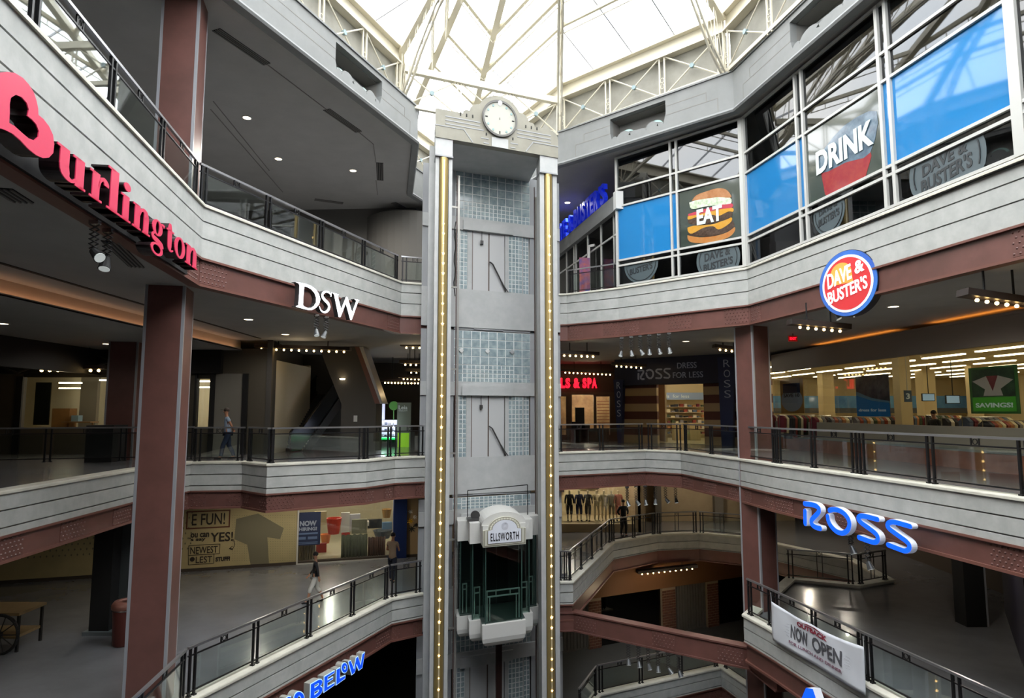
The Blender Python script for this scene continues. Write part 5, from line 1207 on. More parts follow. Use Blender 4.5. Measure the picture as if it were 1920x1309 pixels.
# ---------------- middle gallery, right side: salon and store front
wallseg((1.6, 38), (8.3, 38), 1.15, 2.84, .2, mat('salon_band', '#3f2a22', .6), 'wall_back')
sp = Plane((0, 37.9, 0), (1, 0, 0)); a, b = sp.px(1047, 728), sp.px(1119, 709); ss = empty('salon_sign', (a[0], 37.9, a[1]), 'glowing red letters ILS & SPA beside the lift tower', 'store sign')
x = sp.px(1048, 720)[0]
for c, w in (('N', .42), ('A', .42), ('I', .14), ('L', .3), ('S', .36), (' ', .12), ('&', .42), (' ', .12), ('S', .36), ('P', .38), ('A', .42)):
    pass
m = MB(); sp.box(m, sp.px(1040, 720)[0], (a[1] + b[1]) / 2 - .06, sp.px(1120, 720)[0], (a[1] + b[1]) / 2 + .06, -.1, .02); m.build('raceway', M_BLK, ss)
xs_ = [sp.px(p, 720)[0] for p in (1036, 1046, 1050.5, 1061, 1075, 1091, 1104, 1105.5, 1119)]
for c, x0, x1 in (('I', sp.px(1046, 720)[0], sp.px(1049, 720)[0]), ('L', sp.px(1051, 720)[0], sp.px(1059, 720)[0]), ('S', sp.px(1060, 720)[0], sp.px(1069, 720)[0]), ('&', sp.px(1075, 720)[0], sp.px(1087, 720)[0]), ('S', sp.px(1092, 720)[0], sp.px(1100, 720)[0]), ('P', sp.px(1101.5, 720)[0], sp.px(1109, 720)[0]), ('A', sp.px(1109.5, 720)[0], sp.px(1119, 720)[0])):
    m = MB(); sp.text(m, c, x0, a[1], .02, w=x1 - x0, h=b[1] - a[1], bold=.05, th=.08); m.build('letter', mat('neon_red', '#ff2038', .4, emit='#ff1430', estr=1.6), ss)
sx_ = lambda px: sp.px(px, 780)[0]
wallseg((1.6, 38.0), (8.3, 38.0), FL3, 1.15, .15, mat('salon_frame', '#4a3a2e', .6), 'wall_back', [(sx_(1052) - 1.6, sx_(1062) - 1.6, FL3 + .3, .9), (sx_(1073) - 1.6, sx_(1114) - 1.6, FL3 + .3, 1.0), (sx_(1119) - 1.6, sx_(1144) - 1.6, FL3 + .3, .9)])
m = MB(); m.box(1.6, 41, FL3, 8.3, 41.1, 1.2); m.box(1.5, 38.2, FL3, 1.6, 41, 1.2); m.box(8.3, 38.2, FL3, 8.4, 41, 1.2); structure(m.build('wall_back', mat('salon_wall', '#b89a70', .7, noise=1.5, col2='#8d6f4e')))
fill_lamp((4.5, 39.6, .8), 75, (1, .82, .6)); fill_lamp((7.2, 39.8, .6), 45, (1, .82, .6))  # unseen fill added inside the salon
for k in range(9):
    m = MB(); sp2 = Plane((0, 40.0, 0), (1, 0, 0)); x0, x1 = sp2.px(1119, 780)[0], sp2.px(1143, 780)[0]; z = -.9 + .19 * k; sp2.box(m, x0, z, x1, z + .05, 0, .2); tag(m.build('polish_shelf', mat('shelf_wood', '#7d4c2a', .5)), 'thin wooden shelf in the stack on the salon back wall', 'shelf', 'wooden shelves inside the nail salon')
for px_, w, h, mt in ((1077, .35, 1.1, M_BLK), (1087, .5, 1.9, M_BLK), (1097, .5, .9, M_BLK), (1110, .9, .7, M_WALLD), (1133, .5, .7, MATS['salon_frame'])):
    m = MB(); x = Y(px_, 790, 36.6).x; m.box(x - w / 2, 36.4, FL3, x + w / 2, 36.8, FL3 + h); tag(m.build('salon_stand', mt), {1077: 'small dark stand left of the tall black stand before the salon', 1087: 'tall narrow black stand before the nail salon', 1097: 'low black stand right of the tall stand before the salon', 1110: 'wide low dark bench before the nail salon', 1133: 'low brown stand at the right end before the salon'}[px_], 'stand')
# striped store entrance
EA_, EB_ = (5.9, 35.2), (12.4, 30.4); ep = wallplane(EA_, EB_); EL = seglen(EA_, EB_); es_ = lambda px, py=780: ep.px(px, py)
o0, o1 = es_(1232)[0], es_(1320)[0]
def stripes(a, b, nm):
    k = 0; z = FL3
    while z < 1.5:
        m = MB(); ep.box(m, a, z, b, min(z + .42, 1.5), -.25, 0 if k % 2 else .01); structure(m.build('wall_back', mat('stripe_tan', '#b59a72', .7) if k % 2 == 0 else mat('stripe_brown', '#5e3528', .7))); z += .42; k += 1
stripes(0.0, o0, 'a'); stripes(o1, EL, 'b')
m = MB(); ep.box(m, o0, 1.42, o1, 1.5, -.25, 0); structure(m.build('wall_back', MATS['stripe_tan']))
m = MB(); ep.box(m, es_(1160, 690)[0], 1.42, es_(1388, 680)[0], 2.84, .02, .5); sgn = empty('entrance_sign', ep(3, 1.5, .3), 'navy store sign band with grey letters over the striped entrance', 'store sign'); m.build('band', mat('navy', '#141c3a', .5), sgn)
m = MB(); M_NAVT = mat('navy_letters', '#8a8fa0', .5, emit='#8a8fa0', estr=.05)
plE = Plane(ep(0, 0, .51), ep.a, ep.b, ep.c)
def rossword(pl, f, mb, wfac, z=.0):
    for g in rs:
        for s_ in g: ribbon(mb, pl, [(f(x, y)[0], f(x, y)[1], w * wfac) for x, y, w in s_], z, .02, True, 1)
allp = [(p[0], p[1]) for g in rs for s_ in g for p in s_]; bx = (min(p[0] for p in allp), max(p[0] for p in allp), min(p[1] for p in allp), max(p[1] for p in allp))
def fit(x0, x1, z0, z1):
    return lambda x, y: (x0 + (x - bx[0]) / (bx[1] - bx[0]) * (x1 - x0), z0 + (y - bx[2]) / (bx[3] - bx[2]) * (z1 - z0))
a, b = plE.px(1197, 712), plE.px(1256, 690); rossword(plE, fit(a[0], b[0], a[1] + .02, a[1] + .52), m, .8)
a, b = plE.px(1270, 692), plE.px(1306, 680); plE.text(m, 'DRESS', a[0], a[1] + .02, 0, w=b[0] - a[0], h=.3, th=.02); a, b = plE.px(1262, 710), plE.px(1318, 697); plE.text(m, 'FOR LESS', a[0], a[1] + .02, 0, w=b[0] - a[0], h=.3, th=.02)
m.build('lettering', M_NAVT, sgn)
for px0, px1, py0, py1, lab in ((1152, 1168, 712, 835, 'left of the striped entrance'), (1347, 1377, 670, 835, 'right of the striped entrance')):
    bq = Plane(ep(0, 0, .62), ep.a, ep.b, ep.c); sb_ = empty('banner_pillar', ep(es_(px0)[0], FL3, .6), 'slanted navy pillar with four vertical letters, ' + lab, 'sign pillar')
    a, b, c, d = bq.px(px0 - 2, py0), bq.px(px1, py0), bq.px(px1 - 3, py1), bq.px(px0 + 6, py1); m = MB(); bq.poly(m, [(a[0], min(a[1], 2.8)), (b[0], min(b[1], 2.8)), (c[0], FL3), (d[0], FL3)], 0, .3); m.build('panel', mat('navy_panel', '#17244d', .5), sb_)
    m = MB(); L4 = [c_ for c_ in 'ROSS']; w = (b[0] - a[0]) * .5; hh = (a[1] - c[1])
    for i_, c_ in enumerate(L4): bq.text(m, c_, a[0] + (b[0] - a[0]) * .35, min(a[1], 2.8) - .5 - i_ * min(.5, hh * .15), .005, w=w * .75, h=min(.36, hh * .11), th=.015, bold=-.01)
    m.build('lettering', M_NAVT, sb_)
M_STW = mat('store_wall', '#c4b38e', .8); M_STC = mat('store_ceiling', '#c2b592', .85); M_STF = mat('store_floor', '#b3a684', .35)
# store volume (one large lit room to the right)
RA_, RB_ = (12.45, 30.4), (14.55, 3.0); rp_ = wallplane(RA_, RB_); RL = seglen(RA_, RB_)
m = MB(); m.poly([Vector(p) for p in ((12.5, 30.6, FL3 + .012), (14.6, 3, FL3 + .012), (33.5, 3, FL3 + .012), (33.5, 47, FL3 + .012), (6.4, 47, FL3 + .012), (6.4, 35.4, FL3 + .012))], (0, 0, 1), 0); structure(m.build('floor', M_STF))
m = MB(); m.poly([Vector(p) for p in ((12.5, 30.6, 2.45), (14.7, 3, 2.45), (33.5, 3, 2.45), (33.5, 47, 2.45), (6.4, 47, 2.45), (6.4, 35.4, 2.45))], (0, 0, 1), .05); structure(m.build('ceiling', M_STC))
for b_ in ((33.4, 3, FL3, 33.5, 47, 2.45), (6.3, 46.9, FL3, 33.5, 47, 2.45), (14.6, 2.9, FL3, 33.5, 3, 2.45), (8.5, 35.4, FL3, 8.6, 47, 2.45)): structure(MB().box(*b_).build('wall_right', M_STW))
# window wall of the store
M_FASCB = mat('taupe_fascia', '#857b72', .7)
m = MB(); rp_.box(m, 0, 1.86, RL, 2.62, -.2, 0); structure(m.build('wall_right', M_FASCB))
m = MB(); rp_.box(m, 0, -1.10, RL, -.44, -.2, 0); structure(m.build('wall_right', mat('sill_wall', '#8d8a7c', .6))); m = MB(); rp_.box(m, 0, FL3, RL, -1.14, -.2, .05); structure(m.build('wall_right', mat('red_marble', '#7f4c3c', .25, noise=2.2, col2='#94604c'))); m = MB(); rp_.box(m, 0, -1.16, RL, -1.10, -.2, .07); structure(m.build('trim_103', M_FASC))
wr = empty('window_50', rp_(RL / 2, -.44, 0), kind='structure'); m = MB(); rp_.box(m, 0, -.44, RL, 1.86, -.11, -.10); m.build('pane', M_SHOPGLASS, wr)
m = MB(); rp_.box(m, 0, 2.62, RL, 2.66, -1.0, .02); rp_.box(m, 0, 2.66, RL, 2.84, -1.0, -.95); rp_.box(m, 0, 2.66, RL, 2.70, -.06, .02); structure(m.build('trim_104', M_FASCB))
t = empty('cove_light', rp_(12, 2.66, -.4), 'warm light strip hidden above the taupe fascia over the store windows', 'light strip', kind='thing')
for a, b in ((3.5, 8.5), (10.2, 22)): m = MB(); rp_.box(m, a, 2.665, b, 2.69, -.35, -.25); m.build('strip', mat('cove_amber', '#ffb060', .5, emit='#ff9c40', estr=5.0), t)
ex = rp_.px(1487, 636); m = MB(); q = Plane(rp_(0, 0, .6), rp_.a, rp_.b, rp_.c); p_ = Y(1487, 635, 23); et = empty('exit_sign', p_, 'small red lit EXIT sign under the ceiling right of the pillar', 'exit sign', kind='thing'); q = Plane(p_, (1, 0, 0)); m = MB(); q.box(m, -.16, -.1, .16, .1, -.05, 0); m.build('case', mat('exit_case', '#4a1512', .4, emit='#ff2015', estr=.12), et); m = MB(); q.text(m, 'EXIT', -.12, -.05, 0, w=.24, h=.1, bold=.02, th=.01); m.build('lettering', MATS['neon_red'], et)
m = MB(); m.bar(p_ + Vector((0, 0, .1)), (p_.x, p_.y, 2.84), .02); m.build('stem', M_BLK, et)
# ceiling tubes of the store
proto = None; td = Vector((-.08, .997, 0))
for i in range(8):
    for j in range(12):
        x = 13.9 + 2.35 * i; y = 7.5 + 3.3 * j - (1.2 if i % 2 else 0)
        if x - (14.55 - (y - 3) * .0766) < .8 or (y > 33 and x < 9): continue
        if proto is None:
            m = MB(); m.fbox((-.09, -1.15, -.05), (.18, 0, 0), (0, 2.3, 0), (0, 0, .05)); proto = m.build('ceiling_tube', mat('store_tube', '#fff6d8', .4, emit='#fff0c8', estr=6.5), origin=(0, 0, 0)); o = proto
        else: o = proto.copy(); COL.objects.link(o)
        o.location = (x, y, 2.40); o.rotation_euler = (0, 0, radians(5)); tag(o, 'long ceiling tube light inside the large store on the right', 'tube light', 'tube lights in the ceiling of the large store')
for i, (px_, yy, w) in enumerate(((1700, 25, .45), (1745, 36, .7), (1555, 40, .7), (1835, 33, .5))):
    p_ = Y(px_, 760, yy); m = MB(); m.box(p_.x - w / 2, yy, FL3 + .02, p_.x + w / 2, yy + w, 2.4); structure(m.build('column', M_STW))
for k, (yy, x0, x1) in enumerate(((44.5, 15, 33),)):
    m = MB(); m.box(x0, yy, -.1, x1, yy + .1, .25); structure(m.build('trim_105', mat('dark_band', '#44484e', .6))); m = MB(); m.box(x0, yy + .05, .25, x1, yy + .15, 1.1); structure(m.build('trim_106', mat('blue_graphic', '#5f93bd', .6, noise=.7, col2='#2f5f94')))
# clothes racks
CL = ['#2a2a33', '#8d3f33', '#c7c1b4', '#55637a', '#b07a4e', '#6b2230', '#3d4a36', '#d8cfae', '#7c7b84', '#20242c']
def rack(x, y, lab, n=16, w=1.8, z=FL3 + .02, rz=0.0, pal=CL, h=1.35):
    t = empty('clothes_rack', (x, y, z), lab, 'clothes rack', 'clothes racks in the large store', rz=rz); W = worldm(t)
    m = MB(); 
    for s_ in (-w / 2, w / 2): m.tube(W @ Vector((s_, 0, 0)), W @ Vector((s_, 0, h)), .02, 6); m.tube(W @ Vector((s_, -.25, .02)), W @ Vector((s_, .25, .02)), .02, 6)
    m.tube(W @ Vector((-w / 2, 0, h)), W @ Vector((w / 2, 0, h)), .018, 6); m.build('frame', M_CHROME, t)
    for k in range(n):
        c = random.choice(pal); x0 = -w / 2 + .06 + (w - .12) * k / n; dh = .7 + .3 * random.random(); m = MB(); a_ = .22 + .05 * random.random()
        pts = [(-a_ * .35, h - .02), (-a_, h - .14), (-a_ * .8, h - dh), (a_ * .8, h - dh), (a_, h - .14), (a_ * .35, h - .02)]
        vs = [W @ Vector((x0 + e_, q_[0], q_[1])) for e_ in (0, (w / n) * .75) for q_ in pts]; m.add(vs, [(0, 1, 2, 3, 4, 5), (11, 10, 9, 8, 7, 6)] + [(i, (i + 1) % 6, 6 + (i + 1) % 6, 6 + i) for i in range(6)]); m.build('garment', mat('cloth_' + c[1:], c, .8), t)
rk = 0
for px_, yy, n in ((1475, 30.5, 14), (1495, 27.5, 12), (1530, 31, 14), (1560, 27, 10), (1600, 30, 12), (1640, 26, 12), (1668, 31, 12), (1790, 27, 12), (1815, 23, 12), (1850, 21, 10), (1890, 20, 12), (1700, 34, 12), (1770, 33, 12), (1620, 36, 10)):
    p_ = Y(px_, 790, yy); rack(p_.x, yy, 'chrome rack packed with mixed clothes inside the large store', n, h=1.25 + .25 * random.random(), rz=random.uniform(-.2, .3))
# shoe shelves seen through the striped entrance
se = Plane((0, 40.5, 0), (1, 0, 0)); a, b = se.px(1226, 780), se.px(1324, 780)
sh = empty('shoe_shelving', ((a[0] + b[0]) / 2, 40.5, FL3), 'lit shelving of shoes and bags deep inside the striped entrance', 'shelving')
for k in range(6):
    m = MB(); se.box(m, a[0], FL3 + .25 + .34 * k, b[0], FL3 + .28 + .34 * k, -.4, 0); m.build('shelf', mat('shelf_pale', '#b8ad95', .6), sh)
    for j in range(12):
        m = MB(); x = a[0] + (b[0] - a[0]) * (j + .2 * random.random()) / 12; w_ = .14 + .1 * random.random(); hh = .08 + .12 * random.random(); se.box(m, x, FL3 + .28 + .34 * k, x + w_, FL3 + .28 + .34 * k + hh, -.3, -.05); m.build('shoe', mat('cloth_' + CL[(j + k) % 10][1:], CL[(j + k) % 10], .8), sh)
m = MB(); se.box(m, a[0] - .3, FL3, b[0] + .3, 2.4, -.6, -.45); m.build('back_panel', M_STW, sh)
m = MB(); se.box(m, a[0] - .3, .75, b[0] + .3, 1.2, .2, .25); m.build('blue_header', mat('header_blue', '#7f93b5', .5), sh); m = MB(); se.text(m, 'brands  for less', a[0], .88, .25, w=2.2, h=.2, th=.02); m.build('lettering', M_PRW, sh)
fill_lamp((9.3, 37.5, 2.1), 120, (1, .9, .72)); fill_lamp((10.5, 34, 1.9), 50, (1, .9, .72))  # added fill behind the striped entrance, no fixture
for x in (9.7, 10.6):
    m = MB(); m.box(x - .3, 37, FL3 + .02, x + .3, 37.6, FL3 + 1.0); tag(m.build('gondola', mat('gondola_cream', '#b7a883', .6)), 'low cream gondola inside the striped entrance, %s' % ('left' if x < 10 else 'right'), 'gondola')
# posters in the store windows
pq = Plane(rp_(0, 0, -.14), rp_.a, rp_.b, rp_.c)
def quadposter(pxs, mt, name, lab):
    P_ = [pq.px(*p) for p in pxs]; x0 = (P_[0][0] + P_[3][0]) / 2; x1 = (P_[1][0] + P_[2][0]) / 2; z1 = (P_[0][1] + P_[1][1]) / 2; z0 = (P_[2][1] + P_[3][1]) / 2
    t = empty(name, pq((x0 + x1) / 2, z0, 0), lab, 'poster'); m = MB(); pq.box(m, x0, z0, x1, z1, -.02, 0); m.build('sheet', mt, t); return t, x0, x1, z0, z1
t, x0, x1, z0, z1 = quadposter(((1462, 712), (1505, 708), (1508, 775), (1465, 775)), mat('kraft', '#b58a4c', .5), 'window_poster', 'kraft coloured window poster with a round SAVE 10 badge')
m = MB(); cx_, cz_ = (x0 + x1) / 2, z0 + (z1 - z0) * .38; rr = (x1 - x0) * .46; ry = (z1 - z0) * .33; pq.poly(m, circle(cx_, cz_, rr, 32, ry), .01, .008); m.build('badge', mat('badge_blue', '#a9b9cc', .5), t)
m = MB(); pq.box(m, cx_ - rr * .8, z1 - (z1 - z0) * .42, cx_ + rr * .8, z1 - (z1 - z0) * .14, .002, .012); m.build('navy_label', MATS['navy_panel'], t)
m = MB(); pq.text(m, 'SAVE 10', cx_ - rr * .75, cz_ + ry * .25, .012, w=rr * 1.5, h=ry * .32, bold=.02, th=.006); m.build('lettering', mat('ink', '#17171a', .5), t)
t, x0, x1, z0, z1 = quadposter(((1604, 705), (1666, 702), (1669, 781), (1607, 781)), mat('poster_dark', '#34343c', .3, noise=2.5, col2='#6f7078'), 'window_poster', 'tall dark window poster with a blue wave across its lower half')
m = MB(); w_ = x1 - x0; h_p = z1 - z0; pq.poly(m, [(x0, z0), (x1, z0), (x1, z0 + h_p * .32), (x0 + w_ * .5, z0 + h_p * .38), (x0, z0 + h_p * .52)], .006, .005); m.build('blue_wave', mat('wave_blue', '#1c80c8', .35), t)
m = MB(); pq.poly(m, [(x0, z0 + h_p * .52), (x0 + w_ * .5, z0 + h_p * .38), (x1, z0 + h_p * .32), (x1, z0 + h_p * .36), (x0 + w_ * .5, z0 + h_p * .44), (x0, z0 + h_p * .62)], .007, .005); m.build('pale_wave', mat('wave_pale', '#6fa0b8', .35), t)
m = MB(); pq.text(m, 'dress for less', x0 + w_ * .07, z0 + h_p * .12, .008, w=w_ * .82, h=h_p * .07, bold=.02, th=.006); m.build('lettering', M_PRW, t)
t, x0, x1, z0, z1 = quadposter(((1816, 687), (1908, 687), (1912, 777), (1820, 775)), mat('poster_green', '#3a6b33', .35), 'window_poster', 'large green window poster reading SAVINGS! with a shirt-shaped picture')
w_ = x1 - x0; h_p = z1 - z0; m = MB(); pq.box(m, x0 + w_ * .06, z0 + h_p * .36, x1 - w_ * .06, z1 - h_p * .04, .002, .006); m.build('picture', mat('pic_dark', '#26302a', .35, noise=3, col2='#3c5a3c'), t)
m = MB(); pq.poly(m, [(x0 + w_ * .08, z1 - h_p * .3), (x0 + w_ * .38, z1 - h_p * .2), (x0 + w_ * .5, z1 - h_p * .5), (x0 + w_ * .62, z1 - h_p * .2), (x0 + w_ * .92, z1 - h_p * .3), (x0 + w_ * .66, z1 - h_p * .48), (x0 + w_ * .7, z0 + h_p * .38), (x0 + w_ * .3, z0 + h_p * .38), (x0 + w_ * .34, z1 - h_p * .48)], .009, .004); m.build('shirt_picture', mat('shirt_pale', '#a8a197', .4), t)
m = MB(); pq.poly(m, [(x0 + w_ * .38, z1 - h_p * .2), (x0 + w_ * .62, z1 - h_p * .2), (x0 + w_ * .5, z1 - h_p * .52)], .011, .003); m.build('red_picture', mat('pic_red', '#7c3a3a', .4), t)
m = MB(); pq.box(m, x0 + w_ * .06, z0 + h_p * .05, x1 - w_ * .06, z0 + h_p * .35, .002, .008); m.build('green_field', mat('green_bright', '#3f8a24', .4, emit='#3f8a24', estr=.1), t)
m = MB(); pq.text(m, 'SAVINGS!', x0 + w_ * .12, z0 + h_p * .13, .009, w=w_ * .76, h=h_p * .1, bold=.03, th=.006); m.build('lettering', M_PRW, t)
m = MB(); p_ = Y(1702, 743, 22); q = Plane(p_, (1, 0, 0)); q.box(m, -.12, -.2, .14, .2, -.02, 0); o = m.build('number_sign', mat('num_blue', '#3f5a72', .5)); tag(o, 'hanging blue checkout sign with the number 3 inside the store', 'sign'); m = MB(); q.text(m, '3', -.06, -.1, 0, w=.13, h=.2, bold=.03, th=.01); m.build('number', M_PRW, o); m = MB(); m.bar(p_ + Vector((0, 0, .2)), (p_.x, p_.y, 2.42), .015); m.build('rod', M_WHITE, o)
for px_, py_, yy, lab in ((1741, 745, 33, 'left'), (1787, 749, 30, 'right')):
    p_ = Y(px_, py_, yy); q = Plane(p_, (1, 0, 0)); m = MB(); q.box(m, -.33, -.2, .33, .2, -.08, 0); o = m.build('monitor', M_BLK); tag(o, 'black monitor hanging in the store, %s of the two above the checkout' % lab, 'monitor'); m = MB(); q.box(m, -.3, -.17, .3, .17, 0, .005); m.build('screen', mat('screen_blue', '#86a5be', .2, emit='#86a5be', estr=.3), o); m = MB(); m.bar(p_ + Vector((0, 0, .2)), (p_.x, p_.y, 2.42), .03); m.build('mount', M_BLK, o)
co = Y(1722, 780, 22.4); ct = empty('checkout_counter', (co.x, 22.6, FL3 + .012), 'wooden checkout counter behind the store window', 'counter'); m = MB(); m.box(co.x - .45, 22.3, FL3 + .012, co.x + .45, 23, FL3 + .97); m.build('body', mat('counter_wood', '#6b4a33', .5), ct); m = MB(); m.box(co.x - .5, 22.25, FL3 + .97, co.x + .5, 23.05, FL3 + 1.02); m.build('counter_top', M_CAP, ct)
# ================================================================ lower gallery, left: shop front
SA, SB = Z(355, 1072, FL2), Z(720, 1048, FL2)
dv = (Vector(SB) - Vector(SA)).normalized(); SA0 = Vector(SA) - dv * 16; SB1 = Vector(SB) + dv * 5.5
sf = wallplane(SA0, SB1); SLn = (SB1 - SA0).length
zT2 = -3.0; q2 = lambda x, y: sf.px(x, y)
wx0, wx1 = q2(557, 1000)[0], q2(735, 1000)[0]; wz0 = q2(640, 1052)[1]; wz1 = zT2 - .02
M_MURAL = mat('mural_tan', '#b8a679', .75, noise=.5, col2='#a3976f')
bx2 = q2(737, 1000)[0]; bx3 = q2(762, 1000)[0]
m = MB(); sf.box(m, 0, FL2, wx0, zT2, -.2, 0); structure(m.build('wall_left', M_MURAL))
m = MB(); sf.box(m, 0, FL2, SLn, FL2 + .12, -.2, .03); structure(m.build('baseboard_left', mat('base_dark', '#3c342c', .6)))
m = MB(); sf.box(m, wx0, FL2, wx1 + .1, wz0, -.2, .0); structure(m.build('wall_left', mat('stone_base', '#4a4136', .6)))
m = MB(); sf.box(m, bx2, FL2, bx3, zT2, -.2, .12); structure(m.build('wall_left', mat('navy_pier', '#10285c', .5)))
m = MB(); sf.box(m, bx3, FL2, SLn, zT2, -.2, .02); structure(m.build('wall_left', mat('tan_wall', '#a58c66', .7)))
# perforated dot pattern and lettering of the mural
mu = empty('wall_mural', sf(q2(450, 1000)[0], FL2 + .5, .02), 'tan wall mural with dotted texture and bold words FUN!, YES!, NEWEST behind the left pillar', 'mural')
MUR = mat('mural_ink', '#2b231a', .7); MUS = mat('mural_shade', '#6f6a55', .8)
def K4(x, y): return q2(340 + x / 2.914, 860 + y / 2.914)
def mtext(w_, a, b, bold=.01, shear=0, nm='lettering', mt=None):
    p, q = K4(*a), K4(*b); m = MB(); sf.text(m, w_, p[0], q[1], .012, w=q[0] - p[0], h=p[1] - q[1], bold=bold, shear=shear, th=.008); m.build(nm, mt or MUR, mu)
mtext('E FUN!', (60, 303), (238, 358)); mtext('ou can', (52, 408), (152, 428), .03); mtext("'s say", (45, 432), (132, 452), .03); mtext('YES!', (160, 405), (282, 450), .02); mtext('NEWEST', (50, 484), (198, 514)); mtext('LEST', (80, 536), (168, 566)); mtext('STUFF!', (188, 538), (266, 558), .05)
m = MB(); p = K4(60, 550); sf.poly(m, circle(p[0], p[1], .09, 16), .014, .006); m.build('dot', MUR, mu)
def frame(a, b, w=.03):
    p, q = K4(*a), K4(*b); m = MB(); sf.box(m, p[0], p[1] - w, q[0], p[1], .012, .02); sf.box(m, p[0], q[1], q[0], q[1] + w, .012, .02); sf.box(m, q[0] - w, q[1], q[0], p[1], .012, .02); sf.box(m, p[0], q[1], p[0] + w, p[1], .012, .02); m.build('word_frame', mat('mural_rust', '#5e3320', .7) if w > .03 else MUR, mu)
frame((30, 288), (265, 375), .05); frame((40, 474), (210, 520), .02); frame((40, 528), (178, 573), .02)
m = MB(); pts = [K4(*p) for p in ((285, 440), (293, 470), (283, 490), (262, 492))]
for a, b in zip(pts[:-1], pts[1:]): m.bar(sf(a[0], a[1], .02), sf(b[0], b[1], .02), .02)
a = K4(262, 492)
for dx_, dz2 in ((.12, .1), (.14, -.05)): m.bar(sf(a[0], a[1], .02), sf(a[0] + dx_, a[1] + dz2, .02), .02)
m.build('arrow', MUR, mu)
m = MB(); sf.poly(m, [K4(*p) for p in ((300, 330), (420, 300), (560, 380), (540, 440), (470, 430), (480, 590), (380, 590), (360, 470), (290, 440))], .008, .004); m.build('grey_silhouette', MUS, mu)
m = MB()                       # dots across the mural, also far to the left
for (xa, xb, ya, yb, st) in ((330, 555, 300, 560, 16),):
    for X in range(280, 620, 13):
        for Yy in range(310, 560, 13):
            p = K4(X, Yy); r = .014; m.add([sf(p[0] - r, p[1], .016), sf(p[0], p[1] - r, .016), sf(p[0] + r, p[1], .016), sf(p[0], p[1] + r, .016)], [(0, 1, 2, 3)])
o = m.build('dot_texture', MUS, mu); o['kind'] = 'stuff'
m = MB(); x_ = .3
while x_ < wx0 - 4:
    for k in range(12): z_ = FL2 + .9 + k * .2; m.add([sf(x_ + (k % 2) * .1 - .03, z_, .008), sf(x_ + (k % 2) * .1, z_ - .05, .008), sf(x_ + (k % 2) * .1 + .03, z_, .008), sf(x_ + (k % 2) * .1, z_ + .05, .008)], [(0, 1, 2, 3)])
    x_ += .2
o = m.build('dot_texture', MUS, mu); o['kind'] = 'stuff'
# window with the shop behind it
wn2 = empty('window_60', sf((wx0 + wx1) / 2, wz0, 0), kind='structure'); m = MB(); sf.box(m, wx0, wz0, wx1, wz1, -.1, -.09); m.build('pane', M_SHOPGLASS, wn2); m = MB(); sf.box(m, wx0, wz0 - .04, wx1, wz0 + .02, -.12, .04); sf.box(m, wx0, wz0, wx0 + .06, wz1, -.12, .04); m.build('window_frame', M_FRAME, wn2)
m = MB(); sf.box(m, wx0 - 1, FL2, SLn, FL2 + .03, -6, -.2); sf.box(m, wx0 - 1, zT2 - .1, SLn, zT2 - .0, -6, -.2); sf.box(m, wx0 - 1, FL2, SLn, zT2, -6.1, -6); sf.box(m, wx0 - 1.05, FL2, wx0 - 1, zT2, -6, -.2); structure(m.build('wall_left', mat('shop_cream', '#b9b29a', .7)))
fill_lamp(sf((wx0 + wx1) / 2 - .5, -3.5, -2.6), 110, (1, .93, .8)); fill_lamp(sf(wx1 - .6, -3.4, -1.2), 40, (1, .93, .8)); fill_lamp(sf(wx1 + 2.5, -3.4, -2.5), 70, (1, .93, .8))  # unseen fill added to brighten the lower shop window
SHOPS = [((590, 960), (612, 985), '#c9b48a', 'tan bag'), ((612, 972), (640, 1000), '#c8402c', 'red tub'), ((640, 1000), (656, 1020), '#b23626', 'red tub'), ((601, 1002), (620, 1018), '#e38b4a', 'orange bowl'), ((593, 1020), (612, 1036), '#a02c22', 'red box'),
         ((640, 962), (655, 998), '#d8d8d4', 'white poster'), ((655, 965), (675, 995), '#b9b8c0', 'framed print'), ((690, 975), (716, 990), '#33363c', 'black crate'), ((717, 980), (735, 992), '#7ea6c8', 'blue box'), ((716, 955), (734, 970), '#b08850', 'tan bowl'), ((680, 978), (692, 986), '#e4e2da', 'white box'),
         ((612, 1036), (640, 1050), '#2b2d31', 'black case'), ((660, 975), (688, 1000), '#8b8b78', 'grey rug'), ((700, 995), (735, 1008), '#56606a', 'grey tub')]
for k, (a, b, c, nm) in enumerate(SHOPS):
    d_ = -1.0 - .35 * (k % 4); pq_ = Plane(sf(0, 0, d_), sf.a, sf.b, sf.c); p, q = pq_.px(*a), pq_.px(*b); m = MB(); n_ = 10; c0 = ((p[0] + q[0]) / 2, (p[1] + q[1]) / 2)
    w_, h_ = q[0] - p[0], p[1] - q[1]
    if 'bowl' in nm or 'tub' in nm:
        base = pq_(c0[0], q[1], 0); m.lathe(base, [(w_ * .36, 0), (w_ * .5, h_ * .9), (w_ * .52, h_), (w_ * .46, h_), (w_ * .34, .04), (0, .04)], 16)
    else: pq_.box(m, p[0], q[1], q[0], p[1], -.18, 0); pq_.box(m, p[0] + w_ * .12, q[1] + h_ * .12, q[0] - w_ * .12, p[1] - h_ * .12, 0, .012)
    tag(m.build('shop_' + nm.replace(' ', '_'), mat('goods_' + c[1:], c, .5)), '%s on display in the lit shop window, %s' % (nm, ['upper left part', 'beside the poster', 'low in the middle', 'left of the red tubs', 'bottom left corner', 'behind the red tub', 'upper middle', 'upper right', 'right end beside the navy pier', 'top right', 'left of the black crate', 'bottom beside the fabric', 'hanging in the middle', 'right, below the black crate'][k]), 'shop goods')
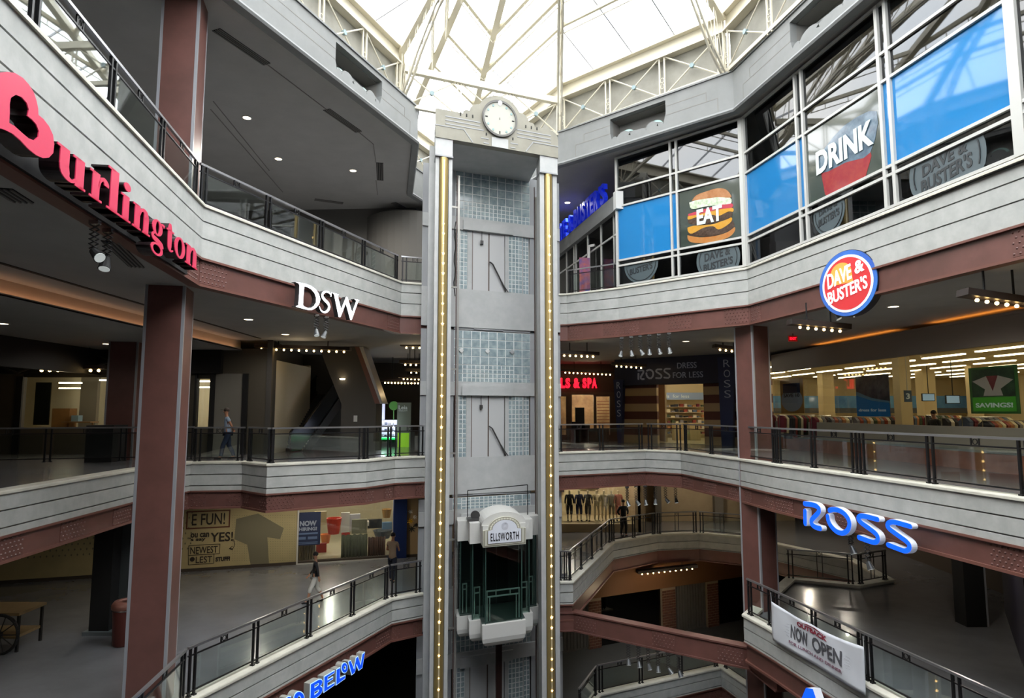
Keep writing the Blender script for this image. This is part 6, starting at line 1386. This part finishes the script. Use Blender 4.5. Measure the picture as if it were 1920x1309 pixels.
for k, (xa, xb, ya, yb, c) in enumerate(((640, 688, 1004, 1050, '#5d6350'), (690, 722, 1008, 1050, '#5a3f34'), (557, 592, 1020, 1052, '#b3a78c'))):
    pq_ = Plane(sf(0, 0, -.6), sf.a, sf.b, sf.c); p, q = pq_.px(xa, ya), pq_.px(xb, yb); n_ = 28; m = MB(); vs = []
    for i in range(n_ + 1):
        x = p[0] + (q[0] - p[0]) * i / n_; d_ = .07 * sin(i * 1.7) + .03 * sin(i * 4.1); vs += [pq_(x, q[1], d_), pq_(x, p[1] + .02 * sin(i), d_ * .7)]
    m.add(vs, [(2 * i, 2 * i + 2, 2 * i + 3, 2 * i + 1) for i in range(n_)]); o = m.build('hanging_fabric', mat('fabric_%d' % k, c, .9, noise=8), smooth=True); md = o.modifiers.new('s', 'SOLIDIFY'); md.thickness = .02
    tag(o, '%s fabric hanging in folds in the lit shop window' % ['green grey', 'brown', 'pale'][k], 'fabric')
wp_ = empty('window_poster', sf(q2(580, 990)[0], q2(580, 1032)[1], 0), 'navy NOW HIRING poster in the lower shop window', 'poster'); p, q = q2(555, 962), q2(600, 1022)
m = MB(); sf.box(m, p[0] + .02, q[1], q[0], min(p[1], zT2 - .05), -.08, -.07); m.build('sheet', mat('poster_navy', '#222d4a', .5), wp_)
m = MB(); h_ = p[1] - q[1]; w_ = q[0] - p[0]; sf.text(m, 'NOW', p[0] + w_ * .16, p[1] - h_ * .42, -.068, w=w_ * .68, h=h_ * .16, bold=.05, th=.006); sf.text(m, 'HIRING!', p[0] + w_ * .14, p[1] - h_ * .56, -.068, w=w_ * .72, h=h_ * .11, bold=.04, th=.006); m.build('lettering', mat('poster_letters', '#8f98a8', .5), wp_)
m = MB(); 
for a_, b_, c_, d_ in ((.1, .62, .9, .67), (.12, .74, .42, .82), (.5, .74, .88, .82), (.1, .90, .9, .92), (.1, .94, .9, .96)): sf.box(m, p[0] + w_ * a_, p[1] - h_ * d_, p[0] + w_ * c_, p[1] - h_ * b_, -.07, -.064)
m.build('small_print', mat('poster_blue', '#5c6f8f', .5), wp_)
# wall display by the tan wall
wl = empty('flower_display', sf(q2(770, 985)[0], q2(770, 1000)[1], .1), 'yellow and dark leaf display standing out from the tan wall beside the lift tower', 'display')
for k, (x, y, r, c) in enumerate(((768, 976, .14, '#d9a92c'), (771, 990, .16, '#262d26'), (776, 968, .09, '#c9c4b4'), (768, 958, .1, '#b9b7b0'), (778, 983, .1, '#30362e'))):
    p = q2(x, y); m = MB(); 
    for t in range(7): a_ = 2 * pi * t / 7 + k; m.tube(sf(p[0], p[1], .2), sf(p[0] + r * cos(a_), p[1] + r * .9 * sin(a_), .26 + .05 * (t % 2)), .035, 6, .012)
    m.build('blossom', mat('leaf_%d' % k, c, .6), wl)
# dark partition, column and litter bin at the far left
c0 = Z(188, 1188, FL2); m = MB(); m.box(c0[0] - .28, c0[1] - .1, FL2, c0[0] + .28, c0[1] + .5, zT2); structure(m.build('column', M_BLK))
m = MB(); m.box(c0[0] + .28, c0[1] + .3, FL2, c0[0] + 1.1, c0[1] + .5, zT2); structure(m.build('wall_left', mat('partition', '#34393a', .7)))
m = MB(); m.box(c0[0] - .4, c0[1] - .2, FL2, c0[0] + 1.15, c0[1] + .55, FL2 + .1); structure(m.build('baseboard_left', mat('plinth_grey', '#5c6466', .6)))
bp_ = Z(233, 1208, FL2); bn_ = empty('litter_bin', (bp_[0], bp_[1], FL2), 'round rust red litter bin with open ring top beside the left pillar', 'litter bin')
m = MB(); m.lathe((bp_[0], bp_[1], FL2), [(.0, 0), (.27, 0), (.29, .04), (.33, .95)], 26); m.build('body', mat('bin_red', '#552822', .35), bn_, smooth=True)
m = MB(); m.lathe((bp_[0], bp_[1], FL2), [(.33, .95), (.36, .97), (.36, 1.08), (.30, 1.16), (.18, 1.17), (.17, 1.10), (.30, 1.0)], 26); m.build('ring_top', mat('bin_rim', '#7a5146', .4), bn_, smooth=True)
m = MB(); m.lathe((bp_[0], bp_[1], FL2), [(.337, .93), (.345, .94), (.345, .955), (.337, .965)], 26); m.build('steel_band', M_CHROME, bn_)
# cart at the left edge
ct_ = Z(-12, 1228, FL2); cx_, cy_ = ct_; tc = empty('vendor_cart', (cx_, cy_, FL2), 'vendor cart with a black spoked wheel and wooden shelf cut by the left edge', 'cart')
wc = Vector((Y(-2, 1190, cy_).x, cy_, FL2 + .5)); m = MB(); n_ = 28
for i in range(n_):
    q0, q1 = 2 * pi * i / n_, 2 * pi * (i + 1) / n_; m.tube(wc + Vector((.5 * cos(q0), .0, .5 * sin(q0))), wc + Vector((.5 * cos(q1), 0, .5 * sin(q1))), .04, 6)
m.build('wheel_rim', M_BLK, tc); m = MB()
for i in range(10): q0 = 2 * pi * i / 10; m.tube(wc, wc + Vector((.5 * cos(q0), 0, .5 * sin(q0))), .014, 5)
m.tube(wc - Vector((0, .06, 0)), wc + Vector((0, .06, 0)), .07, 12); m.build('spokes', M_BLK, tc)
m = MB(); m.box(wc.x - 1.4, cy_ + .1, FL2 + .95, wc.x + .42, cy_ + 1.1, FL2 + 1.02); m.build('shelf', mat('cart_wood', '#8a7350', .5, noise=4), tc)
m = MB(); m.box(wc.x - 1.4, cy_ + .15, FL2 + .35, wc.x + .35, cy_ + 1.0, FL2 + .42); m.build('lower_shelf', MATS['cart_wood'], tc)
for xx in (-1.3, .32):
    for yy in (.16, 1.0): m = MB(); m.box(wc.x + xx, cy_ + yy, FL2, wc.x + xx + .06, cy_ + yy + .06, FL2 + .95); m.build('leg', M_BLK, tc)

# ================================================================ lower gallery, right
M_SB = mat('store_beige', '#a39070', .7, noise=.6, col2='#8f7d60')
wallseg((6.8, 37.5), (16.5, 37.8), FL2, -3.0, .2, M_SB, 'wall_back'); wallseg((6.8, 34.2), (6.8, 37.5), FL2, -3.0, .15, M_SB, 'wall_back')
wallseg((1.0, 34.2), (6.8, 34.2), FL2, -3.0, .15, M_SB, 'wall_back', [(.4, 5.5, FL2 + .42, -3.02)])
m = MB(); m.box(1.2, 34.36, FL2 + .32, 6.6, 37.2, FL2 + .4); m.box(1.2, 37.2, FL2, 6.6, 37.3, -3.0); m.box(1.1, 34.36, FL2, 1.2, 37.2, -3.0); structure(m.build('wall_back', mat('display_cream', '#b8aa84', .7)))
m = MB(); m.box(2.2, 37.0, -4.6, 3.0, 37.18, -3.0); m.box(3.9, 37.0, -4.4, 5.0, 37.18, -3.0); structure(m.build('trim_110', mat('dark_panel', '#3a2a28', .7)))
wnr = empty('window_61', (3.9, 34.2, FL2 + .42), kind='structure'); m = MB(); m.box(1.4, 34.24, FL2 + .42, 6.5, 34.26, -3.0); m.build('pane', M_SHOPGLASS, wnr)
fill_lamp((3.2, 35.6, -3.3), 95, (1, .9, .75)); fill_lamp((5.3, 35.6, -3.3), 80, (1, .85, .75)); fill_lamp((10.5, 34.5, -3.5), 110, (1, .88, .7)); fill_lamp((6.3, 33.8, -3.6), 30, (1, .88, .7)); fill_lamp((14.5, 32, -3.6), 60, (1, .88, .7))  # added fill for the mannequin window and recess, no fixtures
for x, w_ in ((8.2, .35), (11.6, .5), (13.3, .3)): m = MB(); m.box(x, 37.0, FL2, x + w_, 37.4, -3.0); structure(m.build('column', mat('taupe_post', '#5c554a', .7)))
# far right wall of the lower gallery and its purple shop
wallseg((17.6, 40), (16.8, 12), FL2, -3.0, .3, mat('brown_dim', '#4a3d31', .8), 'wall_right')
p_ = Z(1845, 1176, FL2); m = MB(); m.box(p_[0] - .5, p_[1], FL2, p_[0] + .1, p_[1] + .5, -3.0); structure(m.build('column', M_BLK)); m = MB(); m.box(p_[0] + .1, p_[1], FL2, p_[0] + .16, p_[1] + .5, -3.0); structure(m.build('trim_111', M_STRIP))
pa, pb = Z(1884, 1148, FL2), Z(1935, 1300, FL2); wallseg(pa, pb, FL2, -3.0, .3, mat('indigo_wall', '#15122e', .4), 'wall_right'); wallseg(pa, (pa[0] + .02 + .35 * (pb[0] - pa[0]) / seglen(pa, pb), pa[1] + .35 * (pb[1] - pa[1]) / seglen(pa, pb)), FL2 + .05, -3.0, .01, mat('purple_strip', '#4a34a0', .4, emit='#4a34b0', estr=.25), 'trim_112')
wallseg((pa[0] + 3, pa[1] + 1), pa, FL2, -3.0, .2, M_BLK, 'wall_right')
for x, y, w_ in ((12.0, 17.5, 28), (14.5, 13, 22), (13, 9, 20), (14.5, 28.5, 35)):  # out-of-view downlights added to brighten the lower right gallery
    t = empty('downlight', (x, y, -3.03), 'added round downlight, out of view above the lower right gallery floor', 'downlight', 'round recessed downlights in the gallery ceilings', kind='thing'); m = MB(); m.poly([(x + .13 * cos(q * pi / 8), y + .13 * sin(q * pi / 8), -3.0) for q in range(16)], (0, 0, 1), .02); m.build('lens', M_DOWN, t); spot((x, y, -3.08), w_ * 2.2)
for x, y, w_ in ((-9.2, 24.0, 60), (-12.5, 20.5, 30), (-11, 14, 26), (-6.8, 25.8, 60)):  # unseen downlights added to brighten the lower left gallery
    t = empty('downlight', (x, y, -3.03), 'added round downlight, out of view above the lower left gallery floor', 'downlight', 'round recessed downlights in the gallery ceilings', kind='thing'); m = MB(); m.poly([(x + .13 * cos(q * pi / 8), y + .13 * sin(q * pi / 8), -3.0) for q in range(16)], (0, 0, 1), .02); m.build('lens', M_DOWN, t); spot((x, y, -3.08), w_ * 2.2)

# ================================================================ lowest gallery: brick front
M_BRICK = brickmat('brick', '#7a4a32', '#6a3e2b', '#a08a72', 1.0, .42, .13, msize=.02)
BA, BB = Z(1060, 1226, FL1), Z(1345, 1173, FL1); bf = wallplane(BA, BB); b2 = lambda x, y: bf.px(x, y)
Bdir = (Vector(BB) - Vector(BA)).normalized(); zt1 = -7.7
m = MB(); bf.box(m, -2, zt1 - 1.3, seglen(BA, BB) + 6, zt1, -.2, .02); structure(m.build('wall_back', mat('ochre_band', '#6d4a2c', .7)))
pm = b2(1105, 1210)[0]
for x0, x1, mt, nm in ((-2, b2(1104, 1200)[0], mat('shutter_grey', '#5a564f', .7, noise=3), 'g'), (b2(1127, 1200)[0], b2(1241, 1150)[0], M_BLK, 'd'), (b2(1266, 1150)[0], b2(1326, 1150)[0], MATS['shutter_grey'], 'c'), (b2(1347, 1150)[0], b2(1347, 1150)[0] + 7, M_BLK, 'e')):
    m = MB(); bf.box(m, x0, FL1, x1, zt1 - 1.3, -.3, -.15 if nm in 'de' else -.1); structure(m.build('wall_back', mt))
    if nm in 'gc':
        m = MB(); x = x0
        while x < x1 - .05: bf.box(m, x, FL1 + .1, x + .09, zt1 - 1.3, -.1, -.06); x += .18
        structure(m.build('trim_113', MATS['shutter_grey']))
    else:
        m = MB(); bf.box(m, x0, FL1 + .02, x1, zt1 - 1.3, -.1, -.09); structure(m.build('window_62', M_DARKGLASS))
for x0, x1, lab in ((b2(1104, 1200)[0], b2(1127, 1200)[0], 'left'), (b2(1241, 1150)[0], b2(1266, 1150)[0], 'middle'), (b2(1326, 1150)[0], b2(1347, 1150)[0], 'right')):
    W_ = Plane(bf(x0, FL1, .05), bf.a, bf.b, bf.c); m = MB(); W_.box(m, 0, 0, x1 - x0, zt1 - 1.3 - FL1, -.35, 0)
    nb = int((zt1 - 1.3 - FL1) / .13); m2 = MB()
    for r_ in range(nb):
        nbk = 3
        for c_ in range(nbk + 1):
            wk = (x1 - x0) / nbk; a_ = max(0, (c_ - (.5 if r_ % 2 else 0)) * wk + .012); b_ = min(x1 - x0, (c_ + 1 - (.5 if r_ % 2 else 0)) * wk - .012)
            if b_ - a_ > .03: W_.box(m2, a_, r_ * .13 + .012, b_, r_ * .13 + .118, 0, .015)
    o = m.build('brick_pier', mat('mortar', '#8d7a63', .9)); tag(o, 'brown brick pier of the lowest shop front, %s one of three' % lab, 'pier', kind='thing'); oo = m2.build('bricks', mat('brick_face', '#6b3f2b', .8, noise=5, col2='#4e2d20')); oo.parent = o; oo.matrix_parent_inverse = worldm(o).inverted()
fill_lamp((6.5, 31.0, -8.6), 26, (1, .78, .5)); fill_lamp((10.5, 31.5, -8.6), 20, (1, .78, .5)); fill_lamp((3.5, 28, -8.5), 14)  # unseen warm fill added along the lowest shop front
m = MB(); q = Plane(bf(b2(1352, 1130)[0], -9.0, .2), bf.a, bf.b, bf.c); m = MB(); q.text(m, 'FRIDAY', .1, 1.0, 0, w=1.2, h=.25, th=.02) if False else q.box(m, .1, .8, 1.6, 1.4, 0, .02); tag(m.build('window_decal', mat('decal_red', '#5a1f1c', .5)), 'dim red panel on the dark lowest shop window beside the right pier', 'decal')

# ================================================================ hanging spotlights
def spotlight(p, lab, grp, tilt=0.0, yaw=0.0, ln=.55, head=.85, hm=None):
    t = empty('hanging_spotlight', p, lab, 'spotlight', grp, rz=yaw); W = worldm(t)
    def w(x, y, z): return W @ Vector((x, y, z))
    m = MB(); m.fbox(w(-.07, -.04, -.06), W.to_3x3() @ Vector((.14, 0, 0)), W.to_3x3() @ Vector((0, .08, 0)), Vector((0, 0, .06))); m.build('clamp', M_CHROME, t)
    m = MB(); n = 5; h = ln / n
    for i in range(n):
        z0, z1 = -.06 - i * h, -.06 - (i + 1) * h
        m.tube(w(-.07, -.01, z0), w(.07, -.01, z1), .010, 5); m.tube(w(.07, .01, z0), w(-.07, .01, z1), .010, 5)
    m.build('scissor_arm', M_DK, t)
    z = -.06 - ln; d = Vector((sin(tilt), -.35, -cos(tilt))).normalized(); a = Vector((0, 0, z - .04)); b = a + d * .22 * head
    m = MB(); m.tube(w(0, 0, z + .02), w(*(a)), .02, 6); m.tube(w(*a), w(*b), .06 * head, 12, .10 * head); m.build('head', hm or mat('spot_grey', '#6d6f70', .3, metal=.6), t)
    m = MB(); e = b + d * .01; m.tube(w(*b), w(*e), .085 * head, 12); m.build('lens', mat('spot_lens', '#dfe4e2', .2, emit='#dfe6e4', estr=.3), t)
    return t
sl = ['leftmost', 'second', 'third', 'fourth', 'fifth', 'rightmost']
for i, px_ in enumerate((1165, 1183, 1200, 1217, 1235, 1254)):
    p = WALL(px_, 632, P4[6], P4[7]); p.z = 2.80; spotlight(p, '%s spotlight of the six under the upper right beam, in front of the entrance sign' % sl[i], 'six spotlights under the upper right beam', [-.3, .1, .5, 0, .2, .1][i], ln=.45)
for i, px_ in enumerate((1176, 1193, 1210, 1229, 1248, 1267)):
    p = WALL(px_, 935, P3[10], P3[11]) if px_ > 1270 else WALL(px_, 935, P3[9], P3[10]); p.z = -3.0; spotlight(p, '%s spotlight of the six before the mannequin window' % sl[i], 'six spotlights under the middle right beam', [.3, .6, .1, -.1, .7, .1][i], ln=.5)
for i, px_ in enumerate((1178, 1197, 1215, 1233, 1252, 1272)):
    p = WALL(px_, 1210, BM1, BM2); p.z = -7.98; spotlight(p, '%s spotlight of the six under the bare brown beam' % sl[i], 'six spotlights under the bare brown beam', [0, .1, .2, .0, .6, .3][i], ln=.42)
for i, (px_, py_) in enumerate(((594, 588), (612, 590))):
    p = WALL(px_, py_, P4[1], P4[2]); p.z = 2.80; spotlight(p, '%s of two spotlights hanging below the white three-letter sign' % ('left', 'right')[i], 'two spotlights below the white sign', .2 - .5 * i, ln=.35)
for i, (px_, py_) in enumerate(((178, 420), (203, 432))):
    p = WALL(px_, py_, P4[0], P4[1]); p.z = 2.82; spotlight(p, '%s of two black spotlights hanging under the red letters' % ('left', 'right')[i], 'two spotlights under the red letters', .9 - .8 * i, ln=.36, head=.9, hm=M_BLK)
for i, px_ in enumerate((1594, 1624)):
    p = WALL(px_, 990, P3[14], P3[15]); p.z = -3.0; spotlight(p, '%s of two spotlights hanging below the blue rounded letters' % ('left', 'right')[i], 'two spotlights below the blue letters', .2, ln=.25 + .25 * i)
for i, px_ in enumerate((1566, 1598)):
    p = WALL(px_, 600, P4[7], P4[8]); p.z = 2.80; spotlight(p, '%s of two small black spotlights just under the round sign' % ('left', 'right')[i], 'two spotlights under the round sign', .4, ln=.12)

# ================================================================ people
SKIN = mat('skin', '#a9785c', .6)
def skinned(name, nodes, edges, m, parent, root=0, lv=1):
    me = bpy.data.meshes.new(name); M = worldm(parent).inverted() if parent else Matrix()
    me.from_pydata([n[0] for n in nodes], edges, []); o = bpy.data.objects.new(name, me); COL.objects.link(o); o.parent = parent; me.materials.append(m)
    sk = o.modifiers.new('skin', 'SKIN'); sk.use_smooth_shade = True; sk.branch_smoothing = .4
    L = me.skin_vertices[0].data
    for i, n in enumerate(nodes):
        r = n[1]; L[i].radius = r if isinstance(r, tuple) else (r, r); L[i].use_root = (i == root)
    sb = o.modifiers.new('sub', 'SUBSURF'); sb.levels = lv; sb.render_levels = lv
    return o
def person(loc, yaw, label, shirt, trousers, hair, H=1.75, arms='down', stride=.25, short=False, cap=None, skin=None, name='person', lean=0.0, legs='long', cat='person'):
    t = empty(name, loc, label, cat, rz=yaw); s = H / 1.75; sk = skin or SKIN
    V3 = lambda x, y, z: (x * s, y * s, z * s)
    # x: to the person's left, -y: forward
    hip = (0, 0, .95); nd = [(V3(0, 0, .96), (.15 * s, .10 * s)), (V3(0, -.01 - lean * .3, 1.15), (.125 * s, .09 * s)), (V3(0, -lean * .7, 1.36), (.155 * s, .10 * s)), (V3(0, -lean, 1.48), (.07 * s, .06 * s)), (V3(0, -lean - .02, 1.56), .052 * s),
                           (V3(0, -lean - .03, 1.63), (.072 * s, .082 * s)), (V3(0, -lean - .02, 1.71), (.062 * s, .074 * s))]
    ed = [(0, 1), (1, 2), (2, 3), (3, 4), (4, 5), (5, 6)]
    def chain(start, pts):
        i0 = start
        for p, r in pts: nd.append((V3(*p), (r * s, r * s) if not isinstance(r, tuple) else (r[0] * s, r[1] * s))); ed.append((i0, len(nd) - 1)); i0 = len(nd) - 1
        return i0
    armp = {}
    for sd in (1, -1):
        f = stride * (1 if sd > 0 else -1)
        ft = (.09 * sd, -f, .0); kn = (.10 * sd, -f * .45 - .05, .5)
        chain(0, [((.09 * sd, 0, .88), .088), ((.1 * sd, -f * .25 - .01, .68), .076), (kn, .056), ((.095 * sd, -f * .8 + .0, .28), .052), ((ft[0], ft[1] + .02, .09), .037), ((ft[0], ft[1] - .10, .035), .036), ((ft[0], ft[1] - .17, .028), .028)])
        if arms == 'back': el, ha = (.26 * sd, .10, 1.14), (.03 * sd, .17, 1.0)
        elif arms == 'front': el, ha = (.25 * sd, -.03, 1.14), (.12 * sd, -.25, 1.12)
        elif arms == 'hip': el, ha = (.30 * sd, .06, 1.18), (.2 * sd, -.06, 1.0)
        else: el, ha = (.235 * sd, .02 + f * .25, 1.14), (.25 * sd, -.06 + f * .7, .90)
        sh = (.17 * sd, -lean * .9, 1.42); armp[sd] = (sh, el, ha)
        w = chain(2, [(sh, .056), (((sh[0] + el[0]) / 2, (sh[1] + el[1]) / 2, (sh[2] + el[2]) / 2), .045), (el, .037), (((ha[0] * .85 + el[0] * .15), (ha[1] * .85 + el[1] * .15), (ha[2] * .85 + el[2] * .15)), .026)])
        d = Vector(ha) - Vector(el); d.normalize(); pal = Vector(ha) + d * .035; pi_ = chain(w, [(tuple(pal), (.034, .02))])
        side = Vector((0, 1, 0)) if abs(d.z) > .5 else Vector((0, 0, 1))
        for k, ln_ in enumerate((.058, .066, .062, .05)):
            o_ = side * (.026 - .017 * k); chain(pi_, [(tuple(pal + o_ + d * .03), .0085), (tuple(pal + o_ * 1.1 + d * (.03 + ln_ * .6) + Vector((-.006 * sd, 0, 0))), .008), (tuple(pal + o_ * 1.1 + d * (.03 + ln_) + Vector((-.014 * sd, 0, 0))), .007)])
        chain(pi_, [(tuple(pal + side * .04 - d * .005), .010), (tuple(pal + side * .056 + d * .03), .008)])
    skinned('body', nd, ed, sk, t)
    if shirt is not None:                      # shirt: torso and sleeves
        n2 = [(V3(0, 0, .80), (.16 * s, .12 * s)), (V3(0, 0, .92), (.18 * s, .13 * s)), (V3(0, -.01 - lean * .3, 1.15), (.15 * s, .118 * s)), (V3(0, -lean * .7, 1.34), (.172 * s, .122 * s)), (V3(0, -lean * .95, 1.47), (.085 * s, .075 * s))]; e2 = [(0, 1), (1, 2), (2, 3), (3, 4)]
        for sd in (1, -1):
            sh, el, ha = armp[sd]; mid = tuple((a + b) / 2 for a, b in zip(sh, el)); b0 = len(n2); n2 += [(V3(*sh), .076 * s), (V3(*mid), .066 * s)]; e2 += [(3, b0), (b0, b0 + 1)]
            if not short: n2 += [(V3(*el), .052 * s), (V3(*(.8 * h + .2 * e for h, e in zip(ha, el))), .04 * s)]; e2 += [(b0 + 1, b0 + 2), (b0 + 2, b0 + 3)]
        skinned('shirt', n2, e2, shirt, t)
    if trousers is not None:
        n3 = [(V3(0, .0, .99), (.165 * s, .118 * s))]; e3 = []
        for sd in (1, -1):
            f = stride * (1 if sd > 0 else -1); b0 = len(n3); n3 += [(V3(.09 * sd, 0, .86), .105 * s), (V3(.1 * sd, -f * .25 - .01, .66), .095 * s), (V3(.10 * sd, -f * .45 - .05, .48), .08 * s)]; e3 += [(0, b0), (b0, b0 + 1), (b0 + 1, b0 + 2)]
            if legs == 'long': n3 += [(V3(.095 * sd, -f * .8, .26), .072 * s), (V3(.09 * sd, -f + .02, .09), .062 * s)]; e3 += [(b0 + 2, b0 + 3), (b0 + 3, b0 + 4)]
            else: n3 += [(V3(.097 * sd, -f * .7, .34), .085 * s)]; e3 += [(b0 + 2, b0 + 3)]
        skinned('trousers', n3, e3, trousers, t)
        for sd in (1, -1):
            f = stride * (1 if sd > 0 else -1); skinned('shoe', [(V3(.09 * sd, -f + .04, .045), (.045 * s, .045 * s)), (V3(.09 * sd, -f - .10, .04), (.05 * s, .04 * s)), (V3(.09 * sd, -f - .20, .03), (.035 * s, .028 * s))], [(0, 1), (1, 2)], mat('shoe_dark', '#161618', .5), t)
    W = worldm(t); hc = V3(0, -lean - .03, 1.66); m = MB()
    m.ball(W @ Vector((hc[0], hc[1] - .088 * s, hc[2] - .012)), .014 * s, 6, 5, 1.5)
    for sd in (1, -1): m.ball(W @ Vector((.078 * s * sd, hc[1] + .005, hc[2] - .01)), .018 * s, 6, 5, 1.6)
    m.build('nose_and_ears', sk, t, smooth=True); m = MB()
    for sd in (1, -1): m.ball(W @ Vector((.028 * s * sd, hc[1] - .076 * s, hc[2] + .012)), .010 * s, 6, 4)
    m.fbox(W @ Vector((-.022 * s, hc[1] - .088 * s, hc[2] - .05)), W.to_3x3() @ Vector((.044 * s, 0, 0)), W.to_3x3() @ Vector((0, .014, 0)), Vector((0, 0, .008))); m.build('eyes_and_mouth', mat('face_dark', '#3a2622', .5), t)
    if hair is not None:
        m = MB(); c = W @ Vector((hc[0], hc[1] + .018 * s, hc[2] + .035 * s)); m.ball(c, .094 * s, 14, 10, 1.0)
        m.v = [v if v.z > c.z - .05 * s or True else v for v in m.v]; m.v = [Vector((v.x, v.y, max(v.z, c.z - .045 * s))) for v in m.v]; m.build('hair' if not cap else 'cap', cap or hair, t, smooth=True)
        if cap:
            m = MB(); m.fbox(W @ Vector((-.06 * s, hc[1] - .19 * s, hc[2] + .05 * s)), W.to_3x3() @ Vector((.12 * s, 0, 0)), W.to_3x3() @ Vector((0, .12 * s, 0)), Vector((0, 0, .012))); m.build('cap_peak', cap, t)
    return t
HB = mat('hair_dark', '#1d1613', .7)
p = Z(425, 861, FL3); person((p[0], p[1], FL3), radians(-62), 'person in light blue shirt, dark jeans and cap strolling with hands clasped behind', mat('shirt_blue', '#8fa3bb', .8), mat('jeans', '#26324a', .8), HB, 1.78, 'back', .22, True, mat('cap_brown', '#3a302a', .7), lean=.05)
p = Z(590, 1130, FL2); person((p[0], p[1], FL2), radians(-75), 'person in black top and white cropped trousers walking across the lower gallery', mat('top_black', '#151417', .8), mat('trousers_white', '#c2bfb4', .8), HB, 1.62, 'down', .26, False, legs='crop')
p = Z(735, 1092, FL2); person((p[0], p[1], FL2), radians(165), 'person in beige shirt and navy trousers facing the lit shop window', mat('shirt_beige', '#85705a', .8), mat('trousers_navy', '#191d2b', .8), HB, 1.78, 'front', .1, True)
p = Z(1172, 1008, FL2); person((p[0], p[1] + .4, FL2), radians(20), 'person dressed all in black standing at the railing before the mannequin window', M_BLK, M_BLK, HB, 1.8, 'hip', .08)
p = Y(1752, 790, 21.6); person((p.x, 21.6, FL3 + .012), radians(-80), 'person with long dark hair in black at the checkout counter in the store', M_BLK, M_BLK, HB, 1.68, 'front', .05)
MQ = mat('mannequin', '#c9bd9a', .5)
for px_, c, lab, yw in ((1068, M_BLK, 'leftmost mannequin, dressed in black', 0), (1086, mat('mq_navy', '#26304e', .8), 'mannequin in navy clothes, second from left', .2), (1103, mat('mq_grey', '#4f4f4c', .8), 'mannequin in dark grey, third from left', -.3), (1119, MQ, 'bare cream mannequin stretching its arm', .4), (1133, MQ, 'cream mannequin before the dark panel', 0), (1147, mat('mq_sand', '#8d8670', .8), 'mannequin in a sand coloured outfit', .1), (1160, mat('mq_pink', '#b5786a', .8), 'mannequin in pink beside the window edge', 0)):
    p = Y(px_, 980, 35.3); person((p.x, 35.3, FL2 + .4), yw, lab + ', shop window of the lower right gallery', c, c if c is not MQ else None, None, 1.7, 'down' if px_ != 1119 else 'front', .06, skin=MQ, name='mannequin', cat='mannequin', legs='crop')
